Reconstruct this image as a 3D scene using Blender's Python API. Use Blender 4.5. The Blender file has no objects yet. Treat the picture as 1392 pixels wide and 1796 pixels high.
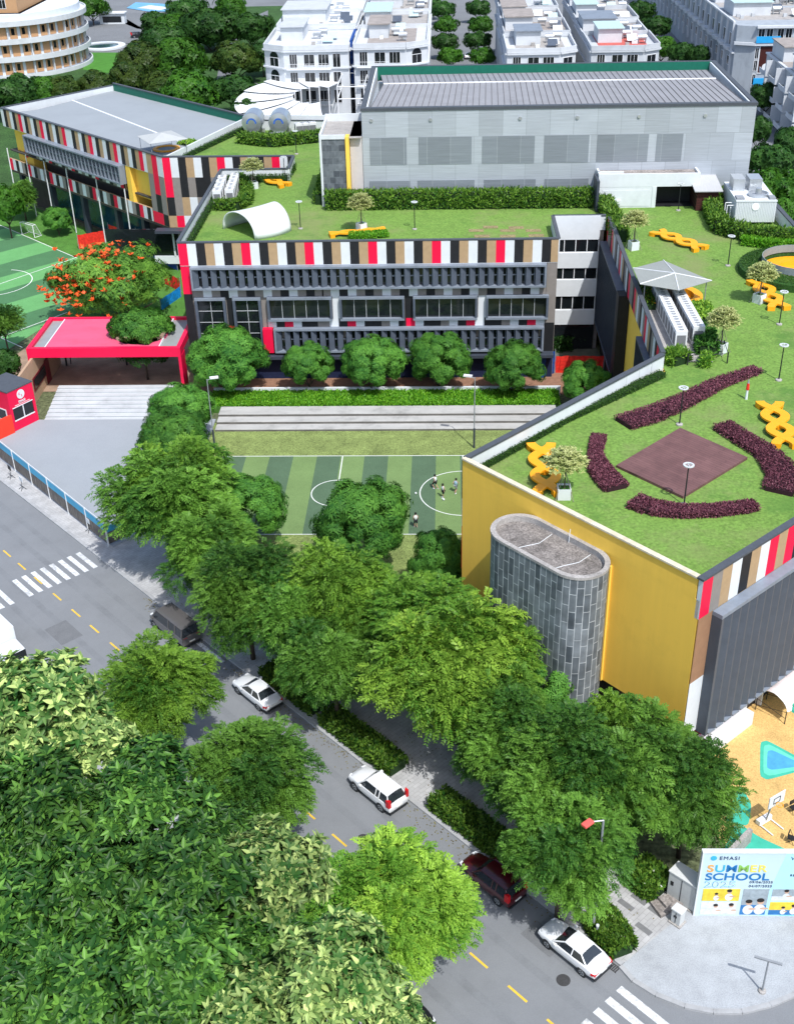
import bpy, math, random
import numpy as np
from mathutils import Vector, Matrix
random.seed(7); rng = np.random.default_rng(11)
R = math.radians
C = bpy.context.scene.collection
# ---------------------------------------------------------------- camera
CX, CY, F, CAMH = 696., 898., 2067., 60.
def _axes():
    Z = -np.array([785-CX, 4300-CY, F]); Z /= np.linalg.norm(Z)
    Y = np.array([778-CX, -360-CY, F]); Y -= Z*(Y@Z); Y /= np.linalg.norm(Y)
    X = np.cross(Y, Z)
    return np.stack([X, Y, Z], 1)
MC = _axes()
cam = bpy.data.cameras.new('camera'); camo = bpy.data.objects.new('camera', cam); C.objects.link(camo)
m = MC.T                                    # camera axes in world coordinates (columns: right, down, forward)
camo.matrix_world = Matrix(((m[0][0], -m[0][1], -m[0][2], 0), (m[1][0], -m[1][1], -m[1][2], 0), (m[2][0], -m[2][1], -m[2][2], CAMH), (0, 0, 0, 1)))
cam.sensor_fit = 'HORIZONTAL'; cam.sensor_width = 36; cam.lens = 36*F/1392
cam.clip_start = 1; cam.clip_end = 4000
bpy.context.scene.camera = camo
# ---------------------------------------------------------------- sky, sun, exposure
SUN_EL, SUN_AZ = 57, 153                    # azimuth clockwise from +Y
w = bpy.data.worlds.new("World"); bpy.context.scene.world = w; w.use_nodes = True
nt = w.node_tree; sky = nt.nodes.new('ShaderNodeTexSky'); sky.sky_type = 'NISHITA'; sky.sun_disc = False
sky.sun_elevation = R(SUN_EL); sky.sun_rotation = R(SUN_AZ); sky.air_density = 1.0; sky.dust_density = 2.0
nt.links.new(sky.outputs[0], nt.nodes['Background'].inputs[0]); nt.nodes['Background'].inputs[1].default_value = 0.15
sd = bpy.data.lights.new('sun', 'SUN'); sd.energy = 3.1; sd.angle = R(0.6); sd.color = (1, .98, .95)
so = bpy.data.objects.new('sun', sd); C.objects.link(so)
so.rotation_euler = (R(90-SUN_EL), 0, R(180-SUN_AZ)); so.location = (40, -40, 120)
vs = bpy.context.scene.view_settings
vs.view_transform = 'Standard'; vs.look = 'None'; vs.gamma = 1; vs.exposure = 0.52
bpy.context.scene.cycles.max_bounces = 6; bpy.context.scene.cycles.transparent_max_bounces = 4

# ---------------------------------------------------------------- helpers
def gp(px, py, z=0.):                       # a point of the photograph at a known height
    d = MC.T @ np.array([px-CX, py-CY, F]); t = (z-CAMH)/d[2]
    return Vector((d[0]*t, d[1]*t, z))
def depth(p): return float((MC @ (np.array(p)-np.array([0, 0, CAMH])))[2])
L = 15.5                                    # level of the roof lawn
class MB:
    def __init__(s): s.v = []; s.f = []; s.m = []; s.X = None
    def add(s, vs, fs, mi):
        b = len(s.v)
        if s.X is not None: vs = [tuple(s.X @ Vector(p)) for p in vs]
        s.v += [tuple(p) for p in vs]; s.f += [tuple(b+i for i in f) for f in fs]
        s.m += (list(mi) if isinstance(mi, (list, tuple)) else [mi]*len(fs)); return s
    def box(s, x0, x1, y0, y1, z0, z1, mi=0):
        return s.add([(x0,y0,z0),(x1,y0,z0),(x1,y1,z0),(x0,y1,z0),(x0,y0,z1),(x1,y0,z1),(x1,y1,z1),(x0,y1,z1)],
              [(3,2,1,0),(4,5,6,7),(0,1,5,4),(1,2,6,5),(2,3,7,6),(3,0,4,7)], mi)
    def poly(s, pts, mi=0): return s.add(pts, [tuple(range(len(pts)))], mi)
    def prism(s, pts, z0, z1, mi=0, mt=None):
        n = len(pts); a = sum(pts[i][0]*pts[(i+1)%n][1]-pts[(i+1)%n][0]*pts[i][1] for i in range(n))
        if a < 0: pts = pts[::-1]
        V = [(p[0],p[1],z0) for p in pts]+[(p[0],p[1],z1) for p in pts]
        Fs = [(i,(i+1)%n,n+(i+1)%n,n+i) for i in range(n)]
        s.add(V, Fs+[tuple(range(n-1,-1,-1)), tuple(range(n,2*n))], [mi]*(n+1)+[mi if mt is None else mt]); return s
    def tube(s, p, q, r0, r1=None, n=8, mi=0):
        r1 = r0 if r1 is None else r1; p = Vector(p); q = Vector(q); d = (q-p)
        if d.length < 1e-6: return s
        d.normalize(); a = d.orthogonal().normalized(); b = d.cross(a)
        V = [p+(a*math.cos(t)+b*math.sin(t))*r0 for t in [2*math.pi*i/n for i in range(n)]]+[q+(a*math.cos(t)+b*math.sin(t))*r1 for t in [2*math.pi*i/n for i in range(n)]]
        return s.add(V, [(i,(i+1)%n,n+(i+1)%n,n+i) for i in range(n)]+[tuple(range(n-1,-1,-1)), tuple(range(n,2*n))], mi)
    def path(s, pts, r, n=8, mi=0):
        for a, b in zip(pts[:-1], pts[1:]): s.tube(a, b, r, r, n, mi)
        return s
    def lathe(s, prof, n=24, c=(0,0,0), mi=0):
        V = []; Fs = []; k = len(prof)
        for i in range(n):
            t = 2*math.pi*i/n
            V += [(c[0]+r*math.cos(t), c[1]+r*math.sin(t), c[2]+z) for r, z in prof]
        for i in range(n):
            for j in range(k-1):
                a = i*k+j; b = ((i+1)%n)*k+j; Fs.append((a, b, b+1, a+1))
        return s.add(V, Fs, mi)
    def wall(s, p, q, t, z0, z1, mi=0, mt=None):
        p = Vector((p[0],p[1])); q = Vector((q[0],q[1])); d = (q-p).normalized(); n = Vector((-d.y, d.x))*t/2
        return s.prism([p-n, q-n, q+n, p+n], z0, z1, mi, mt)
    def build(s, name, mats, parent=None, origin=None, smooth=False, bevel=0):
        me = bpy.data.meshes.new(name)
        o0 = Vector(origin) if origin is not None else Vector((0,0,0))
        me.from_pydata([tuple(Vector(p)-o0) for p in s.v], [], s.f)
        if not isinstance(mats, (list, tuple)): mats = [mats]
        for mm in mats: me.materials.append(mm)
        me.polygons.foreach_set('material_index', s.m)
        if smooth: me.polygons.foreach_set('use_smooth', [True]*len(s.f))
        me.update()
        o = bpy.data.objects.new(name, me); C.objects.link(o); o.location = o0
        if parent is not None: o.parent = parent
        if bevel:
            b = o.modifiers.new('bevel', 'BEVEL'); b.width = bevel; b.segments = 2; b.limit_method = 'ANGLE'; b.angle_limit = R(40)
        return o
def tag(o, label=None, cat=None, group=None, kind=None):
    if label: o['label'] = label
    if cat: o['category'] = cat
    if group: o['group'] = group
    if kind: o['kind'] = kind
    return o
def thing(name, label, cat, loc=(0,0,0), rz=0, group=None):
    o = bpy.data.objects.new(name, None); C.objects.link(o); o.location = loc; o.rotation_euler = (0,0,rz); o.empty_display_size = .3
    return tag(o, label, cat, group)
def dup(root, loc, rz=0, scale=None, label=None, group=None):
    def cp(o, par):
        c = o.copy(); C.objects.link(c); c.parent = par
        for ch in KIDS.get(o.name, []): cp(ch, c)
        return c
    r = cp(root, None); r.location = loc; r.rotation_euler = (0,0,rz)
    if scale is not None: r.scale = scale
    if label: r['label'] = label
    if group: r['group'] = group
    return r
KIDS = {}
def kids(root):
    for o in list(C.objects):
        if o.parent is not None: KIDS.setdefault(o.parent.name, [])
        if o.parent is not None and o not in KIDS[o.parent.name]: KIDS[o.parent.name].append(o)
    return root
def struct(name, mb, mats, label, kind='structure', **k):
    return tag(mb.build(name, mats, **k), label, name.split('.')[0].replace('_',' '), None, kind)

# ---------------------------------------------------------------- materials
MATS = {}
def mat(name, col, rough=.8, var=.12, scale=3., metal=0., bump=0., fine=None, spec=.3, stretch=None, dirt=0.):
    if name in MATS: return MATS[name]
    M = bpy.data.materials.new(name); M.use_nodes = True; t = M.node_tree; N = t.nodes; K = t.links
    b = N['Principled BSDF']; b.inputs['Roughness'].default_value = rough; b.inputs['Metallic'].default_value = metal
    b.inputs['Specular IOR Level'].default_value = spec
    tc = N.new('ShaderNodeTexCoord'); src = tc.outputs['Object']
    if stretch:
        mp = N.new('ShaderNodeMapping'); mp.inputs['Scale'].default_value = stretch; K.new(src, mp.inputs[0]); src = mp.outputs[0]
    nz = N.new('ShaderNodeTexNoise'); nz.inputs['Scale'].default_value = scale; nz.inputs['Detail'].default_value = 6; nz.inputs['Roughness'].default_value = .65
    K.new(src, nz.inputs['Vector'])
    mr = N.new('ShaderNodeMapRange'); mr.inputs[1].default_value = .25; mr.inputs[2].default_value = .75; mr.inputs[3].default_value = 1-var; mr.inputs[4].default_value = 1+var
    K.new(nz.outputs['Fac'], mr.inputs[0])
    vm = N.new('ShaderNodeVectorMath'); vm.operation = 'SCALE'; vm.inputs[0].default_value = col[:3]; K.new(mr.outputs[0], vm.inputs['Scale'])
    out = vm.outputs[0]
    if dirt:
        d = N.new('ShaderNodeTexNoise'); d.inputs['Scale'].default_value = .35; d.inputs['Detail'].default_value = 8; d.inputs['Roughness'].default_value = .7
        K.new(tc.outputs['Object'], d.inputs['Vector'])
        r = N.new('ShaderNodeMapRange'); r.inputs[1].default_value = .5; r.inputs[2].default_value = .75; r.inputs[3].default_value = 1; r.inputs[4].default_value = 1-dirt
        K.new(d.outputs['Fac'], r.inputs[0])
        v2 = N.new('ShaderNodeVectorMath'); v2.operation = 'SCALE'; K.new(out, v2.inputs[0]); K.new(r.outputs[0], v2.inputs['Scale']); out = v2.outputs[0]
    if fine:
        n2 = N.new('ShaderNodeTexNoise'); n2.inputs['Scale'].default_value = fine; n2.inputs['Detail'].default_value = 3; K.new(tc.outputs['Object'], n2.inputs['Vector'])
        r2 = N.new('ShaderNodeMapRange'); r2.inputs[1].default_value = .3; r2.inputs[2].default_value = .7; r2.inputs[3].default_value = 1-var*1.4; r2.inputs[4].default_value = 1+var*1.4
        K.new(n2.outputs['Fac'], r2.inputs[0])
        v3 = N.new('ShaderNodeVectorMath'); v3.operation = 'SCALE'; K.new(out, v3.inputs[0]); K.new(r2.outputs[0], v3.inputs['Scale']); out = v3.outputs[0]
    K.new(out, b.inputs['Base Color'])
    if bump:
        bp = N.new('ShaderNodeBump'); bp.inputs['Strength'].default_value = bump; bp.inputs['Distance'].default_value = .05
        K.new((n2 if fine else nz).outputs['Fac'], bp.inputs['Height']); K.new(bp.outputs[0], b.inputs['Normal'])
    MATS[name] = M; return M
def brickmat(name, c1, c2, mortar, bw, bh, ms=.02, rough=.8, plane='xy', off=.5, var=.5, noise=.15, nscale=2, metal=0, rot=0):
    if name in MATS: return MATS[name]
    M = bpy.data.materials.new(name); M.use_nodes = True; t = M.node_tree; N = t.nodes; K = t.links; b = N['Principled BSDF']
    b.inputs['Roughness'].default_value = rough; b.inputs['Metallic'].default_value = metal; b.inputs['Specular IOR Level'].default_value = .3
    tc = N.new('ShaderNodeTexCoord'); mp = N.new('ShaderNodeMapping'); K.new(tc.outputs['Object'], mp.inputs[0])
    if plane == 'xz': mp.inputs['Rotation'].default_value = (R(-90), 0, 0)
    if plane == 'zx':                                    # tall tiles: rows run up the wall
        sx = N.new('ShaderNodeSeparateXYZ'); cb = N.new('ShaderNodeCombineXYZ'); K.new(tc.outputs['UV'], sx.inputs[0]); K.new(sx.outputs[1], cb.inputs[0]); K.new(sx.outputs[0], cb.inputs[1])
    mp.inputs['Rotation'].default_value[2] = rot
    br = N.new('ShaderNodeTexBrick'); br.offset = off; br.inputs['Scale'].default_value = 1; br.inputs['Brick Width'].default_value = bw; br.inputs['Row Height'].default_value = bh
    br.inputs['Mortar Size'].default_value = ms; br.inputs['Color1'].default_value = (*c1, 1); br.inputs['Color2'].default_value = (*c2, 1); br.inputs['Mortar'].default_value = (*mortar, 1)
    K.new((cb if plane == 'zx' else mp).outputs[0], br.inputs['Vector'])
    nz = N.new('ShaderNodeTexNoise'); nz.inputs['Scale'].default_value = nscale; nz.inputs['Detail'].default_value = 6; K.new(tc.outputs['Object'], nz.inputs['Vector'])
    mr = N.new('ShaderNodeMapRange'); mr.inputs[1].default_value = .25; mr.inputs[2].default_value = .75; mr.inputs[3].default_value = 1-noise; mr.inputs[4].default_value = 1+noise; K.new(nz.outputs['Fac'], mr.inputs[0])
    vm = N.new('ShaderNodeVectorMath'); vm.operation = 'SCALE'; K.new(br.outputs['Color'], vm.inputs[0]); K.new(mr.outputs[0], vm.inputs['Scale']); K.new(vm.outputs[0], b.inputs['Base Color'])
    MATS[name] = M; return M
def leafmat(name, c1, c2, trans=.35, rough=.45):
    M = bpy.data.materials.new(name); M.use_nodes = True; t = M.node_tree; N = t.nodes; K = t.links; b = N['Principled BSDF']
    at = N.new('ShaderNodeAttribute'); at.attribute_name = 'tint'
    oi = N.new('ShaderNodeObjectInfo')
    mx = N.new('ShaderNodeMix'); mx.data_type = 'RGBA'; mx.inputs[6].default_value = (*c1, 1); mx.inputs[7].default_value = (*c2, 1); K.new(at.outputs['Fac'], mx.inputs[0])
    hs = N.new('ShaderNodeHueSaturation'); K.new(mx.outputs[2], hs.inputs['Color'])
    mr = N.new('ShaderNodeMapRange'); mr.inputs[3].default_value = .8; mr.inputs[4].default_value = 1.2; K.new(oi.outputs['Random'], mr.inputs[0]); K.new(mr.outputs[0], hs.inputs['Value'])
    K.new(hs.outputs[0], b.inputs['Base Color']); b.inputs['Roughness'].default_value = rough; b.inputs['Specular IOR Level'].default_value = .18
    tr = N.new('ShaderNodeBsdfTranslucent'); K.new(hs.outputs[0], tr.inputs[0])
    ms = N.new('ShaderNodeMixShader'); ms.inputs[0].default_value = trans; K.new(b.outputs[0], ms.inputs[1]); K.new(tr.outputs[0], ms.inputs[2])
    K.new(ms.outputs[0], N['Material Output'].inputs[0]); return M
def glassmat(name, col=(.01,.013,.016), rough=.06):
    return mat(name, col, rough, .3, .6, spec=.6)
red = mat('red_panel', (.78,.006,.055), .5, .06, 1.5)
white = mat('white_panel', (.66,.70,.73), .55, .05, 1.2, dirt=.1)
black = mat('black_panel', (.016,.017,.02), .55, .2, 2)
tan = mat('tan_panel', (.40,.28,.16), .6, .1, 2)
taupe = mat('taupe_panel', (.235,.215,.2), .6, .1, 2)
brown = mat('brown_panel', (.30,.17,.10), .6, .1, 2)
PAL = dict(R=red, W=white, K=black, T=tan, G=taupe, B=brown)
PK = list(PAL); PM = list(PAL.values())
slate = mat('slate_metal', (.085,.105,.14), .5, .15, 1.5, dirt=.25)
slate_lt = mat('pale_slate_metal', (.20,.235,.285), .5, .12, 1.5, dirt=.3)
slate_dk = mat('dark_slate_metal', (.045,.055,.075), .5, .15, 1.5)
wwall = mat('white_wall', (.62,.66,.69), .7, .06, .8, dirt=.12)
coping = mat('dark_coping', (.07,.08,.095), .6, .15, 2)
conc = mat('concrete', (.36,.345,.33), .9, .15, 1.2, bump=.1, fine=9, dirt=.3)
concdk = mat('stained_concrete', (.27,.245,.23), .9, .3, .8, bump=.1, fine=6, dirt=.5)
glass = glassmat('dark_glass')
yellow = mat('yellow_wall', (.92,.585,.09), .75, .045, 1.0, dirt=.1, stretch=(1.4,1.4,.1))
pipe = mat('white_metal', (.7,.72,.74), .45, .05, 3)
grey = mat('grey_metal', (.25,.27,.29), .5, .1, 3)
steel = mat('steel', (.5,.53,.56), .35, .1, 3, metal=.6)
dkmetal = mat('black_metal', (.02,.022,.025), .5, .1, 3)
bark = mat('bark', (.085,.065,.05), .95, .35, 6, bump=.6, fine=20)
barkp = mat('pale_bark', (.26,.24,.2), .95, .25, 6, bump=.4, fine=20)
orange = mat('orange_bench', (.85,.36,.012), .5, .07, 2)
blue = mat('blue_tarp', (.01,.06,.27), .6, .25, 1.5, bump=.4, fine=3)
redtarp = mat('red_tarp', (.68,.03,.02), .6, .15, 1.5, bump=.4, fine=3)
rubber = mat('rubber', (.018,.018,.019), .85, .1, 5)
asphalt = mat('asphalt', (.195,.207,.22), .88, .07, .25, bump=.15, fine=30, dirt=.1)

# ---------------------------------------------------------------- ground, roads, pitches
K0 = Vector((1.6, 55.5)); U = Vector((.695, -.719)); Nn = Vector((.719, .695))
def rd(s, t): p = K0+U*s+Nn*t; return (p.x, p.y)
b = MB(); b.poly([(-1500,-600,0),(1500,-600,0),(1500,2500,0),(-1500,2500,0)])
struct('ground', b, mat('ground_soil', (.10,.12,.06), .95, .4, .12, bump=.2, fine=3), 'dark ground under the whole district')
b = MB(); b.poly([(*rd(-75,-11.8),.01),(*rd(60,-11.8),.01),(*rd(60,0),.01),(*rd(-75,0),.01)])
ZR = .01
b2 = MB(); b2.poly([(*rd(13.2,0),.012),(*rd(13.2,8),.012),(*rd(25,60),.012),(*rd(45,60),.012),(*rd(45,0),.012)])
b.poly([(*rd(-75,-11.81),.0095),(*rd(-26,-11.81),.0095),(*rd(-26,-60),.0095),(*rd(-75,-60),.0095)])
struct('road', b, asphalt, 'grey asphalt street with yellow dashes running diagonally past the parked cars')
struct('road', b2, asphalt, 'grey asphalt side street in the bottom right corner')
b = MB(); b.poly([(-160,205,.01),(-160,520,.01),(180,520,.01),(180,150,.01),(60,150,.01),(60,205,.01)])
struct('road', b, mat('far_asphalt', (.17,.18,.19), .9, .15, .1, fine=4), 'grey streets between the houses behind the school')
tyre = MB()
for t, w_ in ((-2.1,.55),(-3.9,.55),(-7.6,.55),(-9.4,.55)): tyre.poly([(*rd(-75,t-w_/2),.0125),(*rd(60,t-w_/2),.0125),(*rd(60,t+w_/2),.0125),(*rd(-75,t+w_/2),.0125)])
struct('wheel_track', tyre, mat('worn_asphalt', (.184,.196,.209), .85, .09, .5, fine=30, dirt=.22), 'darker wheel tracks worn into the street asphalt')
pt_ = MB()
for s0, t0, a_, b_ in ((-31,-4,3.2,1.1),(-12,-8.2,2.2,1.4),(1,-7.4,4,.9),(7,-2.6,2.4,1.5),(-42,-9,3,2)): pt_.poly([(*rd(s0,t0),.0135),(*rd(s0+a_,t0),.0135),(*rd(s0+a_,t0+b_),.0135),(*rd(s0,t0+b_),.0135)])
struct('road_patch', pt_, mat('patch_asphalt', (.15,.158,.167), .9, .12, 1, fine=25), 'darker repair patches in the asphalt street')
carglass = mat('car_glass', (.022,.028,.034), .04, .3, 1.2, spec=1.0)
ymark = mat('yellow_paint', (.72,.47,.05), .7, .15, 5, dirt=.3)
wmark = mat('white_paint', (.60,.62,.63), .7, .22, 1.6, fine=5, dirt=.6)
b = MB(); cl = -5.85
for px, py in ((20,968),(47,990),(75,1015),(107,1044),(139,1073),(173,1100),(206,1132),(240,1160),(547,1423),(597,1473),(838,1686),(906,1745),(975,1805),(330,1238),(420,1315),(485,1372),(660,1527),(720,1580),(780,1635)):
    p = gp(px, py); s = (Vector((p.x,p.y))-K0).dot(U)
    b.poly([(*rd(s-.75,cl-.075),.016),(*rd(s+.75,cl-.075),.016),(*rd(s+.75,cl+.075),.016),(*rd(s-.75,cl+.075),.016)])
struct('lane_marking', b, ymark, 'yellow dashed centre line on the grey street')
b = MB(); c = gp(128, 993); sc = (Vector((c.x,c.y))-K0).dot(U); c2 = gp(40,1010)
for i in range(13):
    t = -.75-i*.92
    if i in (8,): continue
    b.poly([(*rd(sc-1.7,t-.45),.016),(*rd(sc+1.7,t-.45),.016),(*rd(sc+1.7,t),.016),(*rd(sc-1.7,t),.016)])
struct('crossing', b, wmark, 'worn white zebra crossing beside the hoarding')
b = MB(); c = gp(1130,1765); sc = (Vector((c.x,c.y))-K0).dot(U)
for i in range(11):
    t = -1.0-i*1.05
    b.poly([(*rd(sc-1.75,t-.5),.016),(*rd(sc+1.75,t-.5),.016),(*rd(sc+1.75,t),.016),(*rd(sc-1.75,t),.016)])
struct('crossing', b, wmark, 'white zebra crossing in front of the white sedan and plaza')
b = MB()
for dx in (0, 1.2):
    p = gp(360,1152); s = (Vector((p.x,p.y))-K0).dot(U)
    b.poly([(*rd(s-2,-.3-dx-.4),.016),(*rd(s+1.6,-.3-dx-.4),.016),(*rd(s+1.6,-.3-dx),.016),(*rd(s-2,-.3-dx),.016)])
struct('lane_marking', b, wmark, 'short white bars on the road behind the grey van')
# pavement with kerb on the school side
pave = brickmat('pavement', (.37,.375,.38), (.43,.435,.44), (.26,.26,.26), .6, .3, .012, .9, noise=.2, nscale=.8, rot=R(-46))
kerbm = mat('kerb_stone', (.36,.37,.38), .9, .15, 2, dirt=.3)
b = MB(); b.prism([rd(-75,.32),rd(12.75,.32),rd(13.0,6.5),rd(-75,6.5)], 0, .13)
struct('pavement', b, pave, 'grey paved sidewalk along the street under the trees')
b = MB(); b.prism([rd(-75,0),rd(12.7,0),rd(12.7,.315),rd(-75,.315)], 0, .15); struct('kerb', b, kerbm, 'grey kerb between the street and the sidewalk')
b = MB(); b.prism([rd(-26,-11.8),rd(60,-11.8),rd(60,-12.1),rd(-26,-12.1)], 0, .15); struct('kerb', b, kerbm, 'kerb on the near side of the street')
b = MB(); b.prism([rd(-26,-12.11),rd(60,-12.11),rd(60,-17),rd(-26,-17)], 0, .12); struct('pavement', b, pave, 'sidewalk on the near side under the big trees')
# plaza with the rounded kerb
edge = [gp(x,y) for x,y in ((1088,1697),(1110,1722),(1150,1747),(1200,1767),(1250,1777),(1300,1777),(1350,1765),(1392,1747),(1440,1715))]
pl = [(p.x,p.y) for p in edge]+[(p.x,p.y) for p in (gp(1520,1560),gp(1392,1535),gp(1235,1535),gp(1190,1612))]
b = MB(); b.prism(pl, 0, .14); struct('plaza', b, mat('plaza_concrete', (.36,.385,.41), .9, .12, .9, bump=.1, fine=14, dirt=.22), 'pale concrete corner plaza in front of the billboard')
b = MB()
for a, q in zip(edge[:-1], edge[1:]): b.wall(a, q, .3, 0, .17)
struct('kerb', b, kerbm, 'curved kerb round the corner plaza')
b = MB()
for x, y in ((1097,1590),(1150,1602),(1098,1625),(1120,1580),(1128,1632)):
    p = gp(x,y); X = Vector((p.x,p.y))
    b.prism([X-U*.55-Nn*.2, X+U*.55-Nn*.2, X+U*.55+Nn*.2, X-U*.55+Nn*.2], .12, .136)
struct('paving_slab', b, mat('dark_slab', (.17,.175,.18), .9, .15, 3), 'dark slabs set into the grey sidewalk')
# forecourt, yard, grass
FC = [(-58,119.0),(-46.3,118.6),(-46.0,119),(-25.9,118.6),(-25.9,110),rd(-55,6.5),rd(-55,6.3),(-31.5,92.4),(-47.8,109.9),(-62,125)]
b = MB(); b.prism([(-25.9,118.8),(-25.9,108),(-28.5,95.3),(-31.2,92.2),(-47.9,109.7),(-57.2,118.8)], 0, .16); struct('forecourt', b, mat('forecourt_paving', (.29,.32,.35), .9, .05, .2, fine=16), 'smooth grey forecourt below the white steps')
grass_m = mat('dry_grass', (.185,.24,.075), .95, .3, .5, bump=.5, fine=7, dirt=.25)
b = MB(); b.prism([(-26,118),(14,118),(19,98),(1,79),rd(-1,6.5),rd(-48,6.5),(-26,108)], 0, .05); struct('grass_yard', b, grass_m, 'dry mown grass round the centre football pitch')
tg1 = mat('turf_light', (.15,.235,.085), .9, .12, .4, bump=.3, fine=12); tg2 = mat('turf_dark', (.078,.135,.078), .9, .12, .4, bump=.3, fine=12)
b = MB(); x = -23.7
strip = 2.53
for i in range(12): b.poly([(x+i*strip,94.4,.06),(x+(i+1)*strip,94.4,.06),(x+(i+1)*strip,110.2,.06),(x+i*strip,110.2,.06)], 1 if i % 2 == 0 else 0)
struct('football_pitch', b, [tg1, tg2], 'striped green football pitch in front of the long facade')
def line(b, p, q, w=.1, z=.068, mi=0):
    p = Vector((p[0],p[1])); q = Vector((q[0],q[1])); d = (q-p).normalized(); n = Vector((-d.y,d.x))*w/2
    b.poly([(*(p-n),z),(*(q-n),z),(*(q+n),z),(*(p+n),z)], mi)
def arc(b, c, r, a0, a1, n=40, z=.0685, w=.1):
    P = [(c[0]+r*math.cos(R(a0+(a1-a0)*i/n)), c[1]+r*math.sin(R(a0+(a1-a0)*i/n))) for i in range(n+1)]
    for i in range(n): line(b, P[i], P[i+1], w, z+.0004*(i % 2))
b = MB(); b_w = mat('pitch_paint', (.7,.73,.7), .8, .15, 4)
for p, q in (((-23.5,110.1),(2.5,110.1)),((-23.5,94.5),(2.5,94.5))): line(b, p, q)
for p, q in (((-23.5,94.56),(-23.5,110.04)),((-10.85,94.56),(-10.85,110.04)),((1.9,94.56),(1.9,110.04))): line(b, p, q, z=.0695)
arc(b, (-10.85,102.3), 2.6, 0, 360, z=.071); arc(b, (-23.5,102.3), 4.2, -90, 90, z=.071); arc(b, (1.9,102.3), 4.4, 90, 270, z=.071)
struct('pitch_line', b, b_w, 'white lines of the centre football pitch')
# stepped seating and green strip in front of the facade
stm = mat('weathered_concrete', (.40,.40,.385), .9, .16, .9, dirt=.4, stretch=(.25,1,1)); stn = mat('riser_dark', (.13,.125,.115), .9, .4, 1.5, stretch=(.4,1,1))
b = MB()
for i in range(3): b.box(-25.5, 12.5, 115.9+i*1.35, 120.6, .06 if i == 0 else i*.27, .27*(i+1)); b.box(-25.5,12.5,115.885+i*1.35,115.899+i*1.35,.05 if i == 0 else i*.27+.02,.27*(i+1)-.03,1)  # each riser is faced with a thin darker strip
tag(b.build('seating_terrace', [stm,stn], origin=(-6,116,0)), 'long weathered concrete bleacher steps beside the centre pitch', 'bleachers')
b = MB(); b.box(-27, 13.2, 120.6, 124.6, 0, .75); struct('planting_bed', b, mat('bed_soil', (.05,.14,.02), .95, .3, 2), 'raised planting bed behind the bleachers')
b = MB(); b.box(-27, 13.4, 124.62, 124.9, 0, 1.2); tag(b.build('low_wall', wwall, origin=(-7,124.7,0)), 'thin pale kerb wall between green strip and brick path', 'wall')
brickp = brickmat('brick_paving', (.30,.165,.105), (.26,.14,.09), (.19,.12,.09), .4, .2, .012, .9, noise=.2)
b = MB(); b.poly([(-27,124.9,.07),(19.2,124.9,.07),(19.2,131,.07),(-27,131,.07)]); struct('brick_path', b, brickp, 'brown brick path below the long facade')
b = MB(); b.poly([(-57,126.4,.08),(-27.02,126.4,.08),(-27.02,150,.08),(-52,150,.08)]); struct('courtyard', b, brickmat('court_brick', (.34,.24,.17), (.30,.21,.15), (.22,.17,.13), .5, .25, .012, .9, noise=.25, nscale=.5), 'brown paved court behind the red entrance canopy')
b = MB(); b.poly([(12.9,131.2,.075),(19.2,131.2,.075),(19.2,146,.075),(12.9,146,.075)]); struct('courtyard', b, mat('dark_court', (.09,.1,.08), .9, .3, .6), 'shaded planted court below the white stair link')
# left pitch (rotated 45 degrees)
O = Vector((-57.0,174.6)); e1 = Vector((.7071,-.7071)); e2 = Vector((-.7071,-.7071))
b = MB(); b.poly([(-57,150,.03),(-27.2,150,.03),(-27.2,166,.03),(-36,166,.03),(-82,212,.03),(-110,190,.03),(-70,132,.03)]); struct('grass_verge', b, mat('verge_grass', (.07,.19,.03), .95, .25, .6, bump=.4, fine=8), 'green verge round the left football pitch')
# side line runs along the wing: from O towards upper left
d1 = Vector((-74.4+57.0, 191.4-174.6)).normalized(); d2 = Vector((d1.y*-1, d1.x)); d2 = Vector((-.70,-.714)).normalized()
def lp(a, c): p = O+d1*a+d2*c; return (p.x, p.y)
tl1 = mat('turf_bright', (.12,.33,.115), .9, .1, .4, bump=.3, fine=12); tl2 = mat('turf_deep', (.065,.175,.075), .9, .1, .4, bump=.3, fine=12)
b = MB()
hd = (gp(0,487)-gp(128,451)).normalized(); hn = Vector((-hd.y, hd.x, 0)); hc = gp(128,451); sw = abs((gp(0,511)-gp(0,487)).dot(hn))
for i in range(-14, 14):
    P = [hc+hd*40+hn*i*sw, hc-hd*40+hn*i*sw, hc-hd*40+hn*(i+1)*sw, hc+hd*40+hn*(i+1)*sw]
    b.poly([(p.x,p.y,.04) for p in P], i % 2)
# cut the stripes to the pitch outline
import bmesh
def clip(b, poly):
    bm = bmesh.new()
    for f, mi in zip(b.f, b.m):
        ff = bm.faces.new([bm.verts.new(b.v[i]) for i in f]); ff.material_index = mi
    n = len(poly); a = sum(poly[i][0]*poly[(i+1)%n][1]-poly[(i+1)%n][0]*poly[i][1] for i in range(n))
    if a < 0: poly = poly[::-1]
    for i in range(n):
        p = poly[i]; q = poly[(i+1)%n]
        nx, ny = (q[1]-p[1]), -(q[0]-p[0])
        bmesh.ops.bisect_plane(bm, geom=bm.verts[:]+bm.edges[:]+bm.faces[:], plane_co=(p[0],p[1],0), plane_no=(nx,ny,0), clear_outer=True)
    o = MB(); bm.verts.index_update()
    o.v = [tuple(v.co) for v in bm.verts]; o.f = [tuple(v.index for v in f.verts) for f in bm.faces]; o.m = [f.material_index for f in bm.faces]
    bm.free(); return o
b = clip(b, [tuple(gp(x,y)[:2]) for x,y in ((-60,370),(215,487),(118,548),(60,600),(-60,640))])
struct('football_pitch', b, [tl1, tl2], 'bright green striped football pitch at the left edge')
b = MB()
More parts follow.
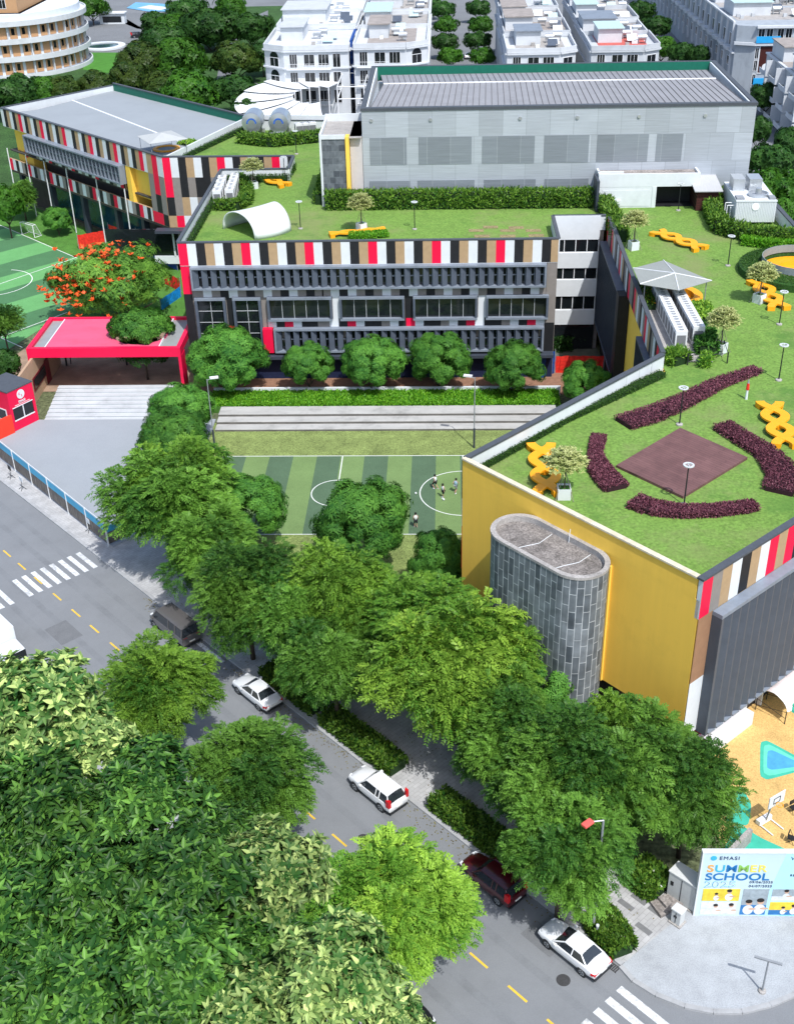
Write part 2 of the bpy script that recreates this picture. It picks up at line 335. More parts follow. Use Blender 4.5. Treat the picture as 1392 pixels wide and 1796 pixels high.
q0 = gp(133,452); line(b, gp(-30,382), gp(215,487), .14, .05); line(b, q0, gp(-20,505), .14, .0515)
arc(b, gp(-12,496), 5.6, -75, 80, z=.053, w=.14); line(b, gp(118,548), gp(0,592), .14, .05); line(b, gp(0,592), gp(40,610), .14, .0515)
struct('pitch_line', b, b_w, 'white lines of the left football pitch')
# playground
b = MB(); b.prism([(18.2,67.5),(21.5,69.8),(30,78),(44,78),(44,54.5),(19.4,54.3),(17.5,58)], 0, .13)
struct('playground', b, mat('ochre_rubber', (.60,.40,.15), .9, .16, .5, bump=.1, fine=10, dirt=.25), 'ochre playground floor right of the yellow wall')
teal = mat('teal_rubber', (.05,.42,.30), .9, .12, 2); aqua = mat('aqua_rubber', (.12,.58,.42), .9, .1, 2); sky_b = mat('blue_rubber', (.07,.33,.55), .9, .2, 1.5)
def blob(pts, z, r=3):
    P = [gp(*p, z) for p in pts]
    for _ in range(r):
        P = [q for i in range(len(P)) for q in (P[i]*.87+P[(i+1)%len(P)]*.13, P[i]*.13+P[(i+1)%len(P)]*.87)]
    return [(p.x,p.y,z) for p in P]
b = MB(); b.poly(blob(((1333,1292),(1430,1345),(1332,1372)),.138),0); b.poly(blob(((1339,1300),(1422,1345),(1338,1364)),.143),1); b.poly(blob(((1346,1312),(1412,1343),(1344,1352)),.148),2)
b.poly(blob(((1376,1232),(1440,1210),(1440,1265),(1390,1252)),.138),0); b.poly(blob(((1296,1375),(1318,1410),(1312,1450),(1270,1440)),.138),0)
b.poly(blob(((1290,1440),(1330,1468),(1400,1500),(1420,1560),(1250,1540)),.138),0)
struct('floor_pattern', b, [teal, aqua, sky_b], 'teal and blue shapes painted on the ochre playground')

# ---------------------------------------------------------------- the school
def stripes(b, pat, x0, x1, z0, z1, wd, y, start=0, lean=0):
    i = start; x = x0
    while x < x1-.02:
        xe = min(x+wd, x1); k = pat[i % len(pat)]
        if k != '.': b.add([(x,y,z0),(xe,y,z0),(xe,y,z1),(x,y,z1)], [(0,1,2,3)], PK.index(k))
        i += 1; x = xe
def louvre(par, x0, x1, z0, z1, n, dep=.85, label=None, grid=False):
    b = MB(); t = .22
    b.box(x0, x1, -dep, -.02, z1-t, z1, 1); b.box(x0, x1, -dep, -.02, z0, z0+t, 1); b.box(x0, x0+t, -dep, -.02, z0+t, z1-t, 1); b.box(x1-t, x1, -dep, -.02, z0+t, z1-t, 1)
    f = b.build('sun_louvre', [slate, slate_lt], par)
    if label: f['label'] = label
    b = MB(); b.box(x0+t, x1-t, -.07, -.03, z0+t, z1-t); b.build('pane', glass, f)
    b = MB(); pw = (x1-x0-2*t)/n
    for i in range(n):
        a = x0+t+i*pw+.02
        if grid:
            b.box(a, a+.16, -dep+.08, -.1, z0+t, z1-t, 1); b.box(a+.16, a+pw-.02, -dep+.2, -.1, (z0+z1)/2-.12, (z0+z1)/2+.12, 0); continue
        b.prism([(a,-dep+.06),(a+.1,-dep+.06),(a+pw*.58,-.42),(a+pw*.5,-.42)], z0+t, z1-t, 0)
        b.box(a+pw*.63, a+pw-.02, -.2, -.12, (z0+z1)/2-.07, (z0+z1)/2+.07, 1)
        b.box(a+pw*.9, a+pw*.97, -.22, -.12, z0+t, z1-t, 1)
    b.build('blade', [slate, slate_lt], f); return f
def winbox(par, x0, x1, z0, z1, nx, nz=1, dep=.6, t=.25, fm=None, bar=.06):
    b = MB()
    b.box(x0, x1, -dep, -.02, z1-t, z1, 1); b.box(x0, x1, -dep, -.02, z0, z0+t, 1); b.box(x0, x0+t, -dep, -.02, z0+t, z1-t, 0); b.box(x1-t, x1, -dep, -.02, z0+t, z1-t, 0)
    for i in range(1, nx): xx = x0+t+(x1-x0-2*t)*i/nx; b.box(xx-bar/2, xx+bar/2, -.16, -.08, z0+t, z1-t, 2)
    for i in range(1, nz): zz = z0+t+(z1-z0-2*t)*i/nz; b.box(x0+t, x1-t, -.15, -.09, zz-bar/2, zz+bar/2, 2)
    f = b.build('window', [slate, slate_lt, mat('mullion_grey', (.42,.44,.46), .5, .05, 2)] if fm is None else fm, par)
    b = MB(); b.box(x0+t, x1-t, -.07, -.03, z0+t, z1-t); b.build('pane', glass, f); return f
FP = 'RWKTWKT'
# ---- central block
MX, MY = -30.4, 129.84
sch = thing('school_building', 'long school block with striped band, slate louvres and boxed windows behind round trees', 'school', (MX,MY,0))
def lw(P): return [(x-MX, y-MY) for x, y in P]
b = MB(); b.prism(lw([(-30.4,129.87),(12.85,129.87),(12.85,138.3),(19,138.3),(19,149),(-15.3,149),(-15.3,188),(-31,189),(-39,167.6),(-21.2,167.4),(-21.2,160.7),(-30.4,160.7)]), 0, L-.1)
b.build('wall', taupe, sch)
b = MB(); stripes(b, FP, 0, 43.25, 14.35, 17.0, 1.035, -.1)
b.box(0, 43.25, -.09, .25, 14.3, 17.0, 6); b.box(-.05, 43.3, -.14, .3, 17.0, 17.14, 7)
b.build('cladding', PM+[wwall, coping], sch)
b = MB()
def patches(b, x0, seq, z0, z1, y=-.03):
    x = x0
    for k, wd in seq:
        if k != '.': b.add([(x,y,z0),(x+wd,y,z0),(x+wd,y,z1),(x,y,z1)], [(0,1,2,3)], PK.index(k))
        x += wd
b.add([(0,-.05,10.9),(1.0,-.05,10.9),(1.0,-.05,14.3),(0,-.05,14.3)], [(0,1,2,3)], PK.index('R')); b.add([(0,-.05,0),(1,-.05,0),(1,-.05,10.9),(0,-.05,10.9)], [(0,1,2,3)], PK.index('K'))
q = [('G',1.1),('W',1),('G',1),('K',1),('W',1.05),('G',1),('K',1),('G',1),('W',1),('G',1),('K',1),('W',1),('G',1),('K',1),('G',1)]
patches(b, 1.2, q[:15], 10.4, 11.75)
patches(b, 16.2, [('G',1),('W',1),('K',1),('W',1),('G',1),('K',1),('G',1),('W',1),('G',1),('K',1.1),('W',1),('G',1),('K',1),('G',1),('W',1),('G',1),('K',1),('W',1.0),('G',1),('K',1),('G',1),('W',1),('G',1),('K',1),('W',1),('G',.5)], 10.4, 11.75)
patches(b, 4.95, [('K',1.0)], 6.9, 10.4); patches(b, 4.95, [('R',1.0)], 4.5, 6.9)
patches(b, 9.6, [('W',1.0),('K',1),('R',1),('W',1),('K',1.9),('G',1.4),('W',1.1),('K',1),('R',1),('W',1),('K',2),('G',1),('W',1),('K',.9),('R',1.05),('W',1),('K',2),('G',1),('W',1),('K',1),('R',1),('W',1.1),('K',2),('G',1),('W',1),('K',1),('R',1),('W',1)], 6.6, 7.7)
for xx, k in ((17.35,'W'),(25.8,'K'),(34.3,'W')): patches(b, xx, [(k,.95)], 7.7, 10.4)
b.add([(42.1,-.05,7),(43.2,-.05,7),(43.2,-.05,14.3),(42.1,-.05,14.3)], [(0,1,2,3)], PK.index('G')); b.add([(42.1,-.05,0),(43.2,-.05,0),(43.2,-.05,7),(42.1,-.05,7)], [(0,1,2,3)], PK.index('K'))
b.build('colour_panel', PM, sch)
b = MB(); b.box(9.0, 10.15, -.75, -.03, 3.7, 6.7); b.build('red_panel', red, sch)
louvre(sch, 1.2, 42.0, 11.6, 14.3, 38, label='upper row of slate sun louvres')
louvre(sch, 10.3, 42.0, 3.7, 6.7, 30, label='lower row of slate sun louvres above the trees')
for a, c in ((1.25,4.85),(5.7,9.0)): winbox(sch, a, c, 2.9, 10.5, 2, 5, .5, .3)
for a, c in ((9.75,17.3),(18.2,25.75),(26.75,34.2),(35.2,42.4)): winbox(sch, a, c, 7.6, 10.5, 5, 1, .6)
b = MB(); b.box(.2, 43.2, -1.3, -.03, 3.05, 3.4); b.build('canopy_ledge', slate_dk, sch)
b = MB(); b.box(0, 43.2, -.06, -.01, 0, 3.05); b.build('plinth', mat('navy_hoarding', (.012,.02,.06), .7, .2, 2), sch)
# parapets of the roof garden
for p, q in ((( -30.4,130.1),(-30.4,160.7)),((-30.4,160.7),(-21.2,160.7)),((-21.2,160.7),(-21.2,167.2)),((12.85,130.0),(12.85,138.3)),((12.85,138.3),(19.1,138.3)),((-15.2,188),(-15.2,149.3)),((-15.2,188),(-31,189.6))):
    a = Vector(p)-Vector((MX,MY)); c = Vector(q)-Vector((MX,MY)); b = MB(); b.wall(a, c, .3, L-.2, 16.98); b.build('parapet', wwall, sch); b = MB(); b.wall(a, c, .42, 16.98, 17.13); b.build('coping', coping, sch)
# ---- glazed stair link
lk = thing('stair_link', 'white recessed stair link with three glazed strips between striped block and dark fins', 'building', (12.9,138.0,0))
b = MB()
for z0, z1 in ((10.7,12.6),(7.1,9.2),(3.4,5.3),(14.2,17.1)): b.box(0, 5.6, -.12 if z1 < 17 else -.02, .12, z0, z1)
b.box(0, 5.6, .13, .28, 0, 17)
b.build('wall', white, lk)
for z0, z1 in ((12.6,14.2),(9.2,10.7),(5.3,7.1)):
    b = MB(); b.box(0,5.6,.05,.11,z0,z0+.08)
    for i in range(5): b.box(i*1.36+.05, i*1.36+.15, .02, .1, z0+.08, z1-.01)
    f = b.build('window', pipe, lk); b = MB(); b.box(.02,5.58,.115,.128,z0+.02,z1-.02); b.build('pane', glass, f)
b = MB(); b.box(0, 5.6, .0, .12, 0, 3.3); b.build('lobby_glass', glass, lk)
# ---- east wing (its courtyard face looks west)
ew = thing('school_wing', 'east school wing with striped roof band, dark fins and yellow recess facing the courtyard', 'school', (19.35,98,0), R(90))
# local x runs north, local -y faces the courtyard ... (rotated by 90 degrees: local y = -X)
b = MB(); b.prism([(-.2,-.3),(51,-.3),(51,-20.8),(32.5,-20.9),(28,-33),(-2,-33)], 0, L-.1); b.build('wall', yellow, ew)
b = MB(); x = 0; i = 0
pt = 'GRKWGKTWRGWKGWTRKG'
while x < 39.3:
    xe = min(x+1.05, 39.4); b.add([(x,.06,14.3),(xe,.06,14.3),(xe,.06,17),(x,.06,17)], [(3,2,1,0)], PK.index(pt[i % len(pt)])); x = xe; i += 1
b.box(0, 39.4, -.28, .05, 14.3, 17.0, 6); b.box(-.1, 39.5, -.33, .1, 17.0, 17.14, 7)
b.build('cladding', PM+[wwall, coping], ew)
def fins(par, x0, x1, z0, z1, y0, y1, n, name='fin_screen'):
    b = MB(); b.box(x0, x1, y0, y1, z1-.25, z1, 1); b.box(x0, x1, y0, y1, z0, z0+.2, 1); b.box(x0, x0+.2, y0, y1, z0+.2, z1-.25, 0); b.box(x1-.2, x1, y0, y1, z0+.2, z1-.25, 0)
    b.box(x0+.2, x1-.2, y0, y0+.05, z0+.2, z1-.25, 2)
    for i in range(n):
        xx = x0+.3+(x1-x0-.6)*i/(n-1); b.box(xx-.05, xx+.05, y0+.06, y1-.04, z0+.2, z1-.25, 0)
    return b.build(name, [slate_dk, slate, black], par)
fins(ew, 23, 39.3, 4, 14.25, 0, .9, 26); fins(ew, -.5, 10.5, 2, 14.2, 0, .6, 18)
b = MB(); b.box(21.3, 22.9, -.25, .9, 0, 14.2); b.build('black_panel', black, ew); b = MB(); b.box(11, 12.0, -.25, .3, 0, 7); b.build('red_panel', red, ew)
b = MB(); b.box(10.5, 39.3, -.25, .02, 0, 3.9); b.build('plinth', black, ew)
# ---- yellow block, turned to the street
A = Vector((1.35,78.42)); Bc = Vector((16.33,62.27)); ang = math.atan2(Bc.y-A.y, Bc.x-A.x); LEN = (Bc-A).length
yb = thing('school_annex', 'yellow walled school annex with roof garden beside the street trees', 'school', (A.x,A.y,0), ang)
ux = Vector((math.cos(ang), math.sin(ang))); uy = Vector((-ux.y, ux.x))
def yl(p): d = Vector((p[0],p[1]))-A; return (d.dot(ux), d.dot(uy))
Dn = Vector((19.4,97.6)); Cn = Bc+uy*45+ux*0.4
b = MB(); b.prism([(0,0),(LEN,0),(LEN+.0,45),yl((50,100)),yl(Dn)], 4.6, L-.1); b.build('wall', yellow, yb)
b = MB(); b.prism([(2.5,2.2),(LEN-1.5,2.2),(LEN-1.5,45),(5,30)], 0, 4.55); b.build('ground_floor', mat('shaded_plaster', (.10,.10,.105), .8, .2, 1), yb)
b = MB(); b.box(0, LEN-.35, -.004, .28, L-.12, 16.99); b.build('parapet', yellow, yb)
b = MB(); b.box(0, LEN-.4, -.1, .32, 16.99, 17.12); b.build('coping', mat('pale_coping', (.62,.56,.42), .8, .2, 3, dirt=.4), yb)
b = MB(); cop = MB()
da = Vector(yl(Dn)); b.wall((.16,.3), da, .3, L-.12, 16.98); cop.wall((.12,.25), da, .5, 16.98, 17.14)
nn = 7
for i in range(1, nn*2): c = da*(i/(nn*2)); d = da.normalized(); n2 = Vector((-d.y,d.x)); c2 = c-n2*.17; b.prism([c2-d*.05-n2*.02, c2+d*.05-n2*.02, c2+d*.05+n2*.02, c2-d*.05+n2*.02], L, 16.9, 1)
b.build('garden_wall', [wwall, mat('joint_grey', (.5,.54,.56), .8, .1, 3)], yb); cop.build('wall_coping', coping, yb)
# striped edge on the left end, seen as a sliver
b = MB(); d = da.normalized(); n2 = Vector((-d.y,d.x)); c = Vector((-.03,0))
for k, z0, z1 in (('K',13.5,16.98),('W',11,13.5),('R',7,11),('K',4.7,7)):
    p = c+n2*.02; q = p+d*1.1; b.add([(p.x,p.y,z0),(q.x,q.y,z0),(q.x,q.y,z1),(p.x,p.y,z1)], [(3,2,1,0)], PK.index(k))
b.build('edge_panel', PM, yb)
# right end: stripes and tall slate fins; a rotated frame (local x' along BC)
re = Matrix.Translation(Vector((LEN,0,0))) @ Matrix.Rotation(R(90), 4, 'Z')
b = MB(); b.X = re
stripes(b, 'RGTWKTWRTRKGWTKRWTGKWRT', 0, 34, 13.97, 17.0, 1.05, -.1)
b.box(0, 34, -.09, .25, 13.96, 17.0, 6); b.box(-.1, 34, -.16, .34, 17.0, 17.16, 7)
for k, z0, z1 in (('B',8.6,13.965),('W',3.7,8.6)): b.add([(0,-.1,z0),(1.5,-.1,z0),(1.5,-.1,z1),(0,-.1,z1)], [(0,1,2,3)], PK.index(k))
b.build('cladding', PM+[wwall, coping], yb)
b = MB(); b.X = re
b.box(1.5, 34, -.9, -.11, 13.65, 13.95, 1); b.box(1.5, 1.75, -.9, -.11, 3.6, 13.65, 0); b.box(1.75, 34, -.28, -.12, 3.6, 13.6, 2)
for i in range(34):
    x = 1.85+i*.95
    b.prism([(x,-.3),(x+.12,-.3),(x+.94,-.86),(x+.82,-.86)], 3.6, 13.65, 0)
    b.box(x+.1, x+.9, -.88, -.3, 3.45, 3.6, 1)
b.build('fin_screen', [mat('fin_slate', (.075,.09,.115), .45, .12, 1.2), slate_lt, slate_dk], yb)
b = MB(); b.X = re
b.box(2.2, 34, .9, 1.0, .13, 3.4, 0); b.box(1.2, 8.6, -.4, .88, .13, 1.3, 1)
for i in range(12): b.box(8.7+i*2.1, 8.85+i*2.1, .4, .88, .13, 3.4, 1)
b.box(1.6, 34, -.5, .9, 3.42, 3.44, 2)
b.build('porch', [black, wwall, red], yb)
# tile clad stair drum against the yellow wall
tw = thing('stair_tower', 'grey tile clad stadium shaped stair drum standing against the yellow wall', 'tower', (A.x,A.y,0), ang)
n = 20; r = 2.1; x0, x1, yc = 8.2, 13.6, -2.12
prof = [(x1+r*math.cos(R(-90+180*i/n)), yc+r*math.sin(R(-90+180*i/n))) for i in range(n+1)]+[(x0+r*math.cos(R(90+180*i/n)), yc+r*math.sin(R(90+180*i/n))) for i in range(n+1)]
def tower_wall(name, prof, z0, z1, mats, par):
    me = bpy.data.meshes.new(name); k = len(prof); vs = [(p[0],p[1],z0) for p in prof]+[(p[0],p[1],z1) for p in prof]
    fs = [(i,(i+1)%k,k+(i+1)%k,k+i) for i in range(k)]
    me.from_pydata(vs, [], fs); uv = me.uv_layers.new(name='UVMap'); acc = [0]
    for i in range(k): acc.append(acc[-1]+(Vector(prof[i])-Vector(prof[(i+1)%k])).length)
    for i in range(k):
        for j, (u, v) in enumerate(((acc[i],z0),(acc[i+1],z0),(acc[i+1],z1),(acc[i],z1))): uv.data[i*4+j].uv = (u, v)
    me.materials.append(mats); o = bpy.data.objects.new(name, me); C.objects.link(o); o.parent = par; return o
tiles = brickmat('slate_tiles', (.075,.09,.105), (.20,.225,.245), (.42,.45,.47), 1.45, .5, .03, .55, 'zx', .37, noise=.3, nscale=1.2)
tower_wall('wall', prof, 0, 15.25, tiles, tw)
b = MB(); inn = [((p[0]-(x0+x1)/2)*.94+(x0+x1)/2, (p[1]-yc)*.86+yc) for p in prof]; out = [((p[0]-(x0+x1)/2)*1.012+(x0+x1)/2, (p[1]-yc)*1.02+yc) for p in prof]; k = len(prof)
b.add([(p[0],p[1],15.4) for p in out]+[(p[0],p[1],15.4) for p in inn], [(i,(i+1)%k,k+(i+1)%k,k+i) for i in range(k)], 0)
b.add([(p[0],p[1],15.2) for p in out]+[(p[0],p[1],15.4) for p in out], [(i,(i+1)%k,k+(i+1)%k,k+i) for i in range(k)], 0)
b.add([(p[0],p[1],14.95) for p in inn]+[(p[0],p[1],15.4) for p in inn], [(i,k+i,k+(i+1)%k,(i+1)%k) for i in range(k)], 0)
b.build('rim', conc, tw)
b = MB(); b.poly([(p[0],p[1],14.95) for p in inn]); b.build('roof', mat('stained_roof', (.20,.185,.175), .9, .35, 1.2, bump=.15, fine=8, dirt=.6), tw)
for P in ([(9.2,-3.8,14.98),(9.5,-3.0,14.98),(9.9,-2.0,14.98),(9.7,-.5,14.98)],[(12.7,-3.8,14.98),(13.0,-2.8,14.98),(13.4,-1.8,14.98),(13.3,-.5,14.98)]): b = MB(); b.path(P, .025, 5); b.build('cable', white, tw)
b = MB(); b.tube((11.2,-.4,14.9),(11.2,-.3,16.0), .03, n=5); b.build('mast', white, tw)
b = MB(); b.box(14.75, 14.87, -.2, -.01, 4.6, 14.6); b.build('yellow_return', yellow, tw)
# ---- west wing at 45 degrees beside the left pitch
P0 = Vector((-74.0,200.8)); P1 = Vector((-40.0,167.7)); aw = math.atan2(P1.y-P0.y, P1.x-P0.x); LW = (P1-P0).length
ww = thing('school_wing', 'west school wing with striped bands and grey metal roof above the left pitch', 'school', (P0.x,P0.y,0), aw)
wx = Vector((math.cos(aw), math.sin(aw))); wy = Vector((-wx.y, wx.x))
def wl(p): d = Vector((p[0],p[1]))-P0; return (d.dot(wx), d.dot(wy))
back = [wl((-59.1,217.8)), wl((-31.5,191.1)), wl((-39.6,168.2))]
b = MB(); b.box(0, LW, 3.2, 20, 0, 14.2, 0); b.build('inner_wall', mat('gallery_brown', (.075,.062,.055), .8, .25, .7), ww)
b = MB(); stripes(b, 'WKGWKTRWKTWKTRWKTWKTRW'.replace('G','T'), 0, LW-1.2, 14.15, 17.0, .99, -.1); b.add([(LW-1.2,-.1,14.15),(LW,-.1,14.15),(LW,-.1,17),(LW-1.2,-.1,17)],[(0,1,2,3)],PK.index('W'))
b.box(0, LW, -.09, .3, 14.1, 17.0, 6); b.box(-.1, LW, -.16, .36, 17.0, 17.14, 7)
stripes(b, 'RWKWGKRWKGWGK', 0, LW-4.2, 6.9, 8.8, 1.02, -.1); b.box(0, LW-4.2, -.09, .2, 6.85, 8.8, 3)
stripes(b, 'GWKWRKGWKGWRKW', 9, 36, 10.2, 11.5, 1.02, .3); b.box(9, 36, .31, .5, 10.2, 11.5, 3)
b.build('cladding', PM+[wwall, coping], ww)
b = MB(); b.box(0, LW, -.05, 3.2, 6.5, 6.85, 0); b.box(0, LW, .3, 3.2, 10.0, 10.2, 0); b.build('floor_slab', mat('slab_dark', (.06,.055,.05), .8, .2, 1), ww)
louvre(ww, 8.2, 37.0, 11.3, 14.1, 26, 1.1, 'long slate louvre box with two tiers of openings', True)
b = MB(); b.box(1.5, 6.5, 1.0, 3.15, 6.9, 14.1, 0); b.build('yellow_wall', yellow, ww); b = MB(); b.box(37.2, 38.4, -.05, 3.15, 6.9, 14.1, 0); b.box(38.4, 44, .8, 3.15, 9.6, 14.1, 0); b.build('yellow_wall', yellow, ww)
b = MB(); b.box(3.9, 4.8, .93, .99, 9.4, 10.5, 0); b.build('alarm_panel', red, ww)
for i, xx in enumerate((1.0,11,21,31,38.5)):
    b = MB(); b.box(xx, xx+.8, .6, 1.4, 0, 6.5, 0); b.build('column', slate_dk, ww)
for xx in (.2,6.5,12.5,19.5,28.5,36.5):
    b = MB(); b.tube((xx,-.3,0),(xx,-.3,10.5),.09); b.build('downpipe', pipe, ww)
tealg = mat('teal_glass', (.01,.05,.075), .15, .3, .4, spec=.6)
b = MB(); b.box(8, 36.5, 3.0, 3.15, .5, 6.4, 0); b.build('ground_glazing', tealg, ww)
# corner column of stripes in three tiers and the return along the courtyard
b = MB()
tiers = [(14.15,17.0,'TRW'),(11.3,14.15,'GRG'),(8.6,11.3,'GKG'),(6.9,8.6,'RRK')]
for z0, z1, s_ in tiers:
    stripes(b, s_, LW-4.0, LW, z0, z1, 1.34, -.11)
b.box(LW-4.0, LW, -.1, .3, 6.85, 14.1, 3)
b.build('corner_cladding', PM, ww)
ang2 = math.atan2(167.2-P1.y, -21.2-P1.x)-aw
b = MB(); b.X = Matrix.Translation((LW,0,0)) @ Matrix.Rotation(ang2, 4, 'Z')
for z0, z1, s_ in ((14.15,17.0,'RWKTWKTRWKTWKTRWK'),(11.3,14.15,'RGKGKKGKTGWKGKTGK'),(8.6,11.3,'KGTWGGKWGKWTGKWGT'),(6.9,8.6,'TRWKTRWGTKRWTKWRG')):
    stripes(b, s_, 0, 18.8, z0, z1, 1.12, -.1)
b.box(0, 18.8, -.09, .3, 6.85, 17, 3); b.box(0, 18.8, -.14, .36, 17.0, 17.14, 7)
b.build('return_cladding', PM+[wwall, coping], ww)
b = MB(); b.X = Matrix.Translation((LW,0,0)) @ Matrix.Rotation(ang2, 4, 'Z')
b.box(-2, 18.8, -1.6, .0, 6.4, 6.8, 0); b.box(-10, 18.8, .5, .7, 2.4, 6.4, 1); b.box(-3, 18.8, .3, .5, 1.2, 2.4, 2)
for i in range(9): b.box(i*2.1, i*2.1+.25, .25, .5, 2.4, 6.4, 2)
b.build('ground_floor', [slate_dk, glass, white], ww)
roofm = mat('flat_grey_roof', (.27,.30,.325), .9, .05, .15, dirt=.06)
b = MB(); pf = [(0.4,.4),(LW-.3,.4),back[2],back[1],back[0],wl((-68.9,203.2))]
b.add([(p[0],p[1],16.1) for p in pf], [tuple(range(6))], 0)
ml = Vector(back[0])*.45+Vector(wl((-68.9,203.2)))*.55; mr_ = Vector(back[1])*.35+Vector((LW-.3,.4))*.65
b.wall(ml, mr_, .35, 16.1, 16.25, 1)
b.build('roof', [roofm, pipe], ww)
b = MB(); cop = MB(); gr = MB()
b.wall(wl((-74,200.8)), back[0], .3, 14.2, 17.0); b.build('parapet', wwall, ww); b = MB(); b.wall(back[1], back[2], .3, 14.2, 17.0)
d_ = Vector(back[1])-Vector(back[0]); gr.wall(back[0], back[1], .25, 15, 17.3); cop.wall(back[0], back[1], .4, 17.3, 17.45); cop.wall(wl((-74,200.8)), back[0], .4, 17.0, 17.12)
b.build('parapet', wwall, ww); gr.build('green_wall', mat('green_fascia', (.008,.13,.085), .5, .12, 1.5), ww); cop.build('coping', coping, ww)
# ---- sports hall wrapped in metal mesh
hx, hy = -10.2, 149.2
hall = thing('sports_hall', 'tall grey mesh wrapped sports hall with ribbed metal roof behind the garden', 'hall', (hx,hy,0))
def meshmat(name, base, line):
    M = bpy.data.materials.new(name); M.use_nodes = True; t = M.node_tree; N = t.nodes; K = t.links; bs = N['Principled BSDF']; bs.inputs['Roughness'].default_value = .5; bs.inputs['Metallic'].default_value = .25
    tc = N.new('ShaderNodeTexCoord')
    mp = N.new('ShaderNodeMapping'); mp.inputs['Rotation'].default_value = (R(-90),0,0); K.new(tc.outputs['Object'], mp.inputs[0])
    br = N.new('ShaderNodeTexBrick'); br.inputs['Scale'].default_value = 1; br.inputs['Brick Width'].default_value = 2.9; br.inputs['Row Height'].default_value = 3.4; br.inputs['Mortar Size'].default_value = .035; br.offset = .22; br.offset_frequency = 2
    br.inputs['Color1'].default_value = (*[c*.9 for c in base],1); br.inputs['Color2'].default_value = (*[c*1.12 for c in base],1); br.inputs['Mortar'].default_value = (*line,1); K.new(mp.outputs[0], br.inputs['Vector'])
    m2 = N.new('ShaderNodeMapping'); m2.inputs['Scale'].default_value = (.22,1,7); K.new(tc.outputs['Object'], m2.inputs[0])
    nz = N.new('ShaderNodeTexNoise'); nz.inputs['Scale'].default_value = 1; nz.inputs['Detail'].default_value = 5; nz.inputs['Roughness'].default_value = .7; K.new(m2.outputs[0], nz.inputs['Vector'])
    mr = N.new('ShaderNodeMapRange'); mr.inputs[1].default_value = .3; mr.inputs[2].default_value = .7; mr.inputs[3].default_value = .84; mr.inputs[4].default_value = 1.12; K.new(nz.outputs['Fac'], mr.inputs[0])
    vm = N.new('ShaderNodeVectorMath'); vm.operation = 'SCALE'; K.new(br.outputs['Color'], vm.inputs[0]); K.new(mr.outputs[0], vm.inputs['Scale']); K.new(vm.outputs[0], bs.inputs['Base Color'])
    return M
mesh_l = meshmat('hall_mesh', (.42,.46,.51), (.335,.37,.41)); mesh_d = meshmat('hall_window_mesh', (.235,.265,.30), (.34,.375,.41))
b = MB(); b.box(0, 48.1, .5, 26.5, 0, 25.2); b.box(0,48.1,0,.499,0,27.0); b.build('wall', mesh_l, hall)
for z0, z1, xs in ((20.4,23.8,((.9,5.5),(7,13.6),(14.9,21.4),(22.6,28.1),(29.1,35.4),(36.4,39.6))),(16.2,18.4,((.7,5.9),(6.8,14),(15.2,21.7),(22.8,28.3)))):
    for a, c in xs:
        b = MB(); b.box(a, c, -.04, -.004, z0, z1); b.build('window', mesh_d, hall)
for xx in (1.2,8.5,19.5,26.5,34,42):
    b = MB(); b.lathe([(0,0),(.22,0),(.22,.12),(0,.12)], 10); 
    b.v = [(v[0]+xx, -v[2]-.01, v[1]+25.9) for v in b.v]; b.build('lamp', steel, hall)
rmet = mat('seam_roof', (.255,.262,.28), .85, .1, .4, spec=.1, dirt=.12); rline = mat('seam_rib', (.13,.13,.14), .85, .1, 1, spec=.1)
b = MB(); zf, zr, zb = 26.85, 27.55, 26.2
b.add([(.9,.8,zf),(47.2,.8,zf),(45.6,12.9,zr),(2.2,12.9,zr)], [(0,1,2,3)], 0); b.add([(2.2,12.9,zr),(45.6,12.9,zr),(47,26,zb),(1.2,26,zb)], [(0,1,2,3)], 0)
nr = 58
for i in range(nr+1):
    a = .9+46.3*i/nr; c = 2.2+43.4*i/nr; d_ = 1.2+45.8*i/nr
    b.tube((a,.8,zf+.03),(c,12.9,zr+.03),.045,n=4,mi=1); b.tube((c,12.9,zr+.03),(d_,26,zb+.03),.045,n=4,mi=1)
b.tube((2.2,12.9,zr+.06),(45.6,12.9,zr+.06),.11,n=6,mi=2)
b.build('roof', [rmet, rline, pipe], hall)
b = MB(); b.box(-.1, 48.2, -.1, .7, 27.0, 27.35); b.box(-.1, 48.2, 26.01, 26.6, 27.0, 27.35); b.box(-.1, .5, .7, 26, 27.0, 27.35); b.box(47.6, 48.2, .7, 26, 27.0, 27.35); b.build('coping', coping, hall)
b = MB(); b.box(.5, 47.6, 25.95, 26.0, 25.5, 27.3); b.build('green_wall', MATS['green_fascia'], hall)
for x in (.55, 47.35):
    b = MB(); b.add([(x,.7,26.3),(x+.2,.7,26.3),(x+.2,25.9,25.3),(x,25.9,25.3),(x,.75,27.2),(x+.2,.75,27.2),(x+.2,25.9,27.25),(x,25.9,27.25)], [(3,2,1,0),(4,5,6,7),(0,1,5,4),(1,2,6,5),(2,3,7,6),(3,0,4,7)], 0); b.build('gable', wwall, hall)
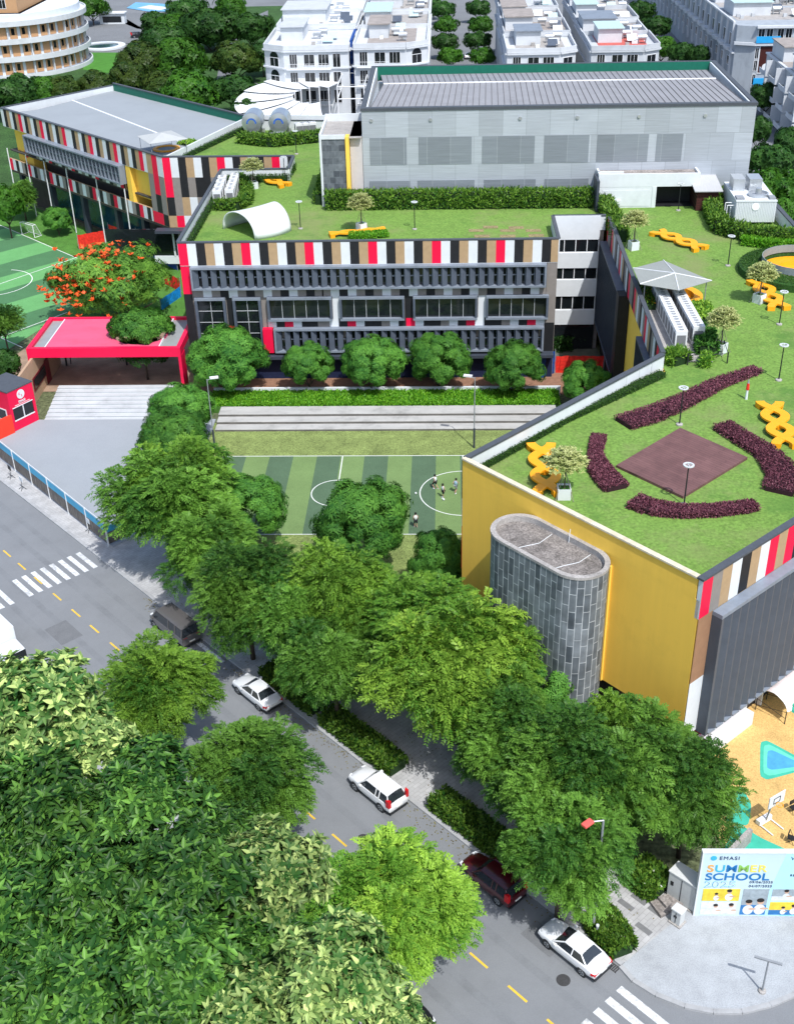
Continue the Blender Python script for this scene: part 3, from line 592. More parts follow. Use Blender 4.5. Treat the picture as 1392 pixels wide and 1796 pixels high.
# dark tiled lift tower left of the hall
lt = thing('lift_tower', 'dark tiled lift tower with yellow edge left of the mesh hall', 'tower', (-15.2,148.3,0))
b = MB(); b.box(0, 2.9, 0, 9, 0, 23.9); b.build('wall', brickmat('dark_tiles', (.06,.07,.085), (.16,.18,.2), (.16,.18,.2), .8, .8, .02, .6, 'xz', .4, noise=.3), lt)
b = MB(); b.box(2.95, 3.4, -.25, 1.2, 0, 24.2); b.build('edge_fin', yellow, lt)
b = MB(); b.box(3.45, 4.95, .9, 9, 0, 24.0); b.build('side_wall', mat('pale_rose_plaster', (.5,.48,.49), .8, .08, 1), lt)
b = MB(); b.box(-.3, 5.0, 9, 9.3, 23.9, 24.9); b.box(-.3, -.02, -.1, 9, 15, 24.5); b.box(-.02, 2.9, -.1, .2, 23.9, 24.4); b.build('parapet', wwall, lt)
b = MB(); b.box(0, 4.9, .21, 8.98, 23.91, 24.0); b.build('roof', conc, lt)
b = MB(); b.wall((0,.2), (0,11), .3, 15.4, 17.6); 
b.add([(-.35,.2,15.4),(-.05,.2,15.4),(-.05,.2,17.3),(-.35,.2,17.3),(-.35,11,15.4),(-.05,11,15.4),(-.05,11,21.8),(-.35,11,21.8)], [(0,1,2,3),(7,6,5,4),(0,3,7,4),(2,1,5,6),(3,2,6,7)], 0); b.build('ramp_wall', wwall, lt)
# roof pavilion and shed in front of the hall
pv = thing('roof_pavilion', 'white flat roofed pavilion with open dark bay in front of the mesh hall', 'pavilion', (19.0,146.2,L))
b = MB(); b.box(0, 12.4, 0, .25, 2.6, 4.2); b.box(0, 6.9, .02, .25, 0, 2.6); b.box(0,.25,.25,2.8,0,4.2); b.box(12.15,12.4,.25,2.8,0,4.2); b.box(6.7, 7.2, -.03, .25, 0, 2.6); b.box(.6,6.4,-.02,.015,.2,2.2)
b.box(0, 3.2, 1.2, 1.4, 3.6, 4.2); b.build('wall', wwall, pv)
b = MB(); b.box(.25, 12.15, .26, 2.9, 3.7, 3.9); b.build('roof', concdk, pv)
b = MB(); b.box(7.2, 12.1, 2.5, 2.7, 0, 2.6); b.box(7.2,12.1,.3,2.5,.01,.06); b.build('bay', black, pv)
b = MB()
for x in (1.2,1.9,2.6): b.box(x-.25,x+.25,-.35,-.05,.6,1.05); 
b.build('basin', wwall, pv)
b = MB(); b.box(-.35, -.03, -1.6, 2, -.2, 3.8); b.build('side_panel', slate_dk, pv)
shd = thing('garden_shed', 'dark red timber shed with pale sloping roof beside the white pavilion', 'shed', (30.9,144.6,L))
b = MB(); b.box(0,2.6,0,4.5,0,2.4); b.build('wall', brickmat('shed_boards', (.075,.022,.018), (.06,.018,.015), (.02,.008,.008), 4, .22, .02, .8, 'xz'), shd)
b = MB(); b.box(.7,1.9,-.05,-.01,.1,1.9); b.build('door', mat('shed_door', (.05,.014,.014), .7, .2, 4), shd)
b = MB(); b.add([(-.4,-.5,2.45),(3.0,-.5,2.45),(3.0,5,3.1),(-.4,5,3.1),(-.4,-.5,2.57),(3.0,-.5,2.57),(3.0,5,3.22),(-.4,5,3.22)], [(3,2,1,0),(4,5,6,7),(0,1,5,4),(1,2,6,5),(2,3,7,6),(3,0,4,7)], 0); b.build('roof', mat('shed_roof', (.42,.43,.44), .8, .1, 2, stretch=(8,.5,1)), shd)
# ---- roof lawn
lawn_m = mat('roof_lawn', (.142,.255,.048), .95, .2, .35, bump=.35, fine=5, dirt=.3)
t_ = lawn_m.node_tree; N_ = t_.nodes; bs_ = N_['Principled BSDF']; src_ = bs_.inputs['Base Color'].links[0].from_socket
tcx = N_.new('ShaderNodeTexCoord')
for sc__, lo, hi, cc, seed_ in ((.11,.50,.66,(.195,.225,.085),3.1),(.16,.54,.66,(.075,.175,.03),41.7),(1.1,.60,.72,(.225,.30,.10),9.0)):
    mp_ = N_.new('ShaderNodeMapping'); mp_.inputs['Location'].default_value = (seed_,seed_*2,0); t_.links.new(tcx.outputs['Object'], mp_.inputs[0])
    nz_ = N_.new('ShaderNodeTexNoise'); nz_.inputs['Scale'].default_value = sc__; nz_.inputs['Detail'].default_value = 7; nz_.inputs['Roughness'].default_value = .68; t_.links.new(mp_.outputs[0], nz_.inputs['Vector'])
    mr_l = N_.new('ShaderNodeMapRange'); mr_l.inputs[1].default_value = lo; mr_l.inputs[2].default_value = hi; mr_l.inputs[3].default_value = 0; mr_l.inputs[4].default_value = .75; t_.links.new(nz_.outputs['Fac'], mr_l.inputs[0])
    mx_ = N_.new('ShaderNodeMix'); mx_.data_type = 'RGBA'; mx_.inputs[7].default_value = (*cc,1); t_.links.new(mr_l.outputs[0], mx_.inputs[0]); t_.links.new(src_, mx_.inputs[6]); src_ = mx_.outputs[2]
t_.links.new(src_, bs_.inputs['Base Color'])
b = MB(); q = A+uy*.3; lz = [(-30.2,130.1),(12.7,130.1),(12.7,138.4),(19.5,138.4),(19.7,97.3),(A.x+.5,A.y+.3),(Bc.x+.1,Bc.y+.5),(Bc.x+34*uy.x,Bc.y+34*uy.y),(60,120),(60,128),(40.2,131),(40,149.1),(-10.2,149.1),(-15.1,148.9),(-15.1,188),(-31,189.4),(-39.3,168.2),(-21.4,167.4),(-21.4,160.9),(-21.0,160.5),(-30.2,160.5)]
b.poly([(x,y,L) for x,y in lz])
struct('lawn', b, lawn_m, 'green lawn covering the roof of the school')

# ---------------------------------------------------------------- foliage
def leaves(name, P, D, Nr, Ln, Wd, mats, tint, parent=None, origin=None, mids=None, oval=False, droop=.0):
    """one mesh of n bent leaves: P base, D direction, Nr normal, Ln length, Wd width (arrays)"""
    n = len(P); D = D/np.linalg.norm(D,axis=1,keepdims=True); S = np.cross(D,Nr); S /= np.maximum(np.linalg.norm(S,axis=1,keepdims=True),1e-6); Nn_ = np.cross(S,D)
    Ln = np.broadcast_to(np.asarray(Ln,float),(n,))[:,None]; Wd = np.broadcast_to(np.asarray(Wd,float),(n,))[:,None]
    if oval:
        pts = [P, P+D*Ln*.33+S*Wd*.5+Nn_*Wd*.16, P+D*Ln*.68+S*Wd*.36+Nn_*Wd*.1-Nn_*Ln*droop*.5, P+D*Ln-Nn_*Ln*droop, P+D*Ln*.68-S*Wd*.36+Nn_*Wd*.1-Nn_*Ln*droop*.5, P+D*Ln*.33-S*Wd*.5+Nn_*Wd*.16]
        idx = np.array([0,1,2,3,0,3,4,5]); k = 6; per = 2
    else:
        pts = [P, P+D*Ln*.45+S*Wd*.5+Nn_*Wd*.12, P+D*Ln-Nn_*Ln*droop, P+D*Ln*.45-S*Wd*.5+Nn_*Wd*.12]
        idx = np.array([0,1,2,3]); k = 4; per = 1
    V = np.stack(pts,1).reshape(-1,3)
    if origin is not None: V = V-np.array(origin)
    me = bpy.data.meshes.new(name); nf = n*per
    me.vertices.add(n*k); me.vertices.foreach_set('co', V.astype(np.float32).ravel())
    li = (np.arange(n)[:,None]*k+idx[None,:]).ravel().astype(np.int32)
    me.loops.add(len(li)); me.loops.foreach_set('vertex_index', li)
    me.polygons.add(nf); me.polygons.foreach_set('loop_start', np.arange(nf,dtype=np.int32)*4); me.polygons.foreach_set('loop_total', np.full(nf,4,np.int32))
    for mm in (mats if isinstance(mats,(list,tuple)) else [mats]): me.materials.append(mm)
    if mids is not None: me.polygons.foreach_set('material_index', np.repeat(np.asarray(mids,np.int32),per))
    at = me.attributes.new('tint','FLOAT','POINT'); at.data.foreach_set('value', np.repeat(np.asarray(tint,np.float32),k))
    me.update(calc_edges=True); me.validate()
    o = bpy.data.objects.new(name, me); C.objects.link(o)
    if origin is not None: o.location = origin
    if parent is not None: o.parent = parent
    return o
def unit(n):
    v = rng.normal(size=(n,3)); return v/np.linalg.norm(v,axis=1,keepdims=True)
def crown_points(n, rad, hz, lumps, lr, low=-.35, seed=0, inner=.25, spr=(.44,.94), jit=(.62,1.16)):
    """points and outward directions on a lumpy crown of radius rad and half height hz, centre at the origin"""
    g = np.random.default_rng(seed); i = np.arange(lumps)+.5
    z = 1-(1-low)*i/lumps; ph = math.pi*(1+5**.5)*i+g.normal(size=lumps)*.35
    rr = np.sqrt(np.maximum(0,1-z*z)); cc = np.stack([rr*np.cos(ph),rr*np.sin(ph),z],1)*g.uniform(*spr,lumps)[:,None]
    sz = lr*g.uniform(.65,1.25,lumps); tn = g.uniform(0,1,lumps)
    k = g.integers(0,lumps,n); u = g.normal(size=(n,3)); u[:,2] += .45; u /= np.linalg.norm(u,axis=1,keepdims=True)
    p = cc[k]+u*sz[k][:,None]*g.uniform(*jit,n)[:,None]
    q = int(n*inner); p[:q] *= g.uniform(.4,.85,q)[:,None]
    o = p/np.maximum(np.linalg.norm(p,axis=1,keepdims=True),1e-6); d = u*.65+o*.5; d /= np.linalg.norm(d,axis=1,keepdims=True)
    return p*np.array([rad,rad,hz]), d, tn[k]
def trunk_mesh(h, r, cr, limbs, zt, seed=0):
    g = random.Random(seed); b = MB(); b.tube((0,0,-.1),(g.uniform(-.15,.15),g.uniform(-.15,.15),h),r,r*.72,9)
    for i in range(limbs):
        a = 2*math.pi*i/limbs+g.uniform(-.4,.4); q = cr*g.uniform(.35,.6); m1 = Vector((math.cos(a)*q*.5,math.sin(a)*q*.5,h+(zt-h)*.45)); e = Vector((math.cos(a)*q*1.25,math.sin(a)*q*1.25,h+(zt-h)*g.uniform(.8,1.15)))
        b.tube((0,0,h-.1),m1,r*.55,r*.38,6); b.tube(m1,e,r*.38,r*.12,6); e2 = m1+(e-m1)*.5+Vector((g.uniform(-1,1),g.uniform(-1,1),.8))*cr*.25; b.tube(m1+(e-m1)*.3,e2,r*.25,r*.08,5)
    return b
lf_street = leafmat('street_leaf', (.02,.095,.018), (.21,.42,.06), .38)
lf_lime = leafmat('lime_leaf', (.05,.19,.02), (.40,.62,.08), .38)
lf_fresh = leafmat('fresh_leaf', (.03,.14,.02), (.31,.54,.065), .4)
lf_mango = leafmat('mango_leaf', (.016,.10,.018), (.145,.36,.05), .3, .6)
lf_dark = leafmat('dark_leaf', (.012,.055,.014), (.05,.13,.022), .25)
lf_mid = leafmat('mid_leaf', (.02,.085,.012), (.08,.22,.02), .3)
lf_olive = leafmat('olive_leaf', (.022,.065,.014), (.09,.135,.022), .25)
lf_big = leafmat('broad_leaf', (.008,.045,.009), (.13,.29,.045), .08, .42)
lf_cream = leafmat('cream_leaf', (.02,.10,.016), (.58,.72,.24), .16, .45)
lf_pale = leafmat('pale_leaf', (.30,.37,.12), (.66,.68,.32), .35)
lf_hedge = leafmat('hedge_leaf', (.02,.085,.012), (.16,.29,.035), .28)
lf_lush = leafmat('lush_leaf', (.06,.25,.015), (.20,.45,.03), .3)
lf_trim = leafmat('trimmed_leaf', (.02,.075,.010), (.06,.135,.018), .2)
lf_purple = leafmat('purple_leaf', (.09,.028,.045), (.32,.115,.155), .25)
flower_r = mat('flame_flower', (.66,.10,.018), .6, .2, 3)
flower_w = mat('white_flower', (.8,.8,.76), .6, .1, 3)
def crown_feather(par, rad, hz, zc, n, mats, seed, low=-.4, lumps=26, lr=.34, mids=None):
    p, d, tn = crown_points(n, rad, hz, lumps, lr, low, seed)
    g = np.random.default_rng(seed+99); p = p+np.array([0,0,zc])
    # a frond: a drooping stalk with paired leaflets
    h = d.copy(); h[:,2] *= .35; h += g.normal(size=(n,3))*.35; h[:,2] += .1; h /= np.linalg.norm(h,axis=1,keepdims=True)
    up = np.array([0,0,1.])[None,:]+d*.5; side = np.cross(h,up); side /= np.linalg.norm(side,axis=1,keepdims=True); nn_ = np.cross(side,h)
    FL = g.uniform(.42,.82,n)[:,None]; Ps, Ds, Ns, Ts, LL = [], [], [], [], []
    for j in range(7):
        t = .1+.145*j; c = p+h*FL*t+np.array([0,0,-1.])*FL*.38*t*t
        for sg in (-1,1):
            Ps.append(c); Ds.append(h*.55+side*sg*.9-nn_*.15+g.normal(size=(n,3))*.22); Ns.append(nn_); Ts.append(tn*.65+g.uniform(0,.35,n)); LL.append((FL[:,0]*(.38 if j < 5 else .27)))
    Ps = np.concatenate(Ps); return leaves('crown', Ps, np.concatenate(Ds), np.concatenate(Ns), np.concatenate(LL), np.concatenate(LL)*.42, mats, np.concatenate(Ts), par, None, mids, droop=.12)
def crown_rosette(par, rad, hz, zc, n, mats, seed, ll=.42, lw=.13, k=7, low=-.5, lumps=30, lr=.30, oval=False, droop=.3, flowers=0, spread=1.0, inner=.25, spr=(.44,.94)):
    p, d, tn = crown_points(n, rad, hz, lumps, lr, low, seed, inner, spr)
    g = np.random.default_rng(seed+77); p = p+np.array([0,0,zc]); Ps, Ds, Ns, Ts, LL = [], [], [], [], []
    a = np.cross(d, g.normal(size=(n,3))); a /= np.linalg.norm(a,axis=1,keepdims=True); c = np.cross(d,a)
    for j in range(k):
        t = 2*math.pi*j/k+g.uniform(-.3,.3,n); r = a*np.cos(t)[:,None]+c*np.sin(t)[:,None]
        Ps.append(p+r*.03); Ds.append(r*spread+d*.45+np.array([0,0,-.22])); Ns.append(d+r*-.2); Ts.append(tn*.45+g.uniform(0,.55,n)); LL.append(g.uniform(.7,1.15,n)*ll)
    Ps = np.concatenate(Ps); LL = np.concatenate(LL); mids = None
    if flowers:
        mids = (np.tile(g.uniform(0,1,n) < flowers, k) & (np.tile(d[:,2],k) > .1)).astype(int)
    return leaves('crown', Ps, np.concatenate(Ds), np.concatenate(Ns), LL, LL*lw/ll, mats, np.concatenate(Ts), par, None, mids, oval, droop)
def crown_tuft(par, rad, hz, zc, n, mats, seed, ll=.52, lw=.2, k=7, lumps=70, lr=.17, low=-.45):
    p, d, tn = crown_points(n, rad, hz, lumps, lr, low, seed, .2)
    g = np.random.default_rng(seed+55); p = p+np.array([0,0,zc]); d = d+np.array([0,0,.35]); d /= np.linalg.norm(d,axis=1,keepdims=True); Ps, Ds, Ns, Ts, LL = [], [], [], [], []
    a = np.cross(d, g.normal(size=(n,3))); a /= np.linalg.norm(a,axis=1,keepdims=True); c = np.cross(d,a)
    for j in range(k):
        t = 2*math.pi*j/k+g.uniform(-.35,.35,n); r = a*np.cos(t)[:,None]+c*np.sin(t)[:,None]; op = g.uniform(.35,1.0,n)[:,None]
        Ps.append(p+d*g.uniform(-.12,.08,n)[:,None]+r*.02); Ds.append(r*.9+d*op); Ns.append(d*.9-r*op*.8); Ts.append(np.clip(tn*.2+g.uniform(0,1,n)**2.8*.85,0,1)); LL.append(g.uniform(.6,1.2,n)*ll)
    LL = np.concatenate(LL); return leaves('crown', np.concatenate(Ps), np.concatenate(Ds), np.concatenate(Ns), LL, LL*lw/ll, mats, np.concatenate(Ts), par, None, None, True, .22)
TREES = {}
def tree_proto(kind, variants):
    out = []
    for fn in variants:
        r = thing(kind, 'tree', 'tree'); trunk_h, trunk_r, rad, zt, limbs, sd_ = fn[0]
        trunk_mesh(trunk_h, trunk_r, rad, limbs, zt, sd_).build('trunk', fn[1], r, smooth=True); fn[2](r); kids(r); out.append(r)
    TREES[kind] = [out, [False]*len(out), 0]
ZC, RN = 6.5, 4.5
def feather_v(m_, n, seed, **k): return ((3.6,.24,RN,ZC,6,seed), bark, lambda r: crown_feather(r, RN, 3.4, ZC, n, m_, seed, **k))
tree_proto('street_tree', [feather_v(lf_street,6000,1,lumps=22,lr=.33), feather_v(lf_street,5800,2,lumps=16,lr=.38), feather_v(lf_street,6000,3,lumps=28,lr=.3)])
tree_proto('bright_street_tree', [feather_v(lf_lime,5800,4,lumps=22,lr=.33), feather_v(lf_fresh,5600,5,lumps=18,lr=.36), feather_v(lf_fresh,5600,15,lumps=26,lr=.3)])
tree_proto('mango_tree', [((2.4,.2,RN,5,5,6), bark, lambda r: crown_rosette(r, RN, 4.2, ZC, 3000, lf_mango, 6, ll=.58, lw=.15, k=8, lumps=52, lr=.2, inner=.15, spr=(.68,.86))), ((2.4,.2,RN,5,5,7), bark, lambda r: crown_rosette(r, RN, 4.2, ZC, 3000, lf_mango, 7, ll=.58, lw=.15, k=8, lumps=44, lr=.21, inner=.15, spr=(.66,.86)))])
tree_proto('grove_tree', [((2.8,.25,RN,5,4,8), bark, lambda r: crown_rosette(r, RN, 3.6, ZC, 1700, lf_dark, 8, ll=.8, lw=.4, k=5, lr=.36, spread=.8)), ((2.8,.25,RN,5,4,9), bark, lambda r: crown_rosette(r, RN, 3.6, ZC, 1700, lf_mid, 9, ll=.8, lw=.4, k=5, lr=.36, spread=.8)), ((2.8,.25,RN,5,4,10), bark, lambda r: crown_rosette(r, RN, 3.6, ZC, 1700, lf_olive, 10, ll=.8, lw=.4, k=5, lr=.36, spread=.8))])
tree_proto('broadleaf_tree', [((9,.5,RN,ZC,7,11), bark, lambda r: crown_tuft(r, RN, 4.0, ZC*2, 1250, lf_big, 11, ll=.84, lw=.34, k=6, lumps=26, lr=.27)), ((9,.5,RN,ZC,7,12), bark, lambda r: crown_tuft(r, RN, 4.0, ZC*2, 1350, lf_cream, 12, ll=.78, lw=.34, k=6, lumps=26, lr=.27))])
tree_proto('flame_tree', [((2.6,.22,RN,5,6,13), bark, lambda r: crown_rosette(r, RN, 2.6, ZC, 2800, lf_street, 13, ll=.42, lw=.13, k=8, lr=.27, lumps=40))])
def put_tree(kind, px, py, rpx, label, v=None, zc=6., hs=1., group=None, rz=None, zmul=1.):
    T = TREES[kind]; v = T[2] % len(T[0]) if v is None else v; T[2] += 1
    p = gp(px, py, zc); s = rpx*depth(p)/F/RN; zn = ZC*(2 if kind == 'broadleaf_tree' else 1)
    sz = max(zc/zn, s*.95*zmul)
    if kind == 'broadleaf_tree': sz = s
    loc = (p.x, p.y, min(0, zc-zn*sz)); rz = random.uniform(0,6.28) if rz is None else rz; sc = (s, s, sz)
    if not T[1][v]:
        T[1][v] = True; r = T[0][v]; r.location = loc; r.rotation_euler = (0,0,rz); r.scale = sc; tag(r, label, 'tree', group)
    else: r = dup(T[0][v], loc, rz, sc, label, group)
    if kind == 'broadleaf_tree':             # a tall trunk carries the compact crown
        for ch in C.objects:
            if ch.parent == r:
                if ch.name.startswith('crown'): ch.location.z = zc/s-zn
                else: ch.scale.z = zc/s/zn
    return r
g1 = 'street trees along the school kerb'
for k, v, x, y, r, zc, lb in (
    ('street_tree',0,300,890,108,7.0,'bushy green street tree beside the hoarding corner, crown over the grey van'),
    ('bright_street_tree',1,320,850,85,7.6,'light green tree top between hoarding and football goal'),
    ('street_tree',1,432,1045,95,6.4,'drooping green street tree between the grey van and the upper white sedan'),
    ('bright_street_tree',2,600,1040,108,7.2,'leafy yellowish green street tree in front of the football pitch'),
    ('street_tree',2,585,1165,85,5.6,'low olive green tree crown just above the upper white sedan'),
    ('bright_street_tree',0,790,1165,150,7.4,'largest lime green street tree covering the foot of the slate drum'),
    ('street_tree',0,880,1260,75,6.0,'dark feathery tree right below the slate stair drum'),
    ('street_tree',2,518,1085,78,6.2,'green tree filling the gap between drooping tree and yellowish tree by the pitch'),
    ('bright_street_tree',1,700,1085,85,6.6,'light green tree between yellowish tree and the slate drum'),
    ('street_tree',1,905,1315,88,5.8,'green tree joining the lime tree and the deep green trees'),
    ('bright_street_tree',2,1085,1300,80,6.4,'fresh green tree top against the foot of the yellow wall'),
    ('street_tree',0,368,968,84,5.8,'lower green crown at the kerb just above the grey van'),
    ('street_tree',1,1005,1370,122,6.6,'deep green street tree whose branches hang over the dark red car'),
    ('street_tree',2,985,1492,106,6.2,'feathery green street tree above the lower white sedan'),
    ('street_tree',0,1120,1360,125,6.2,'deep green street tree below the corner of the yellow wall'),
    ('street_tree',1,1205,1395,95,5.6,'green tree leaning over the ochre playground by the billboard')):
    put_tree(k, x, y, r, lb, v, zc, group=g1)
g2 = 'trees on the near side of the street'
put_tree('bright_street_tree',272,1218,104,'fresh green tree in front of the crossroads, left of the upper white sedan',2,6.6,group=g2)
put_tree('street_tree',430,1365,108,'dull green tree standing near the centre line left of the white SUV',2,6.2,group=g2)
put_tree('bright_street_tree',690,1595,135,'broad lime green tree at the lower centre facing the dark red car',0,6.2,group=g2)
g3 = 'round mango trees along the long facade'
for x, y, r, zc, lb in ((398,632,70,4.4,'largest round mango tree, at the left end of the facade row under the tall windows'),(540,640,46,3.9,'narrow egg shaped mango tree, second from the left in the facade row'),(655,638,57,4.0,'round mango tree in the middle of the facade row'),(771,632,57,4.2,'full round mango tree, second from the right in the facade row'),(902,645,54,3.8,'round mango tree at the right end of the facade row')):
    put_tree('mango_tree', x, y, r, lb, None, zc, group=g3)
put_tree('mango_tree',1028,672,46,'small mango tree in the courtyard corner under the dark fins',None,3.4)
put_tree('mango_tree',318,722,58,'round mango tree right of the white steps, nearest the red canopy',None,4.2)
put_tree('mango_tree',305,770,64,'round mango tree at the edge of the forecourt, in front of its twin',None,4.0)
put_tree('mango_tree',437,890,68,'round bright mango tree at the lower left of the football pitch',1,4.2)
put_tree('mango_tree',637,915,88,'large mango tree standing on the near side of the football pitch',0,4.6)
put_tree('mango_tree',768,985,55,'dark mango tree tucked beside the left edge of the yellow wall',1,4.6)
put_tree('mango_tree',955,1210,82,'dense dark tree at the foot of the slate drum',0,4.6)
ft = put_tree('flame_tree',198,494,102,'flame tree with orange blossom between left pitch and red canopy',0,5.6)
# blossom clusters sit on the upper left of that crown
g = np.random.default_rng(5); nb = 240
cl_ = np.array([(-2.6,-1.2,8.0),(-1.4,-2.2,8.2),(-2.9,-2.6,7.2),(-.6,-.4,9.0),(.4,-1.4,8.7),(-1.9,.3,8.6),(.9,.3,9.0),(-.2,-3,7.6),(-3.4,-.6,7.1),(-2.0,-3.4,6.3),(-3.6,-1.8,6.2),(.2,-3.6,6.6),(1.4,-2.6,7.4),(-1.0,-3.0,7.3),(-4,-.2,6.4)])
k = g.integers(0,15,nb); p = cl_[k]+g.normal(size=(nb,3))*np.array([.75,.75,.45]); n6 = np.repeat(p,5,0); d = g.normal(size=(nb*5,3)); d[:,2] = np.abs(d[:,2])*.6+.2
ft.rotation_euler = (0,0,0); o = leaves('blossom', n6, d, np.tile([[0,0,1.]],(nb*5,1))+g.normal(size=(nb*5,3))*.2, .36, .24, flower_r, g.uniform(0,1,nb*5), ft); o.location = (0,0,-.1)
# big-leaved trees close to the camera
g4 = 'broad leaved trees in the near left corner'
for x, y, r, v, zc, lb in ((60,1255,112,1,17.2,'pale broad leaved tree at the left edge in front of the white truck'),(150,1300,85,1,15.6,'small pale broad leaved tree right of the truck side one'),(255,1400,100,0,19,'deep green broad leaved tree at the top of the near group'),(110,1440,115,0,15.5,'shaded green broad leaved tree at the left edge, between pale and glossy ones'),(330,1530,112,0,19.3,'glossy green broad leaved tree in the middle of the near group'),(470,1540,100,1,17.6,'pale broad leaved tree touching the lime street tree'),(190,1570,112,0,16.2,'green broad leaved tree left of the glossy middle one'),(50,1600,115,0,14.6,'dark broad leaved tree at the left edge below the shaded one'),(480,1650,80,0,15.6,'small green broad leaved tree between the two pale ones on the right'),
    (320,1690,115,0,17.8,'green broad leaved tree below the glossy middle one'),(600,1725,112,1,18.6,'pale broad leaved tree at the bottom edge next to the dark car bumper'),(160,1720,120,0,15.4,'dark broad leaved tree near the bottom, left half'),(450,1780,105,1,16.6,'pale green broad leaved tree at the bottom edge, left of the bumper one'),(300,1810,110,0,15.6,'dark broad leaved tree at the bottom edge in the middle of the left half'),(40,1770,120,0,13.8,'broad leaved tree in the bottom left corner'),(15,1400,95,0,15.0,'green broad leaved tree at the left edge just below the pale one'),(-10,1510,90,0,13.6,'dark broad leaved tree half cut by the left edge'),(395,1470,70,0,16.0,'small green broad leaved tree behind the pale one by the street'),(690,1800,70,1,16.6,'small pale broad leaved tree cut by the bottom edge beside the road')):
    put_tree('broadleaf_tree', x, y, r, lb, v, zc, group=g4)
# ---------------------------------------------------------------- hedges and beds
def hedge(name, label, pts, wd, h, z0, m_, n, ll=.3, lw=.14, cat='hedge', group=None, kind=None, top=1.0, flowers=0, core=None, mats2=None):
    """leafy strip along a ground line: an inner dark body and a coat of leaves"""
    P = [Vector((p[0],p[1])) for p in pts]; seg = [(P[i+1]-P[i]).length for i in range(len(P)-1)]; tot = sum(seg)
    wds = wd if isinstance(wd, (list,tuple)) else [wd]*len(P)
    g = np.random.default_rng(abs(hash(label)) % 9973 if False else sum(map(ord,label)))
    r = thing(name, label, cat, (P[0].x,P[0].y,z0), 0, group)
    if kind: r['kind'] = kind
    b = MB(); Lf, Rt = [], []
    for i, p in enumerate(P):
        d = ((P[min(i+1,len(P)-1)]-P[max(i-1,0)])).normalized(); nv = Vector((-d.y,d.x)); Lf.append(p+nv*wds[i]*.43-P[0]); Rt.append(p-nv*wds[i]*.43-P[0])
    for i in range(len(P)-1): b.prism([Lf[i],Rt[i],Rt[i+1],Lf[i+1]], 0, h*.86, 0)
    b.build('stem_mass', core or hcore, r)
    s = g.uniform(0,tot,n); acc = np.cumsum([0]+seg); i = np.clip(np.searchsorted(acc,s)-1,0,len(seg)-1); t = (s-acc[i])/np.array(seg)[i]
    Pa = np.array([(p.x,p.y) for p in P]); c = Pa[i]*(1-t)[:,None]+Pa[i+1]*t[:,None]; dv = (Pa[i+1]-Pa[i]); dv /= np.linalg.norm(dv,axis=1,keepdims=True); nv = np.stack([-dv[:,1],dv[:,0]],1)
    ww_ = np.array(wds)[i]*(1-t)+np.array(wds)[i+1]*t
    # around the section: left side, top, right side
    u = g.uniform(0, h*2+np.mean(wds), n); side = np.where(u < h, -1, np.where(u < h*2, 1, 0))
    off = np.where(side == 0, g.uniform(-.5,.5,n), side*.5)*ww_+g.normal(size=n)*.03; zz = np.where(side == 0, h*top, g.uniform(0.05,1,n)*h)+g.normal(size=n)*.05*h
    pos = np.stack([c[:,0]+nv[:,0]*off-P[0].x, c[:,1]+nv[:,1]*off-P[0].y, zz],1)
    out = np.stack([nv[:,0]*side, nv[:,1]*side, np.where(side == 0,1.,.35)],1); d = g.normal(size=(n,3))*.8+out*.75; d[:,2] += .25
    mids = (g.uniform(0,1,n) < flowers).astype(int) if flowers else None
    leaves('leaf_coat', pos, d, out+g.normal(size=(n,3))*.45, g.uniform(.7,1.2,n)*ll*(1-.5*mids if flowers else 1), g.uniform(.8,1.2,n)*lw, [m_]+([flower_w] if flowers else []), g.uniform(0,1,n), r, None, mids, droop=.15)
    return r
hcore = mat('hedge_core', (.012,.035,.008), .95, .3, 4); pcore = mat('purple_core', (.03,.01,.016), .95, .3, 4)
def gl(pts, z=L): return [gp(x,y,z) for x, y in pts]
hedge('tall_hedge','tall clumpy green hedge running along the foot of the mesh hall',[(-15.0,147.3),(-8,147.3),(4,147.2),(18.4,147.0)],1.6,1.9,L,lf_hedge,9000,.5,.17,top=1.05)
hedge('tall_hedge','green hedge along the white ramp wall left of the lift tower',[(-15.9,149),(-16.0,165),(-15.9,176)],1.3,1.3,L,lf_hedge,3500,.45,.16)
hedge('trimmed_hedge','low trimmed hedge inside the white wall above the yellow block',[ (A.x+1.2+.0,A.y+.9),(10,87.6),(19.3,96.3)],.75,.55,L,lf_trim,6000,.13,.07)
hedge('trimmed_hedge','low trimmed hedge inside the left white parapet above the long facade',[(-29.9,131),(-29.9,149),(-29.9,160)],.6,.7,L,lf_trim,2200,.18,.09)
hedge('trimmed_hedge','short low hedge in front of the white wall by the upper orange bench',[(-29.6,159.9),(-21.6,159.9),(-21.2,166)],.8,.9,L,lf_trim,2200,.2,.1)
hedge('trimmed_hedge','thin low hedge along the white wall between lawn and grey roof',[(-39,169.5),(-31.6,189)],.6,.7,L,lf_trim,1500,.2,.1)
hedge('shrub_row','row of leafy shrubs below the two steel water tanks',[(-31,181.8),(-26,179.2),(-19.5,181.5),(-15.8,184)],1.8,1.3,L,lf_hedge,2600,.55,.2)
hedge('shrub_row','green shrubs around the two short rows of air conditioners',[(-29.2,147.6),(-26.4,147.4),(-25.4,150),(-26.1,155),(-28,160)],1.1,1.0,L,lf_hedge,2600,.5,.2)
hedge('tall_hedge','green hedge on the lawn side of the courtyard parapet below the pavilion',[(19.9,146.8),(20.1,140),(20.3,133)],1.4,1.5,L,lf_hedge,3200,.5,.18)
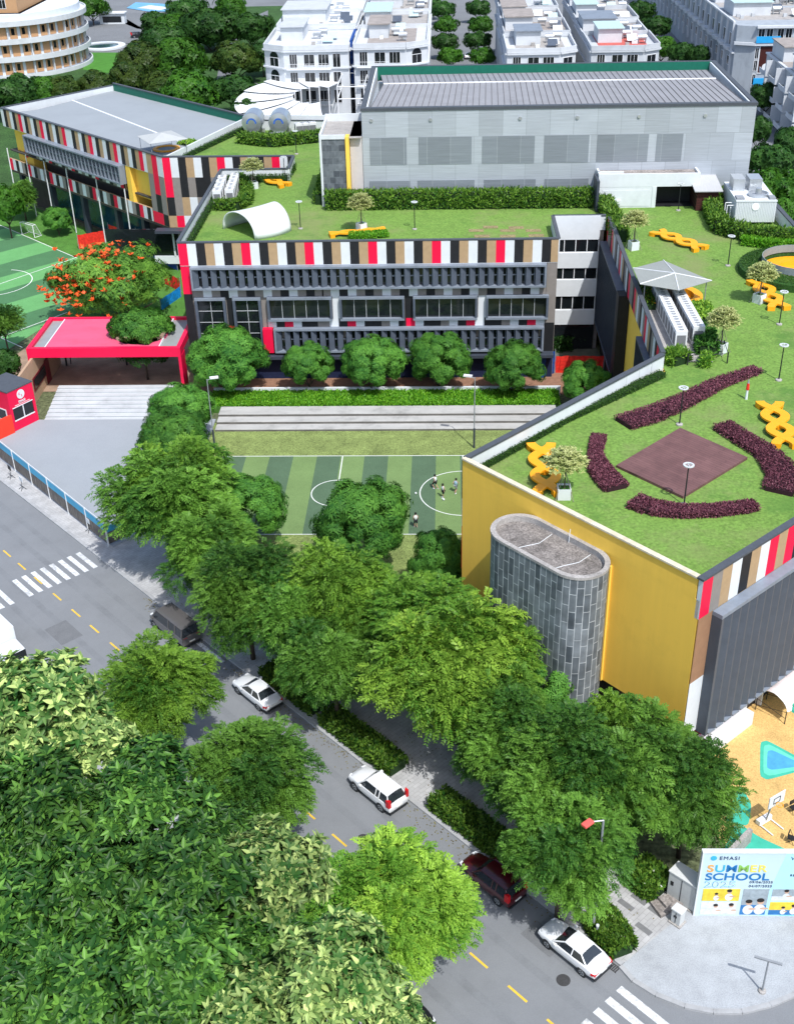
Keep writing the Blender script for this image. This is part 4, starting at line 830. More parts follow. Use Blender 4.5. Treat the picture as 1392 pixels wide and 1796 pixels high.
hedge('shrub_row','tall green shrubs wrapped around the container and shed',[gp(1255,345,L),gp(1247,380,L),gp(1262,408,L),gp(1300,418,L),gp(1350,425,L),gp(1392,428,L)],1.6,1.5,L,lf_hedge,4500,.5,.18)
hedge('shrub_row','bright green ground shrubs between container shrubs and yellow ring',[gp(1300,425,L),gp(1345,428,L),gp(1400,430,L)],[2.2,3,3],.7,L,lf_lush,4500,.35,.18)
hedge('shrub_row','light green bush beside the right row of air conditioners',[gp(1222,545,L),gp(1232,575,L)],2.0,1.0,L,lf_lime,1300,.35,.2)
hedge('shrub_row','glossy dark bushes along the right row of air conditioners',[gp(1230,585,L),gp(1240,625,L)],1.7,1.0,L,lf_mango,1300,.4,.2)
hedge('shrub_row','spiky green plants in front of the left row of air conditioners',[gp(1172,628,L),gp(1195,640,L)],1.8,.9,L,lf_fresh,900,.6,.12)
hedge('shrub_row','round spiky plant in front of the right row of air conditioners',[gp(1228,638,L),gp(1246,640,L)],1.4,.7,L,lf_fresh,700,.55,.12)
hedge('shrub_row','bushes on the lawn behind the left air conditioners beside the sail',[gp(1128,500,L),gp(1142,545,L)],1.2,.8,L,lf_hedge,1000,.4,.2)
hedge('shrub_row','lime green bush left of the round orange seat on the far roof',[gp(322,262,L),gp(340,257,L)],2,.9,L,lf_lime,900,.4,.2)
hedge('shrub_row','low green bed in front of the orange bench by the striped parapet',[gp(612,416,L),gp(660,414,L),gp(680,412,L)],1.6,.4,L,lf_lush,1800,.25,.14)
g5 = 'dark red beds around the square deck'
for lb, pts, wd in (('long straight dark red bed between white wall and square deck',((1092,742),(1140,728),(1200,703),(1260,672),(1328,648)),[2.2,2.3,1.9,1.5,1.1]),
  ('curved dark red bed left of the square deck, split near the pale tree',((1050,765),(1043,795),(1050,820),(1068,843),(1082,856)),[1.1,.9,1.7,1.9,1.9]),
  ('curved dark red bed along the lower corner of the square deck',((1110,878),(1140,890),(1190,897),(1250,896),(1300,890),(1325,886)),[1.8,1.7,1.4,1.2,1.2,1.0]),
  ('curved dark red bed right of the square deck',((1265,745),(1300,768),(1345,795),(1380,835),(1365,862)),[1.7,1.8,1.9,2.8,2.3])):
    hedge('planting_bed', lb, [gp(x,y,L+.2) for x,y in pts], wd, .42, L, lf_purple, 6500, .17, .09, 'flower bed', g5, core=pcore)
# round green bank with the sunken orange seat
rb = gp(1400,478,L)
gh = thing('round_hedge','wide trimmed round hedge bank with sunken orange seat at the right edge','hedge',(rb.x,rb.y,L))
b = MB(); b.lathe([(6.3,0),(6.3,.75),(5.9,.9),(4.0,.95),(3.9,.3)],48); b.build('hedge_bank', mat('bank_green', (.022,.07,.012), .95, .3, 1.5, bump=.6, fine=9), gh)
gq = np.random.default_rng(3); n = 9000; a = gq.uniform(0,6.28,n); rr = gq.uniform(4.0,6.35,n); zz = np.where(rr > 6.1, gq.uniform(.1,.85,n), .93); d = gq.normal(size=(n,3))*.7; d[:,2] += .4
leaves('leaf_coat', np.stack([rr*np.cos(a),rr*np.sin(a),zz],1), d, np.stack([np.cos(a)*.3,np.sin(a)*.3,np.ones(n)],1), .16, .09, lf_trim, gq.uniform(0,1,n), gh)
b = MB(); b.lathe([(3.85,0),(3.85,.5),(2.2,.52),(2.1,.1),(0,.1)],40); b.build('seat', orange, gh)
b = MB(); b.lathe([(3.9,.95),(3.92,1.75),(3.98,1.75),(3.98,.95)],48); b.build('rail', mat('rail_grey', (.22,.26,.27), .4, .1, 3), gh)
# street hedges
def nrd(a, c): return [Vector(rd(a, c))]
for s0, s1, t, lb in ((-24,-17.5,1.4,'dark street hedge beside the upper white sedan'),(-16.5,-8.5,1.3,'dark street hedge between the upper sedan and the white SUV'),(-4.5,4.0,1.3,'dark street hedge between the white SUV and the dark red car')):
    hedge('street_hedge', lb, [rd(s0,t),rd((s0+s1)/2,t),rd(s1,t)], 1.7, .9, .12, lf_hedge, 4000, .32, .17, group='kerb side hedges')
hedge('street_hedge','leafy hedge with white blossoms beside the rear of the lower white sedan',[gp(1045,1615),gp(1068,1645),gp(1092,1680)],[1.8,1.9,1.5],.9,.1,lf_hedge,3600,.34,.19,flowers=.025)
hedge('street_hedge','leafy hedge with white blossoms between paving slabs and utility cabinet',[gp(1112,1535),gp(1140,1558),gp(1160,1572)],[2,2.1,1.6],1.0,.1,lf_hedge,3600,.34,.19,flowers=.02)
# bright green strip on the planting bed: uncountable ground cover
n = 34000; gq = np.random.default_rng(8); d = gq.normal(size=(n,3))*.7; d[:,2] += .15
o = leaves('ground_cover', np.stack([gq.uniform(-27,13,n),gq.uniform(120.7,124.5,n),0.75+gq.uniform(0,.2,n)],1), d, gq.normal(size=(n,3))*.5+np.array([0,0,1]), gq.uniform(.2,.4,n), .16, lf_lush, gq.uniform(0,1,n))
tag(o, 'bright green ground cover strip between bleachers and brick path', 'ground cover', None, 'stuff')

for s0, t0, lb in ((-29,-7.5,'round iron manhole cover in the street near the zebra crossing'),(-5.5,-4.6,'round iron manhole cover in the street left of the white SUV'),(11,-3.2,'round iron manhole cover in front of the plaza crossing')):
    x, y = rd(s0,t0); q = MB(); q.lathe([(0,.025),(.36,.025),(.42,.018),(.42,0)],24); o = q.build('manhole_cover', mat('cast_iron',(.05,.05,.052),.6,.3,8), None); o.location = (x,y,.01); tag(o,lb,'manhole cover')
for s0, lb in ((-7.2,'iron kerb drain grate just ahead of the white SUV'),(12.2,'iron kerb drain grate between white sedan and plaza')):
    x, y = rd(s0,-.35); q = MB()
    for i in range(9): q.box(-.55+i*.13,-.48+i*.13,-.2,.2,0,.03)
    q.box(-.6,.6,-.24,-.2,0,.03); q.box(-.6,.6,.2,.24,0,.03); o = q.build('drain_grate', MATS['cast_iron'], None); o.location = (x,y,.012); o.rotation_euler = (0,0,math.atan2(U.y,U.x)); tag(o,lb,'drain')
n = 900; gq = np.random.default_rng(21); ss_ = gq.uniform(-40,12,n); tt_ = np.where(gq.uniform(0,1,n) < .6, -np.abs(gq.normal(size=n))*.5-.05, gq.uniform(.4,6,n)); zz_ = np.where(tt_ < 0,.03,.145)
P_ = np.stack([K0.x+U.x*ss_+Nn.x*tt_, K0.y+U.y*ss_+Nn.y*tt_, zz_],1); d = gq.normal(size=(n,3)); d[:,2] *= .1
o = leaves('leaf_litter', P_, d, np.tile([[0,0,1.]],(n,1))+gq.normal(size=(n,3))*.2, .16, .08, leafmat('litter_leaf',(.10,.07,.02),(.22,.20,.05),.1), gq.uniform(0,1,n)); tag(o,'fallen leaves along the kerb and sidewalk','leaf litter',None,'stuff')
# ---------------------------------------------------------------- cars
tailred = mat('tail_light', (.55,.01,.015), .3, .1, 3); headl = mat('head_light', (.7,.73,.75), .15, .1, 3); plate = mat('number_plate', (.75,.75,.72), .5, .05, 3)
def carpaint(name, col): 
    M = mat(name, col, .28, .03, 1, spec=.5); M.node_tree.nodes['Principled BSDF'].inputs['Coat Weight'].default_value = .7; M.node_tree.nodes['Principled BSDF'].inputs['Coat Roughness'].default_value = .05; return M
def car(label, cat, loc, hd, paint, kind='sedan', group=None, name='parked_car'):
    """front along local +x"""
    SP = dict(sedan=dict(L=4.6,W=1.8,st=[(-2.3,.62,.78,.70),(-2.22,.42,.86,.84),(-1.6,.3,1.0,.9),(-.6,.28,.97,.9),(.6,.28,.96,.9),(1.3,.3,.92,.89),(1.9,.34,.80,.84),(2.22,.4,.68,.76),(2.3,.5,.6,.6)],
                cab=(-1.75,1.05,-1.05,.25,.98,1.44,.80,.60),wx=(1.38,-1.35),wr=.32),
              suv=dict(L=4.6,W=1.86,st=[(-2.3,.6,.9,.78),(-2.24,.42,1.02,.9),(-1.6,.32,1.1,.92),(-.6,.3,1.08,.92),(.6,.3,1.06,.92),(1.2,.32,1.04,.91),(1.8,.36,.95,.86),(2.2,.42,.80,.78),(2.3,.52,.66,.62)],
                cab=(-2.22,1.0,-1.85,.35,1.08,1.68,.84,.66),wx=(1.4,-1.35),wr=.36),
              van=dict(L=5.4,W=1.95,st=[(-2.7,.6,1.1,.86),(-2.66,.4,1.2,.96),(-1.6,.34,1.22,.97),(0,.32,1.2,.97),(1.4,.32,1.18,.97),(2.1,.36,1.08,.93),(2.55,.42,.9,.84),(2.7,.55,.7,.7)],
                cab=(-2.66,2.0,-2.55,1.35,1.18,2.1,.9,.78),wx=(1.75,-1.6),wr=.36))[kind]
    r = thing(name, label, cat, loc, hd, group)
    b = MB(); V = []; nr_ = 11
    for x, z0, z1, hw in SP['st']:
        zm = z0+(z1-z0)*.55
        ring = [(x,-hw*.88,z0),(x,-hw*.98,z0+(z1-z0)*.25),(x,-hw,zm),(x,-hw*.95,z1-.07),(x,-hw*.84,z1),(x,0,z1+.035),(x,hw*.84,z1),(x,hw*.95,z1-.07),(x,hw,zm),(x,hw*.98,z0+(z1-z0)*.25),(x,hw*.88,z0)]
        V += ring
    k = len(SP['st']); Fs = []
    for i in range(k-1):
        for j in range(nr_):
            a = i*nr_+j; c = i*nr_+(j+1) % nr_; Fs.append((a,c,c+nr_,a+nr_))
    Fs += [tuple(range(nr_-1,-1,-1)), tuple(range((k-1)*nr_,k*nr_))]
    b.add(V, Fs, 0)
    xb0, xb1, xt0, xt1, zb, zt, hb, ht = SP['cab']
    # roof with a slight crown, pillars
    rp = []; nx = 5
    for i in range(nx):
        x = xt0+(xt1-xt0)*i/(nx-1); zz = zt-.05*abs(2*i/(nx-1)-1)**2; hh = ht-(.05 if i in (0,nx-1) else 0)
        rp += [(x,-hh,zz-.05),(x,-hh*.8,zz),(x,0,zz+.03),(x,hh*.8,zz),(x,hh,zz-.05)]
    Fs = [(i*5+j,i*5+j+1,(i+1)*5+j+1,(i+1)*5+j)[::-1] for i in range(nx-1) for j in range(4)]
    b.add(rp, Fs, 0)
    for sy in (-1,1):
        ztp = zt-.09
        for xa, xb_ in ((xb0+.12,xt0+.04),(xb1-.04,xt1-.02)): b.tube((xa,sy*(hb-.01),zb-.05),(xb_,sy*(ht-.03),ztp),.055,.045,6)
        xm = (xb0+xb1)/2*.35+(xt0+xt1)/2*.65; b.tube((xm-.05,sy*(hb+.005),zb-.05),(xm-.05,sy*(ht+.0),ztp+.03),.04,.035,6)
        b.tube((xt0,sy*(ht-.02),zt-.07),(xt1,sy*(ht-.02),zt-.07),.045,n=6)
        if kind != 'sedan': b.tube((xt0*.6,sy*(hb+.005),zb-.05),(xt0*.6,sy*ht,ztp+.03),.045,n=6)
        b.box(xb1-.45,xb1-.28,sy*(hb+.16)-.09,sy*(hb+.16)+.09,zb-.02,zb+.11)
    bo = b.build('body', [paint], r, smooth=True)
    bo.modifiers.new('s','EDGE_SPLIT').split_angle = R(38)
    b = MB(); i_ = .02
    B4 = [(xb0,-hb+.12,zb-.04),(xb1,-hb+.12,zb-.04),(xb1,hb-.12,zb-.04),(xb0,hb-.12,zb-.04)]; S4 = [(xb0+.1,-hb,zb-.04),(xb1-.1,-hb,zb-.04),(xb1-.1,hb,zb-.04),(xb0+.1,hb,zb-.04)]
    T4 = [(xt0,-ht+.03,zt-.09),(xt1,-ht+.03,zt-.09),(xt1,ht-.03,zt-.09),(xt0,ht-.03,zt-.09)]
    b.add([S4[0],S4[1],T4[1],T4[0]],[(0,1,2,3)],0); b.add([S4[3],S4[2],T4[2],T4[3]],[(3,2,1,0)],0); b.build('side_window', carglass, r)
    b = MB(); b.add([S4[1],B4[1],B4[2],S4[2],T4[2],T4[1]],[(0,1,2,3,4,5)],0); b.build('windscreen', carglass, r)
    b = MB(); b.add([S4[0],S4[3],T4[3],T4[0]],[(0,1,2,3)],0); b.build('rear_window', carglass, r)
    for x in SP['wx']:
        for sy in (-1,1):
            y = sy*(SP['W']/2-.12); q = SP['wr']
            b = MB(); b.tube((x,y-.11,q),(x,y+.11,q),q,n=18); wt = b.build('wheel', rubber, r)
            b = MB(); ys = y+sy*.112; b.tube((x,ys-.008*sy,q),(x,ys+.008*sy,q),q*.64,n=16); b.tube((x,ys,q),(x,ys+.02*sy,q),q*.15,n=8,mi=1)
            for j in range(5): t = j*1.2566; b.tube((x+math.cos(t)*q*.35,ys+.012*sy,q+math.sin(t)*q*.35),(x+math.cos(t+.5)*q*.5,ys+.014*sy,q+math.sin(t+.5)*q*.5),q*.1,n=5,mi=1)
            b.build('rim', [steel, dkmetal], wt)
            b = MB(); b.tube((x,y+sy*.02,q+.02),(x,y+sy*.115,q+.02),q*1.13,n=18); b.build('wheel_arch', dkmetal, r)
    l = SP['L']/2; zt_ = SP['st'][1][2]
    for sy in (-1,1):
        b = MB()
        if kind == 'suv': b.prism([(-l+.02,sy*.70),(-l+.02,sy*.92),(-l+.34,sy*.93),(-l+.2,sy*.72)], zt_-.12, zt_+.5)
        else: b.prism([(-l-.0,sy*.45),(-l+.02,sy*.80),(-l+.3,sy*.885),(-l+.26,sy*.5)], zt_-.2, zt_-.04)
        b.build('tail_light', tailred, r)
        b = MB(); fz = SP['st'][-2][2]; b.prism([(l-.42,sy*.80),(l-.12,sy*.72),(l-.07,sy*.45),(l-.3,sy*.5)], fz-.12, fz+.05); b.build('headlight', headl, r)
    b = MB(); b.box(-l-.03,-l+.02,-.26,.26,.62,.74); b.build('number_plate', plate, r)
    b = MB(); b.box(-l-.02,-l+.3,-.78,.78,.3,.44); b.box(l-.3,l+.01,-.6,.6,.33,.46); b.build('bumper_trim', dkmetal, r)
    return r
hd0 = math.atan2(-U.y,-U.x)
wp = carpaint('white_paint_car', (.74,.76,.78)); wp2 = carpaint('pearl_paint_car', (.70,.725,.75)); rp_ = carpaint('dark_red_paint', (.06,.003,.007)); gpnt = carpaint('van_grey_paint', (.10,.095,.095)); bk = carpaint('black_paint_car', (.012,.013,.016))
gc = 'cars parked along the kerb'
def at_road(px, py, z=.6): p = gp(px,py,z); return (p.x,p.y,.012)
car('white sedan parked at the kerb below the drooping tree, farther of the two sedans','car',at_road(450,1213),hd0,wp2,'sedan',gc)
car('white SUV with tall red tail lights parked mid street','car',at_road(661,1380,.8),hd0,wp,'suv',gc)
car('dark red car half hidden under overhanging branches','car',at_road(862,1540,.7),hd0,rp_,'suv',gc)
car('white sedan with dark rear window parked nearest the plaza','car',at_road(1006,1662),hd0,wp,'sedan',gc)
car('dark grey van parked under the big street tree by the crossing','van',at_road(305,1093,1.0),hd0,gpnt,'van',gc)
car('black car with only its bumper showing beyond the bottom foliage','car',at_road(700,1765,.6),math.atan2(U.y,U.x)+.05,bk,'sedan',gc)
# white truck top at the left edge
tk = gp(6,1132,1.6); tr_ = thing('white_truck','white box truck at the left edge in front of the pale foliage','truck',(tk.x,tk.y,.012),math.atan2(U.y,U.x))
b = MB(); b.box(-4.4,.2,-1.1,1.1,.9,3.1); b.build('cargo_box', white, tr_, bevel=.06)
b = MB(); b.prism([(.35,-1),(2.2,-.95),(2.2,.95),(.35,1)],.5,2.1); b.build('cab', white, tr_, bevel=.2)
b = MB(); b.add([(2.23,-.9,1.3),(2.23,.9,1.3),(2.21,.9,2.0),(2.21,-.9,2.0)],[(0,1,2,3)],0); b.build('windscreen', glass, tr_)
for x in (1.5,-3):
    for y in (-.95,.95): b = MB(); b.tube((x,y-.14,.42),(x,y+.14,.42),.42,n=16); b.build('wheel', rubber, tr_)

# ---------------------------------------------------------------- writing
def text(body, size, mats, parent, M, name='lettering', ext=.01, off=.0, spacing=1., align='LEFT', xs=1.):
    cu = bpy.data.curves.new('lettering_curve','FONT'); cu.body = body; cu.size = size; cu.extrude = ext; cu.offset = off; cu.space_character = spacing; cu.align_x = align
    to = bpy.data.objects.new('lettering_curve', cu); C.objects.link(to); bpy.context.view_layer.update()
    me = bpy.data.meshes.new_from_object(to.evaluated_get(bpy.context.evaluated_depsgraph_get())); C.objects.unlink(to); bpy.data.objects.remove(to); me.name = name
    me.materials.clear(); me.materials.append(mats); me.transform(M @ Matrix.Diagonal((xs,1,1,1))); wd = max([v.co.x for v in me.vertices] or [0])
    o = bpy.data.objects.new(name, me); C.objects.link(o); o.parent = parent; return o, wd
def upright(x, y, z): return Matrix.Translation((x,y,z)) @ Matrix.Rotation(R(90),4,'X')
# billboard
B0 = gp(1217,1606,.14); B1 = gp(1425,1607,.14)
ba = math.atan2(B1.y-B0.y, B1.x-B0.x)
bb = thing('billboard','large white and blue summer school billboard standing behind the pale plaza','billboard',(B0.x,B0.y,.14),ba)
BW, BH = 7.6, 5.5
b = MB(); b.box(0,BW,0,.25,0,BH); b.build('board', mat('board_white', (.52,.67,.73), .4, .05, .3), bb)
b = MB(); b.box(-.08,0,-.04,.3,0,BH+.06); b.box(0,BW,-.04,.3,BH,BH+.06); b.build('board_frame', white, bb)
b = MB(); b.add([(3.9,-.006,0),(BW,-.006,0),(BW,-.006,BH-.6),(4.9,-.006,BH)],[(0,1,2,3)],0); b.add([(5.2,-.009,0),(BW,-.009,0),(BW,-.009,BH-1.6)],[(0,1,2)],1); b.build('colour_field', [mat('board_sky', (.42,.74,.84), .4, .08, .5), mat('board_cyan', (.25,.62,.80), .4, .08, .5)], bb)
tcol = dict(o=mat('letter_orange',(.72,.36,.08),.4,.03,1), g=mat('letter_green',(.24,.50,.10),.4,.03,1), b=mat('letter_blue',(.01,.16,.42),.4,.03,1), c=mat('letter_cyan',(.05,.42,.62),.4,.03,1), y=mat('letter_yellow',(.78,.66,.12),.4,.03,1), d=mat('letter_navy',(.03,.06,.14),.4,.03,1), w=white)
x = .32
for ch, k in zip('SUMMER','ocbgyy'):
    o, x2 = text(ch, .82, tcol[k], bb, upright(x,-.02,3.92), off=.011, xs=1.12); x = x2+.05
text('SCHOOL', .84, tcol['b'], bb, upright(.28,-.02,3.2), off=.012, xs=1.14)
text('2025', .78, tcol['c'], bb, upright(.28,-.02,2.55), off=.004, xs=1.25); text('2025', .78, white, bb, upright(.30,-.026,2.555), off=-.012, xs=1.235)
text('09/06/2025', .27, tcol['d'], bb, upright(3.0,-.02,2.93), spacing=1.15); text('04/07/2025', .27, tcol['d'], bb, upright(3.0,-.02,2.58), spacing=1.15)
text('EMASI', .40, tcol['d'], bb, upright(.95,-.02,4.95), spacing=1.2); text('WASC', .38, tcol['d'], bb, upright(5.2,-.02,4.95), spacing=1.1)
text('REGISTER', .24, tcol['d'], bb, upright(5.35,-.02,3.55), spacing=1.25, off=.004); text('NOW', .24, tcol['d'], bb, upright(5.75,-.02,3.25), spacing=1.25, off=.004)
b = MB(); b.lathe([(0,0),(.19,0),(.19,.02),(0,.02)],20); b.v = [(v[0]+.62,-v[2]-.005,v[1]+5.08) for v in b.v]; b.build('emblem', tcol['c'], bb)
b = MB(); b.box(6.9,7.5,-.02,-.002,3.2,3.75); b.build('label_patch', mat('patch_blue',(.02,.16,.30),.4,.05,1), bb)
skin = mat('print_skin',(.55,.36,.26),.5,.1,3); hair = mat('print_hair',(.02,.017,.015),.5,.1,3)
def picture(x0,x1,z0,z1,bg,floor,figs):
    b = MB(); b.box(x0,x1,-.02,-.003,z0,z1,0); b.box(x0,x1,-.024,-.021,z0,z0+(z1-z0)*.38,1)
    for fx, fs, sc in figs:
        X = x0+(x1-x0)*fx; h = (z1-z0)*fs; zb = z0+.05
        for cxx, czz, rx, rz, mi in ((0,h*.32,h*.26,h*.34,2),(0,h*.82,h*.15,h*.18,3),(-.02,h*.92,h*.17,h*.14,4),(h*.2,h*.38,h*.2,h*.07,3)):
            yy = -.026-.002*mi; b.add([(X+cxx+rx*math.cos(t),yy,zb+czz+rz*math.sin(t)) for t in [i*.5236 for i in range(12)]],[tuple(range(12))],mi)
    b.build('picture',[mat('print_'+bg[0],bg[1],.4,.25,2.5),mat('print_'+floor[0],floor[1],.4,.25,3),white,skin,hair],bb)
pk = dict(y=('yellow',(.70,.55,.05)),w=('white',(.62,.66,.68)),b=('blue',(.03,.17,.42)),g=('grey',(.30,.36,.40)),c=('cyan',(.14,.40,.60)))
picture(.3,2.55,1.35,2.4,pk['y'],pk['y'],((.38,.62,1),(.72,.9,1))); picture(.3,2.5,.12,1.22,pk['w'],pk['w'],((.42,.8,1),(.85,.85,1)))
picture(2.75,4.3,.12,2.4,pk['g'],pk['b'],((.3,.55,1),(.75,.6,1))); picture(4.5,7.0,1.4,2.4,pk['g'],pk['w'],((.35,.9,1),(.8,.5,1))); picture(4.5,7.0,.12,1.25,pk['y'],pk['b'],((.35,.6,1),(.6,.75,1)))
# ---------------------------------------------------------------- red entrance canopy, guard house, steps
ecx = gp(44,770); XL, XR, Y0, Y1, ZT = -48.6, -30.55, 125.3, 135.0, 6.1
en = thing('entrance_canopy','red portal canopy with a tree growing through its roof above white steps','canopy',(XL,Y0,0))
wd = XR-XL; dp = Y1-Y0
pinkr = mat('faded_red_roof', (.66,.095,.18), .7, .12, .5, dirt=.18, stretch=(.4,1.2,1)); redp = mat('canopy_red', (.72,.006,.06), .45, .05, 1)
b = MB(); b.box(0,wd,0,.5,ZT-1.15,ZT,0); b.box(0,wd,dp-.4,dp,ZT-1.0,ZT,0); b.box(0,.5,.5,dp-.4,ZT-.9,ZT,0); b.box(wd-.5,wd,.5,dp-.4,ZT-.9,ZT,0); b.build('fascia', redp, en)
b = MB(); b.box(.5,2.0,.5,dp-.4,ZT-.5,ZT-.35,1); b.box(wd-2.6,wd-.5,.5,dp-.4,ZT-.5,ZT-.35,1)
# roof slab with a round opening for the tree
hc = (12.6, 4.4); hr = 3.1; n = 40; ring = [(hc[0]+hr*math.cos(2*math.pi*i/n), hc[1]+hr*math.sin(2*math.pi*i/n)) for i in range(n)]
x0, x1, y0, y1 = 2.0, wd-2.6, .5, dp-.4
def bord(t):
    c, s_ = math.cos(t), math.sin(t); k = min([(x1-hc[0])/c if c > 1e-6 else 1e9, (x0-hc[0])/c if c < -1e-6 else 1e9, (y1-hc[1])/s_ if s_ > 1e-6 else 1e9, (y0-hc[1])/s_ if s_ < -1e-6 else 1e9]); return (hc[0]+c*k, hc[1]+s_*k)
angs = sorted(set([2*math.pi*i/n for i in range(n)]+[math.atan2(y-hc[1],x-hc[0]) % (2*math.pi) for x in (x0,x1) for y in (y0,y1)])); k = len(angs)
for z, flip in ((ZT-.12,False),(ZT-.45,True)):
    V = [(hc[0]+hr*math.cos(t),hc[1]+hr*math.sin(t),z) for t in angs]+[(*bord(t),z) for t in angs]
    b.add(V, [((i,k+i,k+(i+1)%k,(i+1)%k) if not flip else ((i+1)%k,k+(i+1)%k,k+i,i)) for i in range(k)], 0)
b.add([(hc[0]+hr*math.cos(t),hc[1]+hr*math.sin(t),z) for z in (ZT-.45,ZT-.12) for t in angs], [(i,(i+1)%k,k+(i+1)%k,k+i) for i in range(k)], 0)
for xx in (2.0,wd-2.6): b.box(xx-.06,xx+.06,.5,dp-.4,ZT-.34,ZT-.1,2)
b.build('roof', [pinkr, mat('skylight', (.27,.285,.29), .4, .1, 1), pipe], en)
b = MB(); b.box(0,.3,0,.6,0,ZT-1.16,0); b.box(.31,.6,-6.4,dp-.6,0,ZT-1.2,1); b.box(0,.3,.61,dp-.5,0,ZT-.9,0); b.build('left_wall', [redp, mat('tan_plaster', (.42,.29,.19), .8, .08, 1)], en)
b = MB(); b.box(wd-.35,wd,0,2.2,0,ZT-1.16,0); b.box(wd-.35,wd,dp-1,dp-.45,0,ZT-1.01,0); b.build('right_wall', redp, en)
b = MB(); b.box(.61,.68,-1.5,3.2,1.3,2.9,0); b.box(.62,.72,3.2,4.6,.0,3.1,0); f = b.build('ticket_window', mat('oxblood_frame',(.14,.012,.02),.5,.1,2), en); b = MB(); b.box(.69,.71,-1.3,3.0,1.5,2.7); b.build('pane', glass, f)
for xx in (1.4, 9.0):
    b = MB(); b.tube((xx,dp-1,0),(xx,dp-1,ZT-1.0),.12,n=8); b.path([(xx+.5,dp-.8,.2),(xx+.6,dp-.8,2.2),(xx+.1,dp-.9,3.0)],.07,6); b.build('column', dkmetal, en)
b = MB(); b.box(.6,10.3,dp-1.1,dp-.9,ZT-1.3,ZT-1.0); b.build('beam', dkmetal, en)
# the tree that grows through the opening: trunk, lower shade crown and domed top
tp = thing('canopy_tree','clipped dome tree poking out of the red canopy roof','tree',(XL+hc[0],Y0+hc[1],0))
trunk_mesh(2.6,.16,2.6,5,4.6,21).build('trunk', bark, tp, smooth=True)
crown_rosette(tp, 3.75, 2.3, 6.6, 2000, lf_mango, 31, ll=.5, lw=.17, k=7, low=-.1, lumps=50, lr=.17, spr=(.8,.88)); crown_rosette(tp, 3.3, 1.5, 4.0, 900, lf_dark, 32, ll=.5, lw=.17, k=6)
b = MB()
for i in range(9): b.box(-45.6,-30.8,118.6+i*.78,125.6,i*.14+.0,(i+1)*.14-.03,0); b.box(-45.6,-30.8,118.63+i*.78,125.6,(i+1)*.14-.03,(i+1)*.14-.015,1); b.box(-45.6,-30.8,118.57+i*.78,125.6,(i+1)*.14-.015,(i+1)*.14+.005,0)  # dark strip under each nosing: the nosing's shadow put in as colour
tag(b.build('entrance_steps', [mat('white_steps', (.47,.50,.52), .8, .12, .8, dirt=.25, stretch=(.4,1,1)), mat('nosing_shade', (.2,.21,.22), .9, .2, 2)], origin=(-38,118.6,0)), 'wide white steps climbing from the forecourt to the red canopy', 'steps')
# guard house: its front turned towards the forecourt
ga = math.atan2(gp(72,738).y-gp(28,760).y, gp(72,738).x-gp(28,760).x); g0 = gp(26,758,.1)
gh_ = thing('guard_house','red guard house with white emblem and sliding window left of the white steps','guard house',(g0.x,g0.y,.0),ga)
gw = (Vector(gp(72,738))-Vector(gp(26,758))).length; GH = 4.9
b = MB(); b.box(0,gw,0,4.2,0,1.25); b.box(0,.35,0,4.2,1.25,2.9); b.box(gw-.35,gw,0,4.2,1.25,2.9); b.box(0,gw,0,4.2,2.9,GH); b.box(.36,gw-.36,1.5,4.1,1.25,2.9); b.build('wall', redp, gh_)
b = MB(); b.box(-.05,gw+.05,-.05,4.3,GH,GH+.12); b.build('roof', coping, gh_)
b = MB(); b.box(.35,gw-.35,-.03,.06,1.25,1.35); b.box(.35,gw-.35,-.03,.06,2.8,2.9); b.box(gw/2-.05,gw/2+.05,-.02,.06,1.35,2.8); f = b.build('window', pipe, gh_); b = MB(); b.box(.36,gw-.36,.07,.1,1.35,2.8); b.build('pane', glass, f)
b = MB(); b.box(-.04,-.0,.7,3.2,1.3,2.7); f = b.build('window', pipe, gh_); b = MB(); b.box(-.06,-.041,.85,3.05,1.42,2.58); b.build('pane', glass, f)
text('EMASI', .36, white, gh_, upright(gw/2,-.02,3.2), align='CENTER', off=.01)
text('INTERNATIONAL BILINGUAL SCHOOLS', .135, white, gh_, upright(gw/2,-.02,3.0), align='CENTER', off=.003) if False else None
b = MB(); b.box(gw/2-1.05,gw/2+1.05,-.02,-.003,3.02,3.08); b.build('underline', white, gh_)
b = MB(); b.lathe([(0,0),(.52,0),(.52,.02),(0,.02)],28)
b.v = [(v[0]+gw/2,-v[2]-.003,v[1]*1.05+4.12) for v in b.v]; em = b.build('emblem', white, gh_)
text('G', .38, redp, em, upright(gw/2-.36,-.03,4.08)); text('S', .38, redp, em, upright(gw/2-.0,-.03,3.82))
g2_ = gp(26,760); g3 = gp(-60,800)
b = MB(); b.wall(g2_, g3, .3, 0, 2.3); tag(b.build('boundary_wall', mat('orange_red_wall',(.78,.05,.025),.6,.08,1), origin=(g3.x,g3.y,0)), 'orange red boundary wall left of the guard house', 'wall')
